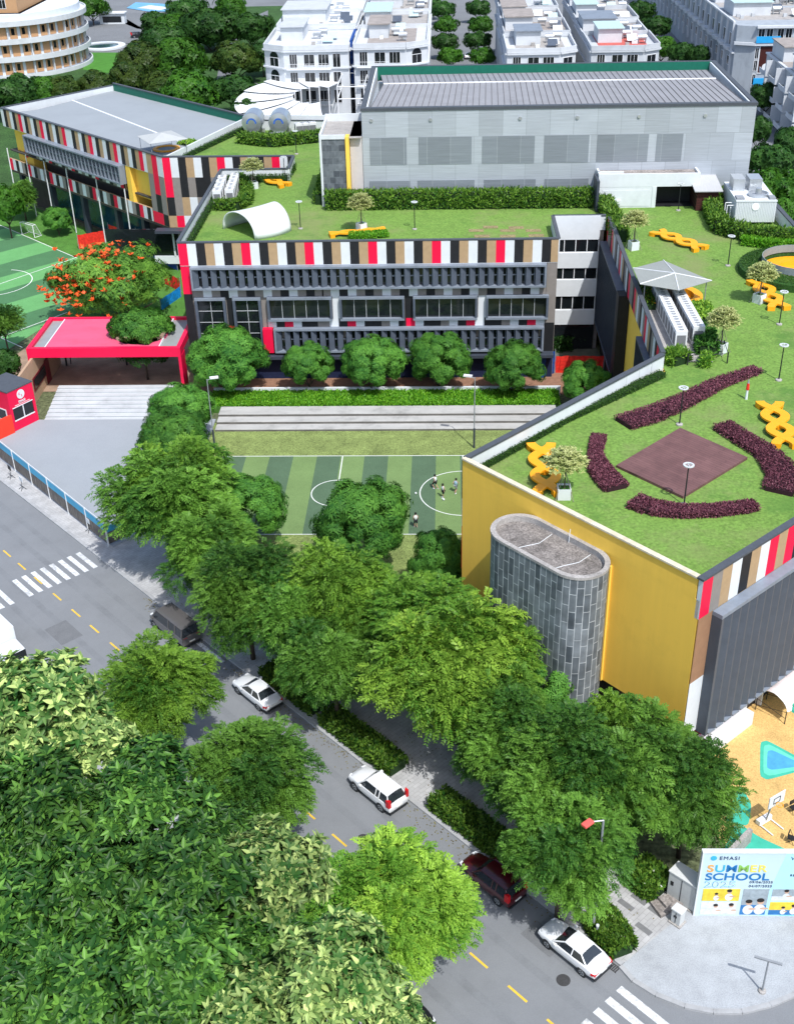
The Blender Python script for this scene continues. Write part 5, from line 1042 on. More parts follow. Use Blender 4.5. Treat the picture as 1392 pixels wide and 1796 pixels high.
# hoarding along the pavement
H0 = Vector((-50.5,112.7)); H1 = Vector((-31.65,92.3)); hl = (H1-H0).length; ha = math.atan2(H1.y-H0.y,H1.x-H0.x)
hp = thing('hoarding','long printed hoarding with blue top edge between pavement and grey forecourt','hoarding',(H0.x,H0.y,.13),ha)
pb = mat('print_sky',(.06,.36,.58),.5,.15,.5); ps = mat('print_town',(.13,.12,.11),.6,.75,1.6,stretch=(2.2,1,.5)); pc = mat('print_ground',(.22,.25,.28),.6,.3,1)
npan = 7; pw = hl/npan
for i in range(npan):
    b = MB(); x0 = i*pw+.06; x1 = (i+1)*pw-.06; b.box(x0,x1,-.03,.03,.25,1.55,1); b.box(x0,x1,-.03,.03,1.56,2.35,0); b.box(x0,x1,-.03,.03,2.36,2.5,2); b.build('panel',[pb,ps,white],hp)
for i in range(npan+1):
    b = MB(); b.box(i*pw-.05,i*pw+.05,-.09,.05,0,2.5); b.build('post', pipe, hp)
b = MB(); b.X = Matrix.Translation((hl,0,0)) @ Matrix.Rotation(R(93),4,'Z'); b.box(.06,3.2,-.03,.03,.25,1.5,1); b.box(.06,3.2,-.03,.03,1.51,2.2,0); b.build('end_panel',[pb,ps],hp)
for x, y, lb in ((20,838,'small barrier frame on the pavement in front of the hoarding, far one'),(40,858,'pale sign on a stand at the kerb by the hoarding'),(157,932,'pale sign on a stand near the hoarding corner')):
    p = gp(x,y,.13); t_ = thing('sign_stand',lb,'sign',(p.x,p.y,.13),ha)
    b = MB(); b.path([(-.3,-.3,0),(0,0,.35),(.3,.3,0)],.025,5); b.path([(-.3,.3,0),(0,0,.35),(.3,-.3,0)],.025,5); b.tube((0,0,.3),(0,0,1.2),.025,n=5); b.build('stand', dkmetal, t_)
    b = MB(); b.box(-.35,.35,-.02,.02,.95,1.45); b.build('sign_face', wwall if 'pale' in lb else dkmetal, t_)
# ---------------------------------------------------------------- lamps
def garden_lamp(px, py, label):
    p = gp(px,py,L)
    if 'lamp' not in TREES:
        r = thing('garden_lamp',label,'lamp',p,0,'lamp posts on the roof garden')
        b = MB(); b.lathe([(.28,0),(.28,.1),(.1,.16),(.07,.16)],12); b.build('base', conc, r)
        b = MB(); b.tube((0,0,.1),(0,0,3.3),.06,.045,8); b.build('post', dkmetal, r)
        b = MB(); b.lathe([(.26,0),(.40,0),(.40,.07),(.26,.07),(.26,0)],20,(0,0,3.3)); b.path([(-.3,0,3.33),(.3,0,3.33)],.025,5); b.path([(0,-.3,3.33),(0,.3,3.33)],.025,5); b.build('lamp_ring', mat('lamp_glass',(.55,.58,.6),.3,.05,2), r)
        TREES['lamp'] = kids(r); return r
    return dup(TREES['lamp'], p, random.uniform(0,3), None, label, 'lamp posts on the roof garden')
for x, y, lb in ((1199,886,'garden lamp at the lower corner of the square deck'),(1191,745,'garden lamp at the upper corner of the square deck'),(1365,667,'garden lamp on the lawn right of the long dark red bed'),(1366,569,'garden lamp beside the twisted bench by the round hedge'),(1276,466,'garden lamp at the left rim of the round hedge'),(1189,369,'garden lamp in front of the dark bay of the white pavilion'),(727,402,'garden lamp in front of the tall hedge, middle of the long lawn'),(527,401,'garden lamp between white shell and tall hedge'),(500,318,'thin garden lamp near the upper orange bench'),(520,270,'garden lamp below the steel water tanks'),(802,352,'garden lamp behind the tall hedge against the mesh hall')): garden_lamp(x,y,lb)
b = gp(1308,700,L); r = thing('marker_post','short white post with red band and grey cap beside the long dark red bed','post',b)
q = MB(); q.tube((0,0,0),(0,0,.9),.12,.09,10); q.build('post', white, r); q = MB(); q.tube((0,0,.9),(0,0,1.5),.14,.11,10); q.build('band', redtarp, r); q = MB(); q.tube((0,0,1.5),(0,0,1.85),.1,.03,10); q.build('cap', grey, r)
def flood(px, py, h, label, hd):
    p = gp(px,py); r = thing('flood_light',label,'lamp post',p,hd,'flood light masts of the football pitch')
    b = MB(); b.tube((0,0,0),(0,0,2.4),.11,n=10,mi=1); b.tube((0,0,2.4),(0,0,h),.06,.05,10); b.build('mast',[grey,slate_dk],r)
    b = MB(); b.tube((0,0,h-.1),(.5,0,h+.05),.04,n=6); b.build('arm', grey, r); b = MB(); b.prism([(.3,-.2),(1.2,-.2),(1.2,.2),(.3,.2)],h+.05,h+.2); b.build('lamp_head', pipe, r)
flood(831,786,8.3,'flood light mast at the right end of the bleachers',R(165)); flood(377,788,8.3,'flood light mast at the left end of the bleachers',R(15))
p = gp(1336,1740,.14); r = thing('street_lamp','low street lamp with double arm on the pale corner plaza','lamp post',p,R(160))
b = MB(); b.lathe([(.22,0),(.22,.12),(.06,.16)],12); b.build('base', conc, r); b = MB(); b.tube((0,0,.1),(0,0,2.75),.06,.05,8); b.build('post', grey, r)
for y in (1,-1): b = MB(); b.box(.0 if y > 0 else -.75,.8 if y > 0 else 0,-.07,.07,2.7,2.8); b.build('lamp_head', grey, r)
p = gp(1045,1650,.1); r = thing('bollard_light','grey bollard light in the hedge beside the white sedan','bollard',p); b = MB(); b.tube((0,0,0),(0,0,1.3),.09,n=10); b.build('post', grey, r); b = MB(); b.lathe([(.1,1.3),(.1,1.42),(0,1.48)],10); b.build('cap', white, r)
p = gp(1060,1478,0); r = thing('street_lamp','street lamp whose coral red head pokes out of the deep green trees','lamp post',(p.x,p.y,.12),ha+R(0))
h = 10.2; tip = gp(1030,1448,h)-Vector((p.x,p.y,0)); 
r.rotation_euler = (0,0,0)
b = MB(); b.tube((tip.x+1.0,tip.y+.75,0),(tip.x+1.0,tip.y+.75,h-.5),.09,.07,8); b.build('post', grey, r); b = MB(); b.tube((tip.x+1.0,tip.y+.75,h-.5),(tip.x+.2,tip.y+.15,h),.04,n=6); b.build('arm', pipe, r)
b = MB(); dvv = Vector((-.75,-.66)); nvv = Vector((.66,-.75)); c_ = Vector((tip.x,tip.y)); b.prism([c_+dvv*.35+nvv*.2,c_-dvv*.35+nvv*.2,c_-dvv*.35-nvv*.2,c_+dvv*.35-nvv*.2],h-.06,h+.12); b.build('lamp_head', mat('coral_head',(.75,.11,.09),.5,.05,2), r, bevel=.04)
# ---------------------------------------------------------------- benches, deck, planters
def ribbon(b, pts, wd, z, th=.12, mi=0):
    P = [Vector(p) for p in pts]; Lf, Rt = [], []
    for i, p in enumerate(P):
        d = (P[min(i+1,len(P)-1)]-P[max(i-1,0)]).normalized(); nv = Vector((-d.y,d.x)); Lf.append(p+nv*wd/2); Rt.append(p-nv*wd/2)
    for i in range(len(P)-1): b.prism([Lf[i],Rt[i],Rt[i+1],Lf[i+1]], z-th, z, mi)
def bench(px0, py0, px1, py1, label, waves=1.5, amp=.75, wd=.75):
    a = gp(px0,py0,L); c = gp(px1,py1,L); ln = (c-a).length; r = thing('wave_bench',label,'bench',a,math.atan2(c.y-a.y,c.x-a.x),'twisted orange benches on the roof lawn')
    n = 40
    for sg, z0 in ((1,.46),(-1,.47)):
        pts = [(ln*i/n, sg*amp*math.cos(math.pi*2*waves*i/n)) for i in range(n+1)]
        b = MB(); ribbon(b, pts, wd, z0+.0, .16); f = b.build('seat', orange, r)
        for i0, i1 in ((0,3),(n-3,n),(n//2-2,n//2+2)): b = MB(); ribbon(b, pts[i0:i1+1], wd*.96, z0-.165, z0-.17); b.build('foot', orange, r)
bench(948,785,960,872,'twisted orange bench on the lawn at the edge of the yellow wall',1.5,.8)
bench(1150,410,1230,440,'twisted orange bench on the lawn in front of the white pavilion',1.5,.8)
bench(1326,497,1366,545,'twisted orange bench with a potted tree beside the round hedge',1.5,.8)
bench(1348,712,1378,788,'twisted orange bench on the lawn right of the square deck',1.5,.8)
bench(438,309,502,328,'twisted orange bench on the narrow lawn left of the lift tower',1.5,.7)
bench(578,415,676,406,'flat orange bench behind the striped parapet of the long facade',1.5,.4,.6)
dk = [gp(x,y,L) for x,y in ((1080,820),(1192,754),(1310,806),(1197,875))]; cdk = sum((Vector(p) for p in dk),Vector())/4
b = MB(); b.prism([(p.x,p.y) for p in dk], L-.02, L+.22)
tag(b.build('deck', brickmat('deck_boards',(.16,.082,.078),(.135,.068,.066),(.085,.045,.042),2.4,.3,.015,.7,rot=R(46),noise=.2,nscale=.8), origin=cdk), 'square reddish brown timber deck on the lawn between the dark red beds', 'deck')
def planter_tree(px, py, label, h=3.6, rad=1.35, boxed=True):
    p = gp(px,py,L)
    if 'pt' not in TREES:
        r = thing('planter_tree',label,'tree',p,0,'pale umbrella trees on the roof garden')
        b = MB(); b.tube((0,0,.6),(.06,0,2.9),.06,.045,7); 
        for i in range(6): a = i*1.05; b.tube((.06,0,2.5),(math.cos(a)*.9,math.sin(a)*.9,3.3+.2*(i%2)),.035,.015,5)
        b.build('trunk', bark, r)
        n = 950; gq = np.random.default_rng(12); tier = gq.integers(0,4,n); a = gq.uniform(0,6.28,n); rr = np.sqrt(gq.uniform(0,1,n))*np.array([1.5,1.45,1.15,.7])[tier]*(1+.15*np.sin(a*5+tier)); z = np.array([2.85,3.2,3.55,3.85])[tier]+gq.normal(size=n)*.07-rr*.06
        Ps = np.stack([rr*np.cos(a),rr*np.sin(a),z],1); Ps = np.repeat(Ps,4,0); d = gq.normal(size=(n*4,3))*np.array([1,1,.25]); d[:,2] += .1
        leaves('crown', Ps, d, np.tile([[0,0,1.]],(n*4,1))+gq.normal(size=(n*4,3))*.25, gq.uniform(.22,.34,n*4), .12, lf_pale, gq.uniform(0,1,n*4), r)
        b = MB(); t = .06; s_ = .48; b.box(-s_,s_,-s_,-s_+t,0,.9); b.box(-s_,s_,s_-t,s_,0,.9); b.box(-s_,-s_+t,-s_+t,s_-t,0,.9); b.box(s_-t,s_,-s_+t,s_-t,0,.9); b.box(-s_+t,s_-t,-s_+t,s_-t,0,.78,1); b.build('planter',[wwall,MATS['bed_soil']],r)
        for i in range(4): a = .78+i*1.57; b = MB(); b.tube((math.cos(a)*.95,math.sin(a)*.95,0),(math.cos(a)*.12,math.sin(a)*.12,2.0),.03,.025,5); b.build('stake', barkp, r)
        TREES['pt'] = kids(r); return r
    return dup(TREES['pt'], p, random.uniform(0,1.2), (1,1,h/3.9), label, 'pale umbrella trees on the roof garden')
for x, y, lb, h in ((988,872,'pale umbrella tree in a white planter beside the edge bench',3.9),(1110,437,'pale umbrella tree in a staked planter behind the courtyard hedge',4.3),(1262,618,'pale umbrella tree in a planter right of the air conditioners',4.2),(1330,530,'pale umbrella tree in a planter among the bench by the round hedge',4.0),(634,405,'pale umbrella tree in a planter in front of the tall hedge',4.4),(445,330,'pale umbrella tree in a planter beside the upper orange bench',3.9)): planter_tree(x,y,lb,h)
# sail pavilion with round orange seat
sc_ = gp(1180,528,L); sp = thing('shade_sail','pale hexagonal shade sail on posts above a round orange seat','canopy',sc_)
apex = gp(1183,479,L+3.5)-sc_; rim = [gp(x,y,L+2.9)-sc_ for x,y in ((1110,470),(1163,456),(1248,492),(1190,509),(1122,498))]
b = MB(); k = len(rim); b.add([apex]+rim, [(0,1+i,1+(i+1)%k) for i in range(k)], 0); b.add([apex-Vector((0,0,.03))]+[p-Vector((0,0,.03)) for p in rim], [(0,1+(i+1)%k,1+i) for i in range(k)], 0)
b.build('sail', mat('sail_cloth',(.27,.29,.275),.8,.06,1,fine=12), sp)
b = MB()
for p in rim: b.tube(apex+Vector((0,0,.03)), p+Vector((0,0,.03)), .05, n=5)
b.build('frame', pipe, sp)
for p in rim: q = MB(); q.tube((p.x*.86,p.y*.86,0),(p.x*.86,p.y*.86,2.95),.05,n=6); q.build('post', grey, sp)
def round_seat(px, py, r_, label, gap=(0,0)):
    p = gp(px,py,L); r = thing('round_bench',label,'bench',p,0)
    b = MB(); b.lathe([(r_,0),(r_,.75),(r_*.72,.78),(r_*.7,.2),(0,.2)],36); b.build('seat', orange, r)
    return r
round_seat(1176,528,3.1,'round orange seat under the hexagonal shade sail'); round_seat(293,268,2.0,'round orange seat under the grey sail on the far roof')
s2 = gp(287,262,L); sp2 = thing('shade_sail','small grey translucent shade sail on the far roof corner','canopy',s2)
apex = gp(283,232,L+3.6)-s2; rim = [gp(x,y,L+2.8)-s2 for x,y in ((240,238),(300,228),(330,243),(262,252))]
b = MB(); k = 4; b.add([apex]+rim, [(0,1+i,1+(i+1)%k) for i in range(k)], 0); b.add([apex-Vector((0,0,.03))]+[p-Vector((0,0,.03)) for p in rim], [(0,1+(i+1)%k,1+i) for i in range(k)], 0); b.build('sail', mat('sail_grey',(.40,.42,.42),.8,.05,1), sp2)
for p in rim: q = MB(); q.tube((p.x*.9,p.y*.9,0),(p.x*.9,p.y*.9,2.85),.04,n=6); q.build('post', grey, sp2)
# white shell shelter
sA = gp(395,395,L); sh = thing('shell_shelter','white curved shell shelter on the lawn behind the striped parapet','shelter',gp(455,402,L),R(40))
b = MB(); nx, na = 14, 18; V = []
for i in range(nx+1):
    u = -1+2*i/nx; half = 3.5-.55*abs(u)**2.0
    for j in range(na+1):
        t = math.pi*j/na; skew = -.5*math.cos(t)*u
        V.append((u*(2.9+.35*math.cos(t)), half*math.cos(t), (2.35+.25*u*u)*math.sin(t)**.8))
fo = [(i*(na+1)+j, (i+1)*(na+1)+j, (i+1)*(na+1)+j+1, i*(na+1)+j+1) for i in range(nx) for j in range(na)]; b.add(V, fo, 0)
o = b.build('shell', mat('shell_white',(.66,.69,.70),.5,.05,.8,dirt=.1), sh, smooth=True); sm = o.modifiers.new('t','SOLIDIFY'); sm.thickness = .14
# air conditioners
def ac_proto():
    r = thing('air_conditioner','x','air conditioner'); b = MB(); b.box(-.55,.55,-.6,.6,.15,1.95); b.build('casing', mat('ac_white',(.68,.70,.71),.5,.05,2), r, bevel=.03)
    b = MB()
    for y in (-.3,.3): b.lathe([(.2,0),(.24,.03),(.24,0)],14,(0,y,1.955)); b.lathe([(0,.01),(.2,.01)],14,(0,y,1.95),1)
    b.build('fan', [steel, mat('fan_grey',(.27,.28,.29),.6,.1,4)], r)
    b = MB(); b.box(-.42,.42,-.61,-.602,.4,1.5); b.box(-.555,-.552,-.5,.5,.4,1.6); b.box(.552,.555,-.5,.5,.4,1.6); b.build('grille', mat('ac_grille',(.16,.17,.18),.6,.1,5), r)
    b = MB(); b.box(-.5,.5,-.55,.55,0,.14); b.build('base', grey, r); return kids(r)
acp = [ac_proto(), False]; ordn = ['first','second','third','fourth','fifth','sixth','seventh','eighth','ninth','tenth']
def ac_row(a, c, n, desc, grp):
    a = gp(*a,L); c = gp(*c,L); rz = math.atan2(c.y-a.y,c.x-a.x)-math.pi/2
    for i in range(n):
        p = a.lerp(c,i/(n-1)); lb = 'white air conditioner, %s from the near end of %s' % (ordn[i],desc)
        if not acp[1]: acp[1] = True; o = acp[0]; o.location = p; o.rotation_euler = (0,0,rz); tag(o,lb,None,grp)
        else: dup(acp[0], p, rz, None, lb, grp)
ac_row((1190,610),(1152,530),10,'the long row by the courtyard','left long row of air conditioners'); ac_row((1220,602),(1180,528),10,'the long row by bushes','right long row of air conditioners')
ac_row((383,358),(392,334),4,'the short parapet row','short row of air conditioners by the parapet'); ac_row((405,356),(414,330),5,'the short lawn row','short row of air conditioners by the narrow lawn')
ac_row((525,238),(548,236),3,'the group by the tanks','far air conditioners by the tanks')
p = gp(1204,625,L); b = MB(); b.prism([(-2.4,-1),(2.2,-1),(2.0,14.0),(-2.4,14)],0,.1); o = b.build('equipment_pad', conc, None, (0,0,0)); o.location = (p.x-.1,p.y-.3,L); tag(o,'concrete pad under the two long rows of air conditioners','slab')
r = thing('safety_fence','thin dark fence around the near end of the long air conditioner rows','fence',gp(1205,640,L)); q = MB(); q.path([(0,0,.95),(3.6,.3,.95),(3.8,3.0,.95)],.03,5)
q.build('rail', dkmetal, r)
for x, y in ((0,0),(1.8,.15),(3.6,.3),(3.8,3.0)): q = MB(); q.box(x-.05,x+.05,y-.05,y+.05,0,1.1); q.build('post', dkmetal, r)
# water tanks
for px, lb in ((443,'ribbed steel water tank with blue mark, left one of the pair'),(490,'ribbed steel water tank with blue mark, right one of the pair')):
    p = gp(px,243,L); r = thing('water_tank',lb,'tank',p,0,'steel water tanks on the far roof')
    b = MB(); n = 20; prof = [(.0,-.0)]; V = []
    ys = [0,.1,.5,.6,1.5,1.6,2.5,2.6,3.5,3.6,4.2,4.3]; rs = [.8,1.5,1.6,1.54,1.6,1.54,1.6,1.54,1.6,1.54,1.5,.8]
    for y, q_ in zip(ys,rs): V += [(q_*math.cos(2*math.pi*i/n), y, 2.3+q_*math.sin(2*math.pi*i/n)) for i in range(n)]
    fs = [(k*n+i,(k+1)*n+i,(k+1)*n+(i+1)%n,k*n+(i+1)%n) for k in range(len(ys)-1) for i in range(n)]+[tuple(range(n)), tuple(range(len(ys)*n-1,(len(ys)-1)*n-1,-1))]
    b.add(V, fs, 0); b.build('drum', mat('tank_steel',(.50,.54,.58),.28,.06,2,metal=.75), r)
    b = MB(); b.add([(rr*math.cos(t),-.012,2.3+rr*math.sin(t)) for t in [math.pi*(1.05*i/12-.02) for i in range(13)] for rr in (.55,.78)], [(2*i,2*i+2,2*i+3,2*i+1) for i in range(12)], 0); b.build('mark', mat('tank_blue',(.03,.12,.5),.5,.05,1), r)
    b = MB(); b.box(-1.5,1.5,.4,.6,0,.75); b.box(-1.5,1.5,3.4,3.6,0,.75); b.box(-1.5,1.5,-.1,.05,.8,.95); b.build('stand', steel, r)
# container with equipment, parapets at the right
p = gp(1286,394,L); ct = thing('equipment_container','white ribbed equipment container with machines on top beside the tall shrubs','container',p,R(-1))
b = MB(); b.box(0,4.7,0,8,.3,2.9,0)
for i in range(24): b.box(.08+i*.192,.16+i*.192,-.05,-.002,.35,2.85,1)
b.box(-.05,4.75,-.08,.0,2.75,2.95,0); b.build('body', [wwall, mat('rib_white',(.60,.64,.66),.5,.05,1)], ct)
b = MB(); b.lathe([(0,0),(.45,0),(.45,.03),(0,.03)],20); b.v = [(v[0]+2.3,-v[2]-.06,v[1]+2.2) for v in b.v]; b.build('emblem', mat('pale_disc',(.82,.87,.86),.4,.02,1), ct)
b = MB(); b.box(.3,1.7,4.0,6.5,2.9,4.3); b.build('machine', steel, ct); b = MB(); b.box(2.2,3.7,4.0,6.5,2.9,4.3); b.build('machine', steel, ct)
b = MB(); b.lathe([(1.15,0),(1.2,.35),(1.05,.4),(1.05,.1),(.4,.1),(.35,.9),(0,.9)],24,(2.9,2.0,2.92)); b.build('fan_housing', steel, ct)
b = MB(); b.box(.1,1.0,.3,1.6,2.9,3.1); b.box(3.9,4.6,.3,1.4,2.9,3.15); b.build('duct', grey, ct)
b = MB(); b.path([(-.9,.5,0),(-.9,.5,2.2),(-.05,.5,2.2)],.06,6); b.path([(-.9,1.6,0),(-.9,1.6,2.2),(-.05,1.6,2.2)],.06,6); b.path([(-.4,.9,.2),(-.4,.9,1.9)],.08,6); b.build('pipework', pipe, ct)
b = MB(); cop = MB(); a1 = (39.6,149.0); a2 = (40.1,130.2)
rw = thing('roof_wall','dark capped parapet wall along the right edge behind the container','wall',(40,131,L))
b.wall((-.4,18),(.1,-.8),.3,0,1.5); cop.wall((-.4,18),(.1,-.8),.5,1.5,1.65); b.build('wall', wwall, rw); cop.build('coping', coping, rw)
# garden beds of bare earth on the long lawn
b = MB()
for x, y in ((835,404),(860,398),(890,404),(905,399),(935,404),(940,413),(845,414),(890,414)):
    p = gp(x,y,L); b.box(p.x-.9,p.x+.9,p.y-.5,p.y+.5,L+.005,L+.03)
struct('bare_soil', b, mat('bare_soil',(.24,.20,.10),.95,.3,1.5,bump=.3,fine=8), 'small bare earth beds on the lawn behind the striped parapet')

# ---------------------------------------------------------------- people, goals, tarps, playground things
def person(label, px, py, heading, pose, shirt, shorts, zg=.07, h=1.6):
    p = gp(px,py,zg); k = h/1.7; r = thing('person',label,'person',p,heading,'pupils playing on the pitch')
    run = pose == 'run'; a = .32 if run else .06
    J = {'pelvis':(0,0,.92),'chest':(.02,0,1.28),'neck':(.03,0,1.47),'head':(.06,0,1.60),'hl':(0,.1,.88),'kl':(a,.11,.5),'fl':(-.05 if run else .02,.11,.06),'tl':(.1 if run else .16,.12,.03),'hr':(0,-.1,.88),'kr':(-.02,-.11,.48),'fr':(-a-.05,-.11,.1 if run else .06),'tr':(-a+.1,-.12,.04),
         'sl':(.02,.19,1.40),'el':(-.18 if run else -.02,.26,1.15),'wl':(.02 if run else .04,.27,.95),'pl':(.06,.27,.86),'sr':(.02,-.19,1.40),'er':(.16 if run else 0,-.26,1.14),'wr':(.3 if run else .05,-.24,1.05 if run else .93),'pr':(.38 if run else .08,-.22,1.08 if run else .84)}
    Ed = [('pelvis','chest'),('chest','neck'),('neck','head'),('pelvis','hl'),('hl','kl'),('kl','fl'),('fl','tl'),('pelvis','hr'),('hr','kr'),('kr','fr'),('fr','tr'),('chest','sl'),('sl','el'),('el','wl'),('wl','pl'),('chest','sr'),('sr','er'),('er','wr'),('wr','pr')]
    Rr = dict(pelvis=.13,chest=.145,neck=.055,head=.095,hl=.09,hr=.09,kl=.06,kr=.06,fl=.045,fr=.045,tl=.04,tr=.04,sl=.07,sr=.07,el=.042,er=.042,wl=.03,wr=.03,pl=.038,pr=.038)
    def skinmesh(nm, keys, grow, m_):
        ed = [e for e in Ed if e[0] in keys and e[1] in keys]; ks = [q for q in J if q in keys]
        me = bpy.data.meshes.new(nm); me.from_pydata([tuple(c*k for c in J[q]) for q in ks], [(ks.index(a_),ks.index(b_)) for a_,b_ in ed], [])
        o = bpy.data.objects.new(nm, me); C.objects.link(o); o.parent = r; me.materials.append(m_)
        sk = o.modifiers.new('skin','SKIN'); sk.use_smooth_shade = True
        for i, q in enumerate(ks): sv = me.skin_vertices[0].data[i]; sv.radius = ((Rr[q]+grow)*k,)*2; sv.use_root = (i == 0)
        ss = o.modifiers.new('sub','SUBSURF'); ss.levels = ss.render_levels = 1; return o
    skinmesh('body', set(J), 0, mat('skin',(.42,.26,.18),.6,.05,3))
    skinmesh('shirt', {'chest','pelvis','sl','sr','el','er'} if False else {'pelvis','chest','sl','sr'}, .035, shirt)
    skinmesh('shorts', {'pelvis','hl','hr','kl','kr'}, .03, shorts)
    b = MB(); b.lathe([(.0,.13),(.07,.115),(.112,.05),(.115,-.02),(.1,-.06)],12,(J['head'][0]*k-.01,0,1.63*k)); b.build('hair', mat('black_hair',(.012,.01,.01),.6,.1,3), r, smooth=True)
    for fx in ('tl','tr'):
        c = J[fx]; b = MB(); b.box(c[0]-.14,c[0]+.1,c[1]-.05,c[1]+.05,0,.09); b.build('shoe', white, r, bevel=.03)
    return r
skyshirt = mat('pale_shirt',(.62,.70,.76),.8,.05,2); dksh = mat('navy_shorts',(.02,.022,.03),.8,.1,2); gsh = mat('grey_shorts',(.25,.27,.30),.8,.1,2)
person('player in pale shirt and dark shorts running at the far side of the penalty arc',763,857,R(140),'run',skyshirt,dksh)
person('player in white shirt and dark shorts inside the penalty arc with the ball',777,873,R(-150),'stand',white,dksh)
person('player in pale blue shirt and grey shorts running beside the yellow wall edge',799,864,R(60),'run',mat('blue_shirt',(.30,.45,.58),.8,.05,2),gsh)
person('player in white shirt and black shorts standing alone at the near touchline',729,925,R(100),'stand',white,dksh)
for x, y, lb in ((778,876,'small pale football at the feet of the middle player'),(729,865,'small football lying alone on the pale stripe')):
    p = gp(x,y,.18); b = MB(); b.lathe([(.0,-.12),(.07,-.1),(.12,0),(.07,.1),(0,.12)],10); o = b.build('football', white, smooth=True); o.location = p; tag(o,lb,'ball')
def goal(p, q, dp_, label, h=2.0):
    p = Vector((p.x,p.y,.06)); q = Vector((q.x,q.y,.06)); w_ = (q-p).length; r = thing('football_goal',label,'goal',p,math.atan2(q.y-p.y,q.x-p.x))
    b = MB(); b.path([(0,0,0),(0,0,h),(w_,0,h),(w_,0,0)],.07,7); b.path([(0,0,h),(0,dp_*.4,h),(0,dp_,0),(0,0,0)],.045,6); b.path([(w_,0,h),(w_,dp_*.4,h),(w_,dp_,0),(w_,0,0)],.045,6); b.tube((0,dp_,0),(w_,dp_,0),.045,n=6); b.tube((0,dp_*.4,h),(w_,dp_*.4,h),.045,n=6); b.build('frame', pipe, r)
    b = MB()
    for i in range(1,12): x = w_*i/12; b.path([(x,dp_*.4,h),(x,dp_,0)],.012,3)
    for i in range(1,6): t = i/6; b.tube((0,dp_*(.4+.6*t),h*(1-t)),(w_,dp_*(.4+.6*t),h*(1-t)),.012,n=3)
    b.build('net', mat('net_white',(.6,.62,.62),.8,.05,2), r)
goal(gp(39,411),gp(61,417),1.4,'white football goal on the far sideline of the left pitch')
goal(gp(371,848),gp(361,885),1.2,'white football goal half hidden behind the street trees')
def tarp(pts, h, m_, label, name='tarp_fence'):
    P = [Vector((p.x,p.y)) for p in pts]; r = thing(name,label,'tarp fence',(P[0].x,P[0].y,0)); b = MB(); V = []; n = 16; gq = random.Random(len(label))
    Q = []
    for i in range(len(P)-1):
        for j in range(n): Q.append(P[i].lerp(P[i+1],j/n)-P[0])
    Q.append(P[-1]-P[0])
    for i, q in enumerate(Q):
        w1 = gq.uniform(-.12,.12)
        for z, s_ in ((.05,.3),(h*.5,1.2),(h,.4)): V.append((q.x+w1*s_, q.y+w1*s_*.6, z-gq.uniform(0,.12)))
    b.add(V, [(i*3+j,(i+1)*3+j,(i+1)*3+j+1,i*3+j+1) for i in range(len(Q)-1) for j in range(2)], 0); b.build('sheet', m_, r)
    for q in P: b = MB(); b.tube((q.x-P[0].x,q.y-P[0].y,0),(q.x-P[0].x,q.y-P[0].y,h+.2),.05,n=6); b.build('post', grey, r)
tarp([gp(139,437),gp(186,428)],2.3,redtarp,'creased red tarp fence at the near corner of the left pitch'); tarp([gp(193,420),gp(241,437)],2.6,redtarp,'red tarp stretched under the west wing between columns')
tarp([gp(243,440),gp(312,475)],3.6,blue,'creased blue tarp fence along the curved end of the west wing'); tarp([gp(287,497),gp(318,512)],2.0,redtarp,'dark red tarp beside the left end of the long facade'); tarp([gp(283,545),gp(318,520)],1.6,mat('bright_blue_tarp',(.01,.22,.62),.5,.2,1.5,bump=.4,fine=3),'bright blue tarp piece behind the flame tree')
tarp([Vector((13.3,130.9,0)),Vector((19.1,130.9,0))],2.3,redtarp,'red banner fence below the white stair link'); tarp([Vector((11.4,129.2,0)),Vector((13.2,130.8,0))],3,blue,'blue tarp at the right foot of the long facade')
for x, y, rr, lb in ((985,612,20,'bushy courtyard plant left under the stair link'),(1020,605,28,'spreading courtyard plants beside the dark fins')):
    p = gp(x,y); hedge('shrub_row',lb,[(p.x-1,p.y),(p.x+1,p.y+.2)],2,1.4,.08,lf_dark,600,.6,.2)
# playground tents, hoop, chairs, cabinets
def tent(px, py, ln, label, hd):
    p = gp(px,py,.13); r = thing('play_tent',label,'tent',p,hd,'white cloth play tents'); b = MB(); V = []; n = 26; m_ = 12; gq = random.Random(int(px))
    for i in range(n+1):
        for j in range(m_+1):
            t = math.pi*(.02+.96*j/m_); ruf = .07*math.sin(i*2.4+j*.5)+gq.uniform(-.03,.03); w_ = 1.25*(1+.12*math.sin(i*.55)); V.append((ln*i/n, w_*math.cos(t)*(1+ruf*.4), 1.15+(1.15+ruf)*math.sin(t)))
    b.add(V, [(i*(m_+1)+j,(i+1)*(m_+1)+j,(i+1)*(m_+1)+j+1,i*(m_+1)+j+1) for i in range(n) for j in range(m_)], 0); b.build('cloth', mat('tent_cloth',(.66,.68,.68),.85,.06,3), r, smooth=True)
    for x in (0.05,ln/2,ln-.05):
        b = MB(); b.path([(x,-1.2,0),(x,-1.2,1.2)],.04,5); b.path([(x,1.2,0),(x,1.2,1.2)],.04,5); b.tube((x,-1.2,.5),(x,1.2,1.1),.02,n=4); b.tube((x,1.2,.5),(x,-1.2,1.1),.02,n=4); b.build('frame', dkmetal, r)
tent(1349,1258,3.4,'crumpled white cloth play tent nearest the slate fins on the ochre floor',R(48)); tent(1392,1208,4,'crumpled white cloth play tent at the right edge behind the other tent',R(48))
p = gp(1352,1452,.13); hp_ = thing('basketball_hoop','portable basketball hoop with white backboard on the ochre floor','hoop',p,R(35))
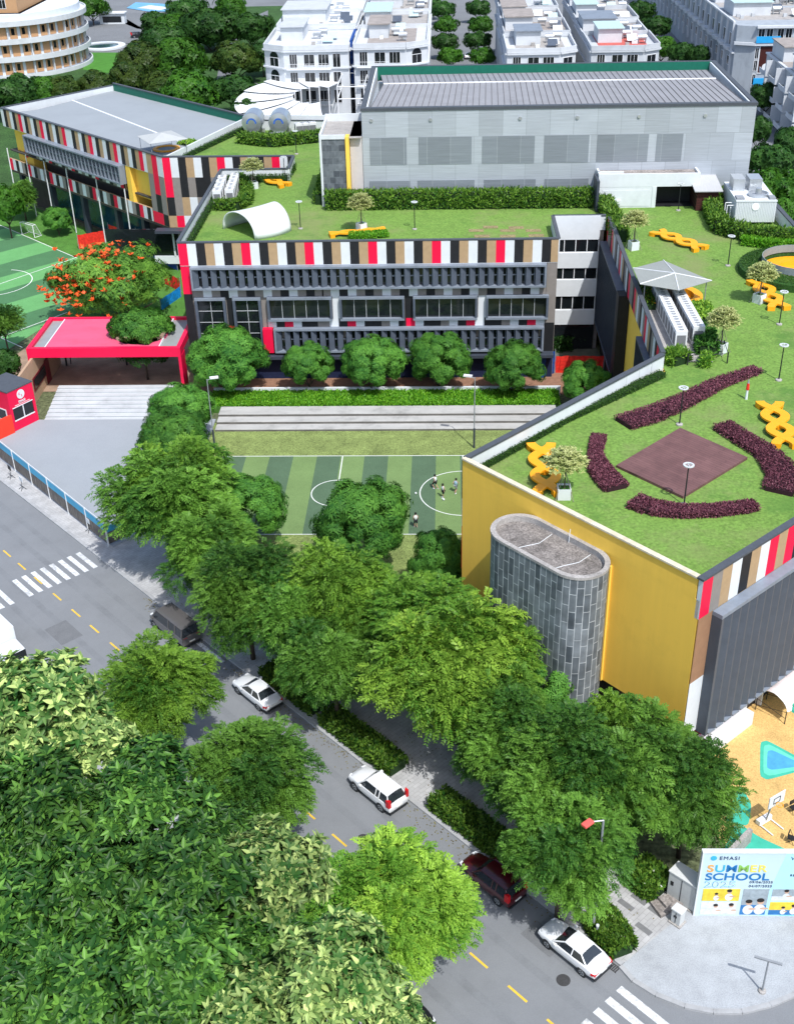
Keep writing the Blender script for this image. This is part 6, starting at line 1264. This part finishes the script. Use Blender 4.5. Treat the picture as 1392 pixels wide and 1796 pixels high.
b = MB(); b.path([(-.5,-.6,.08),(-.5,.5,.08),(.5,.5,.08),(.5,-.6,.08)],.05,6); b.build('base_frame', pipe, hp_); b = MB(); b.box(-.6,.6,.5,.85,.05,.4); b.build('weight_box', pipe, hp_); b = MB(); b.tube((0,.5,.3),(0,.2,2.6),.06,n=8); b.build('post', grey, hp_)
b = MB(); b.box(-.75,.75,-.02,.03,2.1,3.1); bd = b.build('backboard', wwall, hp_); b = MB(); b.path([(-.3,-.03,2.35),(-.3,-.03,2.8),(.3,-.03,2.8),(.3,-.03,2.35),(-.3,-.03,2.35)],.025,4); b.build('target_square', dkmetal, bd)
b = MB(); b.path([(.23*math.cos(i*.4189),-.3+.23*math.sin(i*.4189),2.35) for i in range(16)],.025,5); b.build('rim', orange, hp_)
def chair(px,py,hd,label):
    p = gp(px,py,.13); r = thing('folding_chair',label,'chair',p,hd,'dark folding chairs at the playground edge')
    b = MB(); b.box(-.22,.22,-.2,.22,.42,.46); b.build('seat', dkmetal, r); b = MB(); b.box(-.22,.22,.2,.24,.6,.95); b.build('backrest', dkmetal, r)
    for x in (-.2,.2):
        b = MB(); b.tube((x,-.25,0),(x,.22,.95),.02,n=5); b.build('leg', dkmetal, r); b = MB(); b.tube((x,.28,0),(x,-.15,.45),.02,n=5); b.build('leg', dkmetal, r)
chair(1390,1425,R(30),'dark folding chair at the right edge, upper one'); chair(1386,1478,R(60),'dark folding chair at the right edge just above the billboard')
def cabinet(px,py,w_,d_,h_,label,lid=True):
    p = gp(px,py,.14); r = thing('utility_cabinet',label,'cabinet',p,R(-43)); b = MB(); b.box(-w_/2,w_/2,-d_/2,d_/2,.1,h_); b.build('body', mat('cabinet_grey',(.50,.52,.52),.5,.06,2,dirt=.15), r, bevel=.03)
    b = MB(); b.box(-w_/2-.05,w_/2+.05,-d_/2-.05,d_/2+.05,h_,h_+.12); b.build('lid', mat('lid_grey',(.58,.6,.6),.5,.05,2), r, bevel=.03)
    b = MB(); b.box(-.02,.02,-d_/2-.02,-d_/2-.002,.2,h_-.1); b.box(-w_/2+.2,-w_/2+.4,-d_/2-.025,-d_/2-.002,h_*.55,h_*.7); b.build('door_seam', dkmetal, r); b = MB(); b.box(-w_/2-.1,w_/2+.1,-d_/2-.1,d_/2+.1,0,.1); b.build('plinth', conc, r)
cabinet(1198,1578,1.9,1.0,2.2,'tall grey utility cabinet beside the left edge of the billboard'); cabinet(1187,1618,.65,.55,1.15,'small white junction box on the corner of the pale plaza')
p = gp(1168,1590,.14); b = MB(); b.prism([(-.9,-.6),(.9,-.5),(1,.6),(-.8,.6)],0,.25); b.box(-.3,.2,-.3,.5,.25,.5); o = b.build('rubble_base', concdk); o.location = p; o.rotation_euler = (0,0,.5); tag(o,'broken concrete base between junction box and utility cabinet','rubble')
b = MB(); b.wall(gp(1312,1478),gp(1205,1590),.3,0,1.3); tag(b.build('low_wall', conc, origin=gp(1260,1530)), 'low grey concrete wall between playground and cabinets', 'wall')
for x, y, lb in ((502,985,'weathered timber post standing on dry grass, left one'),(517,1000,'weathered timber post standing on dry grass, right one')):
    p = gp(x,y); b = MB(); b.tube((0,0,0),(0,0,1.6),.14,.09,7); b.tube((0,0,1.6),(.02,0,1.9),.09,.02,7); o = b.build('timber_post', bark); o.location = p; tag(o,lb,'post')

# ---------------------------------------------------------------- the district behind the school
b = MB(); 
for pts in (((-140,205),(-45,205),(-45,300),(-70,345),(-140,345)),((-75,345),(-44,300),(-44,430),(-75,430))): b.prism(list(pts),0,.06)
struct('park_ground', b, mat('park_soil',(.035,.085,.02),.95,.4,.2,bump=.3,fine=3), 'green park ground among the trees behind the west wing')
b = MB(); b.poly([(*gp(x,y)[:2],.09) for x,y in ((146,92),(215,92),(232,110),(190,128),(146,122))]); struct('park_lawn', b, mat('park_lawn',(.06,.20,.025),.95,.2,.5), 'bright park lawn below the round fountain')
for lb, pts in (('grey park road with the black car and fountain',((110,20),(200,20),(250,50),(245,75),(130,80),(120,60))),('curving grey road at the top of the park',((170,22),(230,28),(330,45),(420,40),(470,18),(470,32),(420,58),(330,66),(240,50))),('grey park path running down between the dark trees',((395,60),(420,60),(405,130),(390,170),(375,170),(385,110)))):
    b = MB(); b.poly([(*gp(x,y)[:2],.12) for x,y in pts]); struct('park_road', b, MATS['far_asphalt'], lb)
p = gp(180,82,.1); r = thing('fountain','round white fountain basin with dark water beside the curved building','fountain',p)
b = MB(); b.lathe([(6.6,0),(6.6,.5),(4.6,.55),(4.6,.1)],40); b.build('basin', wwall, r); b = MB(); b.lathe([(4.6,.3),(0,.3)],40); b.build('water', mat('fountain_water',(.03,.07,.09),.08,.3,1,spec=.6), r)
b = MB(); b.poly([(*gp(x,y)[:2],.14) for x,y in ((222,14),(238,4),(280,6),(322,10),(312,20),(260,20))]); b.poly([(*gp(x,y)[:2],.15) for x,y in ((240,14),(262,9),(300,13),(280,18))],1); struct('splash_pool', b, [mat('pool_blue',(.10,.35,.62),.3,.3,.3), wmark], 'blue and white splash pool at the top edge')
car('black car on the park road beyond the fountain','car',(*gp(243,62,.6)[:2],.12),R(20),bk,'suv',None)
car('white car parked in the street between the house rows','car',(*gp(820,97,.6)[:2],.012),R(90),wp,'sedan',None)
p = gp(198,42,0); r = thing('gate_kiosk','small white kiosk beside the park road','kiosk',p); b = MB(); b.box(-4,4,-.3,2.5,0,3.2); b.build('wall', wwall, r); b = MB(); b.box(-4.3,4.3,-.8,3,3.2,3.5); b.build('roof', white, r); b = MB(); b.box(-3,3,-.33,-.305,.6,2.4); b.build('window', glass, r)
house_w = mat('house_white',(.55,.58,.61),.75,.07,.5,dirt=.15); house_g = mat('house_grey',(.46,.49,.52),.8,.1,.5,dirt=.2); terrace_m = mat('terrace_tile',(.30,.27,.25),.8,.25,.6); redroof = mat('red_terrace',(.48,.11,.09),.7,.15,.6); tealpan = mat('pale_glass_roof',(.45,.60,.60),.2,.1,1)
def hwin(par, x0, z0, w_, h_, arch=False, bars=2, face='y', y=0.):
    """front window at local y, or on the left side when face is x"""
    b = MB(); t = .1
    b.box(x0-t,x0+w_+t,y-.08,y-.005,z0-t,z0); b.box(x0-t,x0+w_+t,y-.08,y-.005,z0+h_,z0+h_+t); b.box(x0-t,x0,y-.08,y-.005,z0,z0+h_); b.box(x0+w_,x0+w_+t,y-.08,y-.005,z0,z0+h_)
    for i in range(1,bars): xx = x0+w_*i/bars; b.box(xx-.03,xx+.03,y-.06,y-.03,z0,z0+h_)
    if arch:
        n = 12; V = [(x0+w_/2+w_/2*math.cos(math.pi*i/n),y-.02,z0+h_+t+.002+w_/2*math.sin(math.pi*i/n)) for i in range(n+1)]; b.add(V,[tuple(range(n+1))],1)
    b.box(x0,x0+w_,y-.025,y-.006,z0,z0+h_,1)
    if face == 'x': b.v = [(v[1],-v[0],v[2]) for v in b.v]
    return b.build('window',[pipe,glass],par)
def clutter(par, x0, x1, y0, y1, z, gq, dens=1., colour=None):
    b = MB(); b.box(x0+.3,x1-.3,y0+.3,y1-.3,z,z+.03); b.build('terrace', colour or gq.choice([terrace_m, house_g, conc]), par)
    xm = x0+(x1-x0)*gq.uniform(.35,.6); b = MB(); b.box(x0+.5,xm,y0+(y1-y0)*.35,y1-1,z+.04,z+2.9); b.build('stair_house', house_w, par); b = MB(); b.box(x0+.2,xm+.4,y0+(y1-y0)*.35-.6,y1-.7,z+2.9,z+3.1); b.build('stair_roof', gq.choice([house_g, slate_lt, tealpan, terrace_m]), par)
    for i in range(int(2*dens)):
        x = gq.uniform(xm+.5,x1-2); y = gq.uniform(y0+2,y1-3); b = MB(); b.tube((x,y,z+1.3),(x+1.8,y,z+1.3),.6,n=12); b.box(x+.1,x+.2,y-.5,y+.5,z+.04,z+.75); b.box(x+1.6,x+1.7,y-.5,y+.5,z+.04,z+.75); b.build('water_tank', steel, par)
    for i in range(int(2*dens)):
        x = gq.uniform(xm+.3,x1-2.6); y = gq.uniform(y0+1,y1-4); b = MB(); b.add([(x,y,z+.5),(x+2.2,y,z+.5),(x+2.2,y+2.2,z+1.5),(x,y+2.2,z+1.5)],[(0,1,2,3)],0); b.add([(x,y,z+.46),(x+2.2,y,z+.46),(x+2.2,y+2.2,z+1.46),(x,y+2.2,z+1.46)],[(3,2,1,0)],0); b.build('roof_panel', gq.choice([tealpan, slate, house_g, white]), par)
    for i in range(int(3*dens)):
        x = gq.uniform(x0+1,x1-1.5); y = gq.uniform(y0+.6,y0+(y1-y0)*.3); b = MB(); b.box(x,x+.8,y,y+.6,z+.04,z+.7); b.build('roof_unit', gq.choice([house_g, conc, pipe]), par)
def house(x, y, w_, d_, h_, label, group, seed, cham=0, cols=4, arch=False, side=True, colour=None, wallm=None, roofc=None, fl=3.7, name='row_house'):
    gq = random.Random(seed); wallm = wallm or house_w
    r = thing(name,label,'house',(x,y,0),0,group); b = MB(); c = abs(cham)
    fp = [(0,0),(w_,0),(w_,d_),(0,d_)] if not cham else ([(c,0),(w_,0),(w_,d_),(0,d_),(0,c*.7)] if cham < 0 else [(0,0),(w_-c,0),(w_,c*.7),(w_,d_),(0,d_)])
    b.prism(fp,0,h_); b.build('wall', wallm, r)
    b = MB(); k = len(fp)
    for i in range(k):
        p_ = Vector(fp[i]); q_ = Vector(fp[(i+1)%k]); b.wall(p_,q_,.3,h_,h_+.95)
        for zz in (h_-.35,h_-fl-.1): 
            d2 = (q_-p_).normalized(); n2 = Vector((d2.y,-d2.x)); b.prism([p_+n2*.01,q_+n2*.01,q_+n2*.42,p_+n2*.42],zz,zz+.28)
    b.build('parapet', wallm, r)
    nf = int(h_/fl)
    xa, xb_ = (c if cham < 0 else 0)+.8, (w_-c if cham > 0 else w_)-.8
    for f_ in range(min(nf,3)):
        z0 = h_-fl*(f_+1)+.6
        for i in range(cols): ww_ = (xb_-xa)/cols; hwin(r, xa+i*ww_+ww_*.15, z0 if i % 3 else z0-.4, ww_*.7 if i % 3 else ww_*.5, 2.2 if i % 3 else 2.7, False, 2 if i % 2 else 3)
        b = MB(); b.path([(xa,-.9,z0+.45),(xa+(xb_-xa)*.7,-.9,z0+.45)],.04,4); b.box(xa-.2,xa+(xb_-xa)*.75,-1.05,-.44,z0-.75,z0-.6)
        for i in range(14): xx = xa+(xb_-xa)*.7*i/13; b.box(xx-.02,xx+.02,-.92,-.88,z0-.6,z0+.45)
        b.build('balcony', pipe, r)
        if cham:
            o = hwin(r, -1.2, z0-.3, 2.4, 1.7 if arch else 2.2, arch); ca = (fp[-1],fp[0]) if cham < 0 else (fp[1],fp[2]); p_ = Vector(ca[0]); q_ = Vector(ca[1]); o.location = ((p_.x+q_.x)/2,(p_.y+q_.y)/2,0); o.rotation_euler = (0,0,math.atan2(q_.y-p_.y,q_.x-p_.x))
    clutter(r,0+c*.5,w_-c*.5,c,d_,h_,gq,1,roofc)
    return r
gv = 'white villas behind the tensile canopy'
house(-38.8,265,18.5,24,14.2,'white corner villa with arched window left above the tensile canopy',gv,1,-4.5,4,True,roofc=house_w)
house(-38.5,289.2,18.2,22,14.8,'white villa with bare pale roof behind the arched corner villa',gv,2,0,3,roofc=white); house(-38.2,311.4,18,22,14.2,'white villa at the top edge, third in the left row',gv,3,0,3,roofc=white); house(-38,333.6,18,22,14,'white villa at the top edge, fourth in the left row',gv,13,0,3,roofc=white)
house(-19.2,264,15.6,24,14.6,'white villa with arched corner window right of the blue sheeting',gv,4,4.5,3,True); house(-19,288.2,15.4,22,14.2,'white villa with crowded roof terrace behind the right corner villa',gv,5,0,3); house(-19,310.4,15.4,22,14.6,'white villa at the top edge above the crowded roof terrace',gv,6,0,3)
sh_ = thing('blue_sheeting','blue sheeting hung in the gap between the two villa rows','tarp',(-19.9,268,0)); b = MB(); b.box(-.35,.3,0,.1,6,15.5); b.box(-.3,.3,.11,14,15.5,15.6); b.build('sheet', blue, sh_)
gr_ = 'terraced houses right of the tree lined street'
for i, (xx, w_) in enumerate(((13.2,14.6),(30.6,14.4))):
    for j in range(4):
        lb = [['grey white terraced house with dark roof edge, nearest in the left terrace','pale terraced house with cluttered roof, second in the left terrace','pale terraced house near the top edge, third in the left terrace','pale terraced house at the top edge, last in the left terrace'],['white terraced house with red terrace floor, nearest in the right terrace','white terraced house with plants on its roof, second in the right terrace','white terraced house near the top edge, third in the right terrace','white terraced house at the top edge, last in the right terrace']][i][j]
        house(xx+.15*j,262+18.2*j-i*1.5,w_,18,13.4+.5*((i+j)%2),lb,gr_,20+i*7+j,(3.5 if j == 0 else 0),3,False,wallm=house_w if (i+j) % 2 == 0 else house_g,roofc=redroof if (i,j) == (1,0) else None)
# long building on the right with repeated bays along the street
lg = thing('apartment_row','long pale apartment row with repeated bays and a brown sign panel at its end','apartment building',(65.5,284,0))
b = MB(); b.prism([(0,0),(0,140),(24,140),(24,4),(12,-2),(4,-2)],0,14.6); b.build('wall', mat('bay_grey',(.33,.37,.41),.8,.12,.4,dirt=.25,stretch=(1,1,.4)), lg)
b = MB()
for i in range(20):
    y = 2+i*6.6; b.box(-.5,-.01,y,y+.5,3,15.0)
    b.box(-.45,-.01,y+.51,y+6.59,14.7,15.1)
b.box(-.6,.3,0,140,8.6,8.9); b.build('bay_frame', house_w, lg)
for i in range(20):
    y = 2+i*6.6
    for z in (9.6,5.4):
        o = hwin(lg,0,z,2.0,2.6 if z > 9 else 1.8); o.rotation_euler = (0,0,R(-90)); o.location = (0,y+4.6,0)
        if z > 9: b = MB(); b.box(-1.0,-.02,y+1.6,y+5.8,z-.9,z-.2); b.build('balcony', house_w, lg)
b = MB(); b.prism([(3.8,-2.6),(12.2,-2.6),(24.5,3.6),(24.5,4),(12.1,-2.02),(3.9,-2.02),(-.4,-.01),(-.4,-.6)],10.6,11.2); b.prism([(3.8,-3.0),(12.2,-3.0),(13,-2.02),(3.9,-2.02)],14.3,14.8); b.build('balcony_slab', house_w, lg)
b = MB(); b.box(3.9,9.2,-2.75,-2.65,11.2,12.6); b.build('banner', mat('banner_blue',(.02,.32,.66),.5,.1,1), lg); b = MB(); b.box(4.5,8.5,-2.4,-2.01,2.2,3.6); b.build('awning', MATS['banner_blue'], lg)
b = MB(); b.box(5.2,8.4,-2.1,-2.01,4.8,10.3); sg = b.build('sign_panel', mat('sign_brown',(.055,.014,.012),.5,.15,1), lg); b = MB(); b.lathe([(0,0),(.75,0),(.75,.05),(0,.05)],24); b.v = [(v[0]+6.8,-v[2]-2.11,v[1]+6.0) for v in b.v]; b.build('emblem', white, sg); b = MB(); b.box(5.0,5.19,-2.16,-2.01,4.6,10.5); b.box(8.41,8.6,-2.16,-2.01,4.6,10.5); b.box(5.2,8.4,-2.16,-2.01,4.6,4.79); b.build('sign_frame', white, sg)
for x, w_ in ((4.2,.7),(8.8,1.2),(10.3,1.5)):
    for z in (2.2,5.2,7.8): hwin(lg,x,z,w_,2.2,y=-2.0)
for x in (4.4,6.2,8.6,10.4): hwin(lg,x,11.5,1.3,2.5,y=-2.0)
clutter(lg,1,23,6,24,14.6,random.Random(5),2.5); clutter(lg,1,23,26,46,14.6,random.Random(6),2.5); clutter(lg,1,23,48,70,14.6,random.Random(8),2.5); clutter(lg,1,23,72,100,14.6,random.Random(9),2)
tr2 = thing('white_tower_house','tall white house rising at the upper right edge behind the blue banner','house',(88,312,0)); b = MB(); b.box(0,14,0,20,0,20); b.build('wall', house_w, tr2)
for z in (11.5,15.3): 
    for x in (1,4.5): hwin(tr2,x,z,2.2,2.6)
b = MB(); b.box(-.4,14,-.5,20,20,20.4); b.build('roof_edge', house_w, tr2)
# stepped apartments at the lower right of the far district
ap = thing('balcony_block','grey white apartment block with stepped balconies at the right edge','apartment building',(68.5,233,0))
b = MB(); b.box(0,22,0,34,0,11.6); b.build('wall', house_g, ap)
for f_ in range(3):
    for j in range(4):
        y = 1+j*8.2; z = 1.4+f_*3.6
        b = MB(); b.box(-2.0,-.02,y,y+5.4,z,z+.25); b.box(-2.0,-1.88,y,y+5.4,z+.26,z+.9,0); b.box(-1.99,-.02,y-.1,y,z,z+3.2); b.build('balcony', house_w, ap)
        o = hwin(ap,0,z+.4,3.2,2.3,bars=3); o.rotation_euler = (0,0,R(-90)); o.location = (0,y+4.6,0)
    for j in range(3): hwin(ap,2+j*5,1.9+f_*3.6,2.6,2.0)
b = MB(); b.box(-.3,22,-.4,34,11.6,11.9); b.build('roof_edge', house_w, ap); clutter(ap,0,22,1,16,11.9,random.Random(3),1.5); clutter(ap,0,22,17,33,11.9,random.Random(4),1.5)
# curved building, upper left
cb_ = thing('curved_building','white round fronted building with tan window panels at the upper left','building',(-117,333,0)); rad = 21.5
b = MB(); b.lathe([(rad-1.6,0),(rad-1.6,15.2),(0,15.2)],72); b.build('wall', mat('pale_blue_wall',(.60,.66,.72),.8,.06,.6), cb_)
b = MB(); 
for z in (-.2,4.2,8.4,12.6): b.lathe([(rad-1.6,z),(rad,z),(rad,z+1.25),(rad-.3,z+1.25),(rad-.3,z+.9),(rad-1.6,z+.9)],72)
b.build('band', house_w, cb_)
tanp = mat('tan_shutter',(.46,.27,.14),.7,.08,1)
for f_, z in enumerate((1.05,5.35,9.55)):
    for j in range(26):
        a = R(-112+j*7.6); q = rad-1.55
        b = MB(); b.box(-.95,.95,-.08,-.005,0,2.9,0)
        if (j+f_) % 3 != 1: b.box(-.5,.3,-.1,-.081,.9,2.5,1)
        if j % 2: b.box(1.1,1.35,-.6,-.005,-.1,3.05,2)
        o = b.build('window',[tanp,glass,house_w],cb_); o.location = (math.cos(a)*q,math.sin(a)*q,z); o.rotation_euler = (0,0,a+math.pi/2)
b = MB(); b.box(-18,9,-15,12,15.21,19.2); b.build('upper_storey', tanp, cb_); b = MB(); b.box(-19,10,-16.5,13,14.9,15.2); b.build('upper_slab', house_w, cb_)
for j in range(6): hwin(cb_,-15.5+j*4,16.3,1.6,2,y=-15.0)
# tensile canopy ring
tc_ = gp(556,168,8); tn = thing('tensile_canopy','ring of white tensile sails on steel posts behind the steel water tanks','canopy',(tc_.x,tc_.y,0))
ns = 9; sailm = mat('sail_white',(.74,.76,.77),.7,.04,1)
for i in range(ns):
    a0 = R(70+i*23.5); a1 = R(70+(i+1)*23.5+2); b = MB(); nn_ = 6; V = []
    for u in range(nn_+1):
        for v in range(nn_+1):
            a = a0+(a1-a0)*u/nn_; q = 5.2+12.2*v/nn_; z = 7.6+.5*(1-v/nn_)+.35*(u/nn_)-.3*math.sin(math.pi*v/nn_)
            V.append((math.cos(a)*q*.95,math.sin(a)*q*1.5,z))
    b.add(V,[(u*(nn_+1)+v,u*(nn_+1)+v+1,(u+1)*(nn_+1)+v+1,(u+1)*(nn_+1)+v) for u in range(nn_) for v in range(nn_)],0); b.build('sail', sailm, tn, smooth=True)
    b = MB(); b.tube((math.cos(a0)*5,math.sin(a0)*7.9,0),(math.cos(a0)*5,math.sin(a0)*7.9,8.4),.14,n=8); b.tube((math.cos(a0)*16.4,math.sin(a0)*26,0),(math.cos(a0)*16.4,math.sin(a0)*26,7.6),.14,n=8); b.tube((math.cos(a0)*5,math.sin(a0)*7.9,8.2),(math.cos(a0)*16.5,math.sin(a0)*26,7.4),.09,n=6); b.build('frame', pipe, tn)
b = MB(); b.lathe([(6.6,0),(6.6,.35),(0,.35)],32,(tc_.x,tc_.y,.02)); struct('plaza_floor', b, concdk, 'round plaza floor inside the tensile canopy ring')
fr = thing('steel_frame','open steel frame between tensile canopy and mesh hall','frame',(-22,252,0)); b = MB()
for x in (0,5.5): 
    for y in (0,14): b.tube((x,y,0),(x,y,9.2),.15,n=6)
for z in (9.2,6.8): b.path([(0,0,z),(5.5,0,z),(5.5,14,z),(0,14,z),(0,0,z)],.12,6)
b.build('beam', pipe, fr)
wq = thing('garden_wall','white wall behind the steel water tanks on the far roof','wall',(-31,189.6,L)); b = MB(); b.wall((0,0),(15.7,-1.4),.3,-2,2.3); b.build('wall', wwall, wq)
# trees of the park and streets behind
gp_ = 'dark trees of the park behind the west wing'
bgt = [(290,75,40,0,'large dark park tree left of the top road bend'),(370,52,48,0,'tall dark park tree under the top edge'),(330,22,34,0,'dark tree at the top edge left of the road bend'),(250,110,44,2,'brownish park tree right of the fountain lawn'),(312,105,48,1,'full green park tree in the middle of the grove'),(225,135,34,2,'olive tree just above the green roof fascia'),(330,165,48,1,'bright green park tree beside the green roof fascia'),(285,150,32,2,'olive brown tree under the middle of the grove'),(415,105,40,2,'brown leaved tree beside the path near the canopy'),(410,160,36,0,'dark tree left of the tensile canopy'),(430,200,24,0,'small dark tree at the corner of the tensile canopy'),(170,150,32,2,'olive tree in front of the curved building'),(110,158,30,2,'olive tree below the curved facade'),(30,165,44,0,'dark tree at the left edge below the curved building'),(75,160,32,1,'green tree left below the curved building'),(160,12,28,1,'feathery tree beside the white kiosk'),(272,40,26,0,'dark tree at the splash pool'),(440,50,34,0,'dark tree at the top edge left of the villas'),(460,95,26,0,'dark narrow tree against the arched villa'),(405,15,28,1,'green tree at the top edge by the road bend'),(300,45,24,1,'green tree right of the black car'),
 (10,360,30,1,'tree at the left edge beside the west wing'),(495,210,12,1,'small bush by the white wall')]
for x, y, r_, v, lb in bgt: put_tree('grove_tree',x,y,r_,lb,v,5.4 if r_ > 20 else 2,group=gp_)
gs = 'trees lining the street between house rows'
for i, (x, y, r_) in enumerate(((778,18,20),(782,45,20),(780,75,22),(790,100,20),(838,15,20),(842,45,20),(838,72,22),(845,100,20),(760,10,14))): put_tree('grove_tree',x,y,r_,'round street tree between villas and terraces, %s from the top' % ['left row, first','left row, second','left row, third','left row, fourth','right row, first','right row, second','right row, third','right row, fourth','half cut one'][i],[0,1][i % 2],4,group=gs)
for x, y, r_, v, lb in ((1122,20,24,0,'dark tree in the street right of the terraces, at the top'),(1150,48,26,0,'dark tree in the right street below the first'),(1160,85,26,1,'bright green tree in the right street above the hall roof'),(1195,95,22,0,'dark tree beside the bay facade above the hall roof'),(1225,100,18,0,'small dark tree at the foot of the bay facade'),(1340,110,26,0,'dark tree in front of the brown sign panel'),(1345,170,30,0,'dark tree between hall and balcony block'),(1352,285,40,0,'dark tree right of the mesh hall corner'),(1385,250,30,0,'dark tree under the balcony block'),(1340,330,34,1,'green tree beside the container and hall'),(1388,330,40,1,'green tree at the right edge behind the roof wall'),(1330,230,22,0,'dark tree in the shade of the hall corner'),(1375,380,30,1,'green tree just outside the capped roof wall')):
    put_tree('grove_tree',x,y,r_,lb,v,5,group='trees right of the mesh hall')
put_tree('street_tree',38,345,30,'thin tree at the far end of the west wing by the goal',None,4); put_tree('mango_tree',100,385,26,'small staked tree between goal and west wing',None,2.6); put_tree('street_tree',5,568,32,'feathery tree at the left edge above the red canopy',None,4); put_tree('grove_tree',10,640,26,'dark tree behind the guard house roof',0,3.4)
for i in range(3):
    T = TREES['grove_tree']
for K_ in ('street_tree','bright_street_tree','mango_tree','grove_tree','broadleaf_tree','flame_tree'):
    for o, used in zip(TREES[K_][0], TREES[K_][1]):
        if not used:
            for ch in KIDS.get(o.name,[]): bpy.data.objects.remove(ch)
            bpy.data.objects.remove(o)
# trim labels to sixteen words
for o in C.objects:
    if 'label' in o.keys() and len(o['label'].split()) > 16: print('LONG', o.name, o['label'])
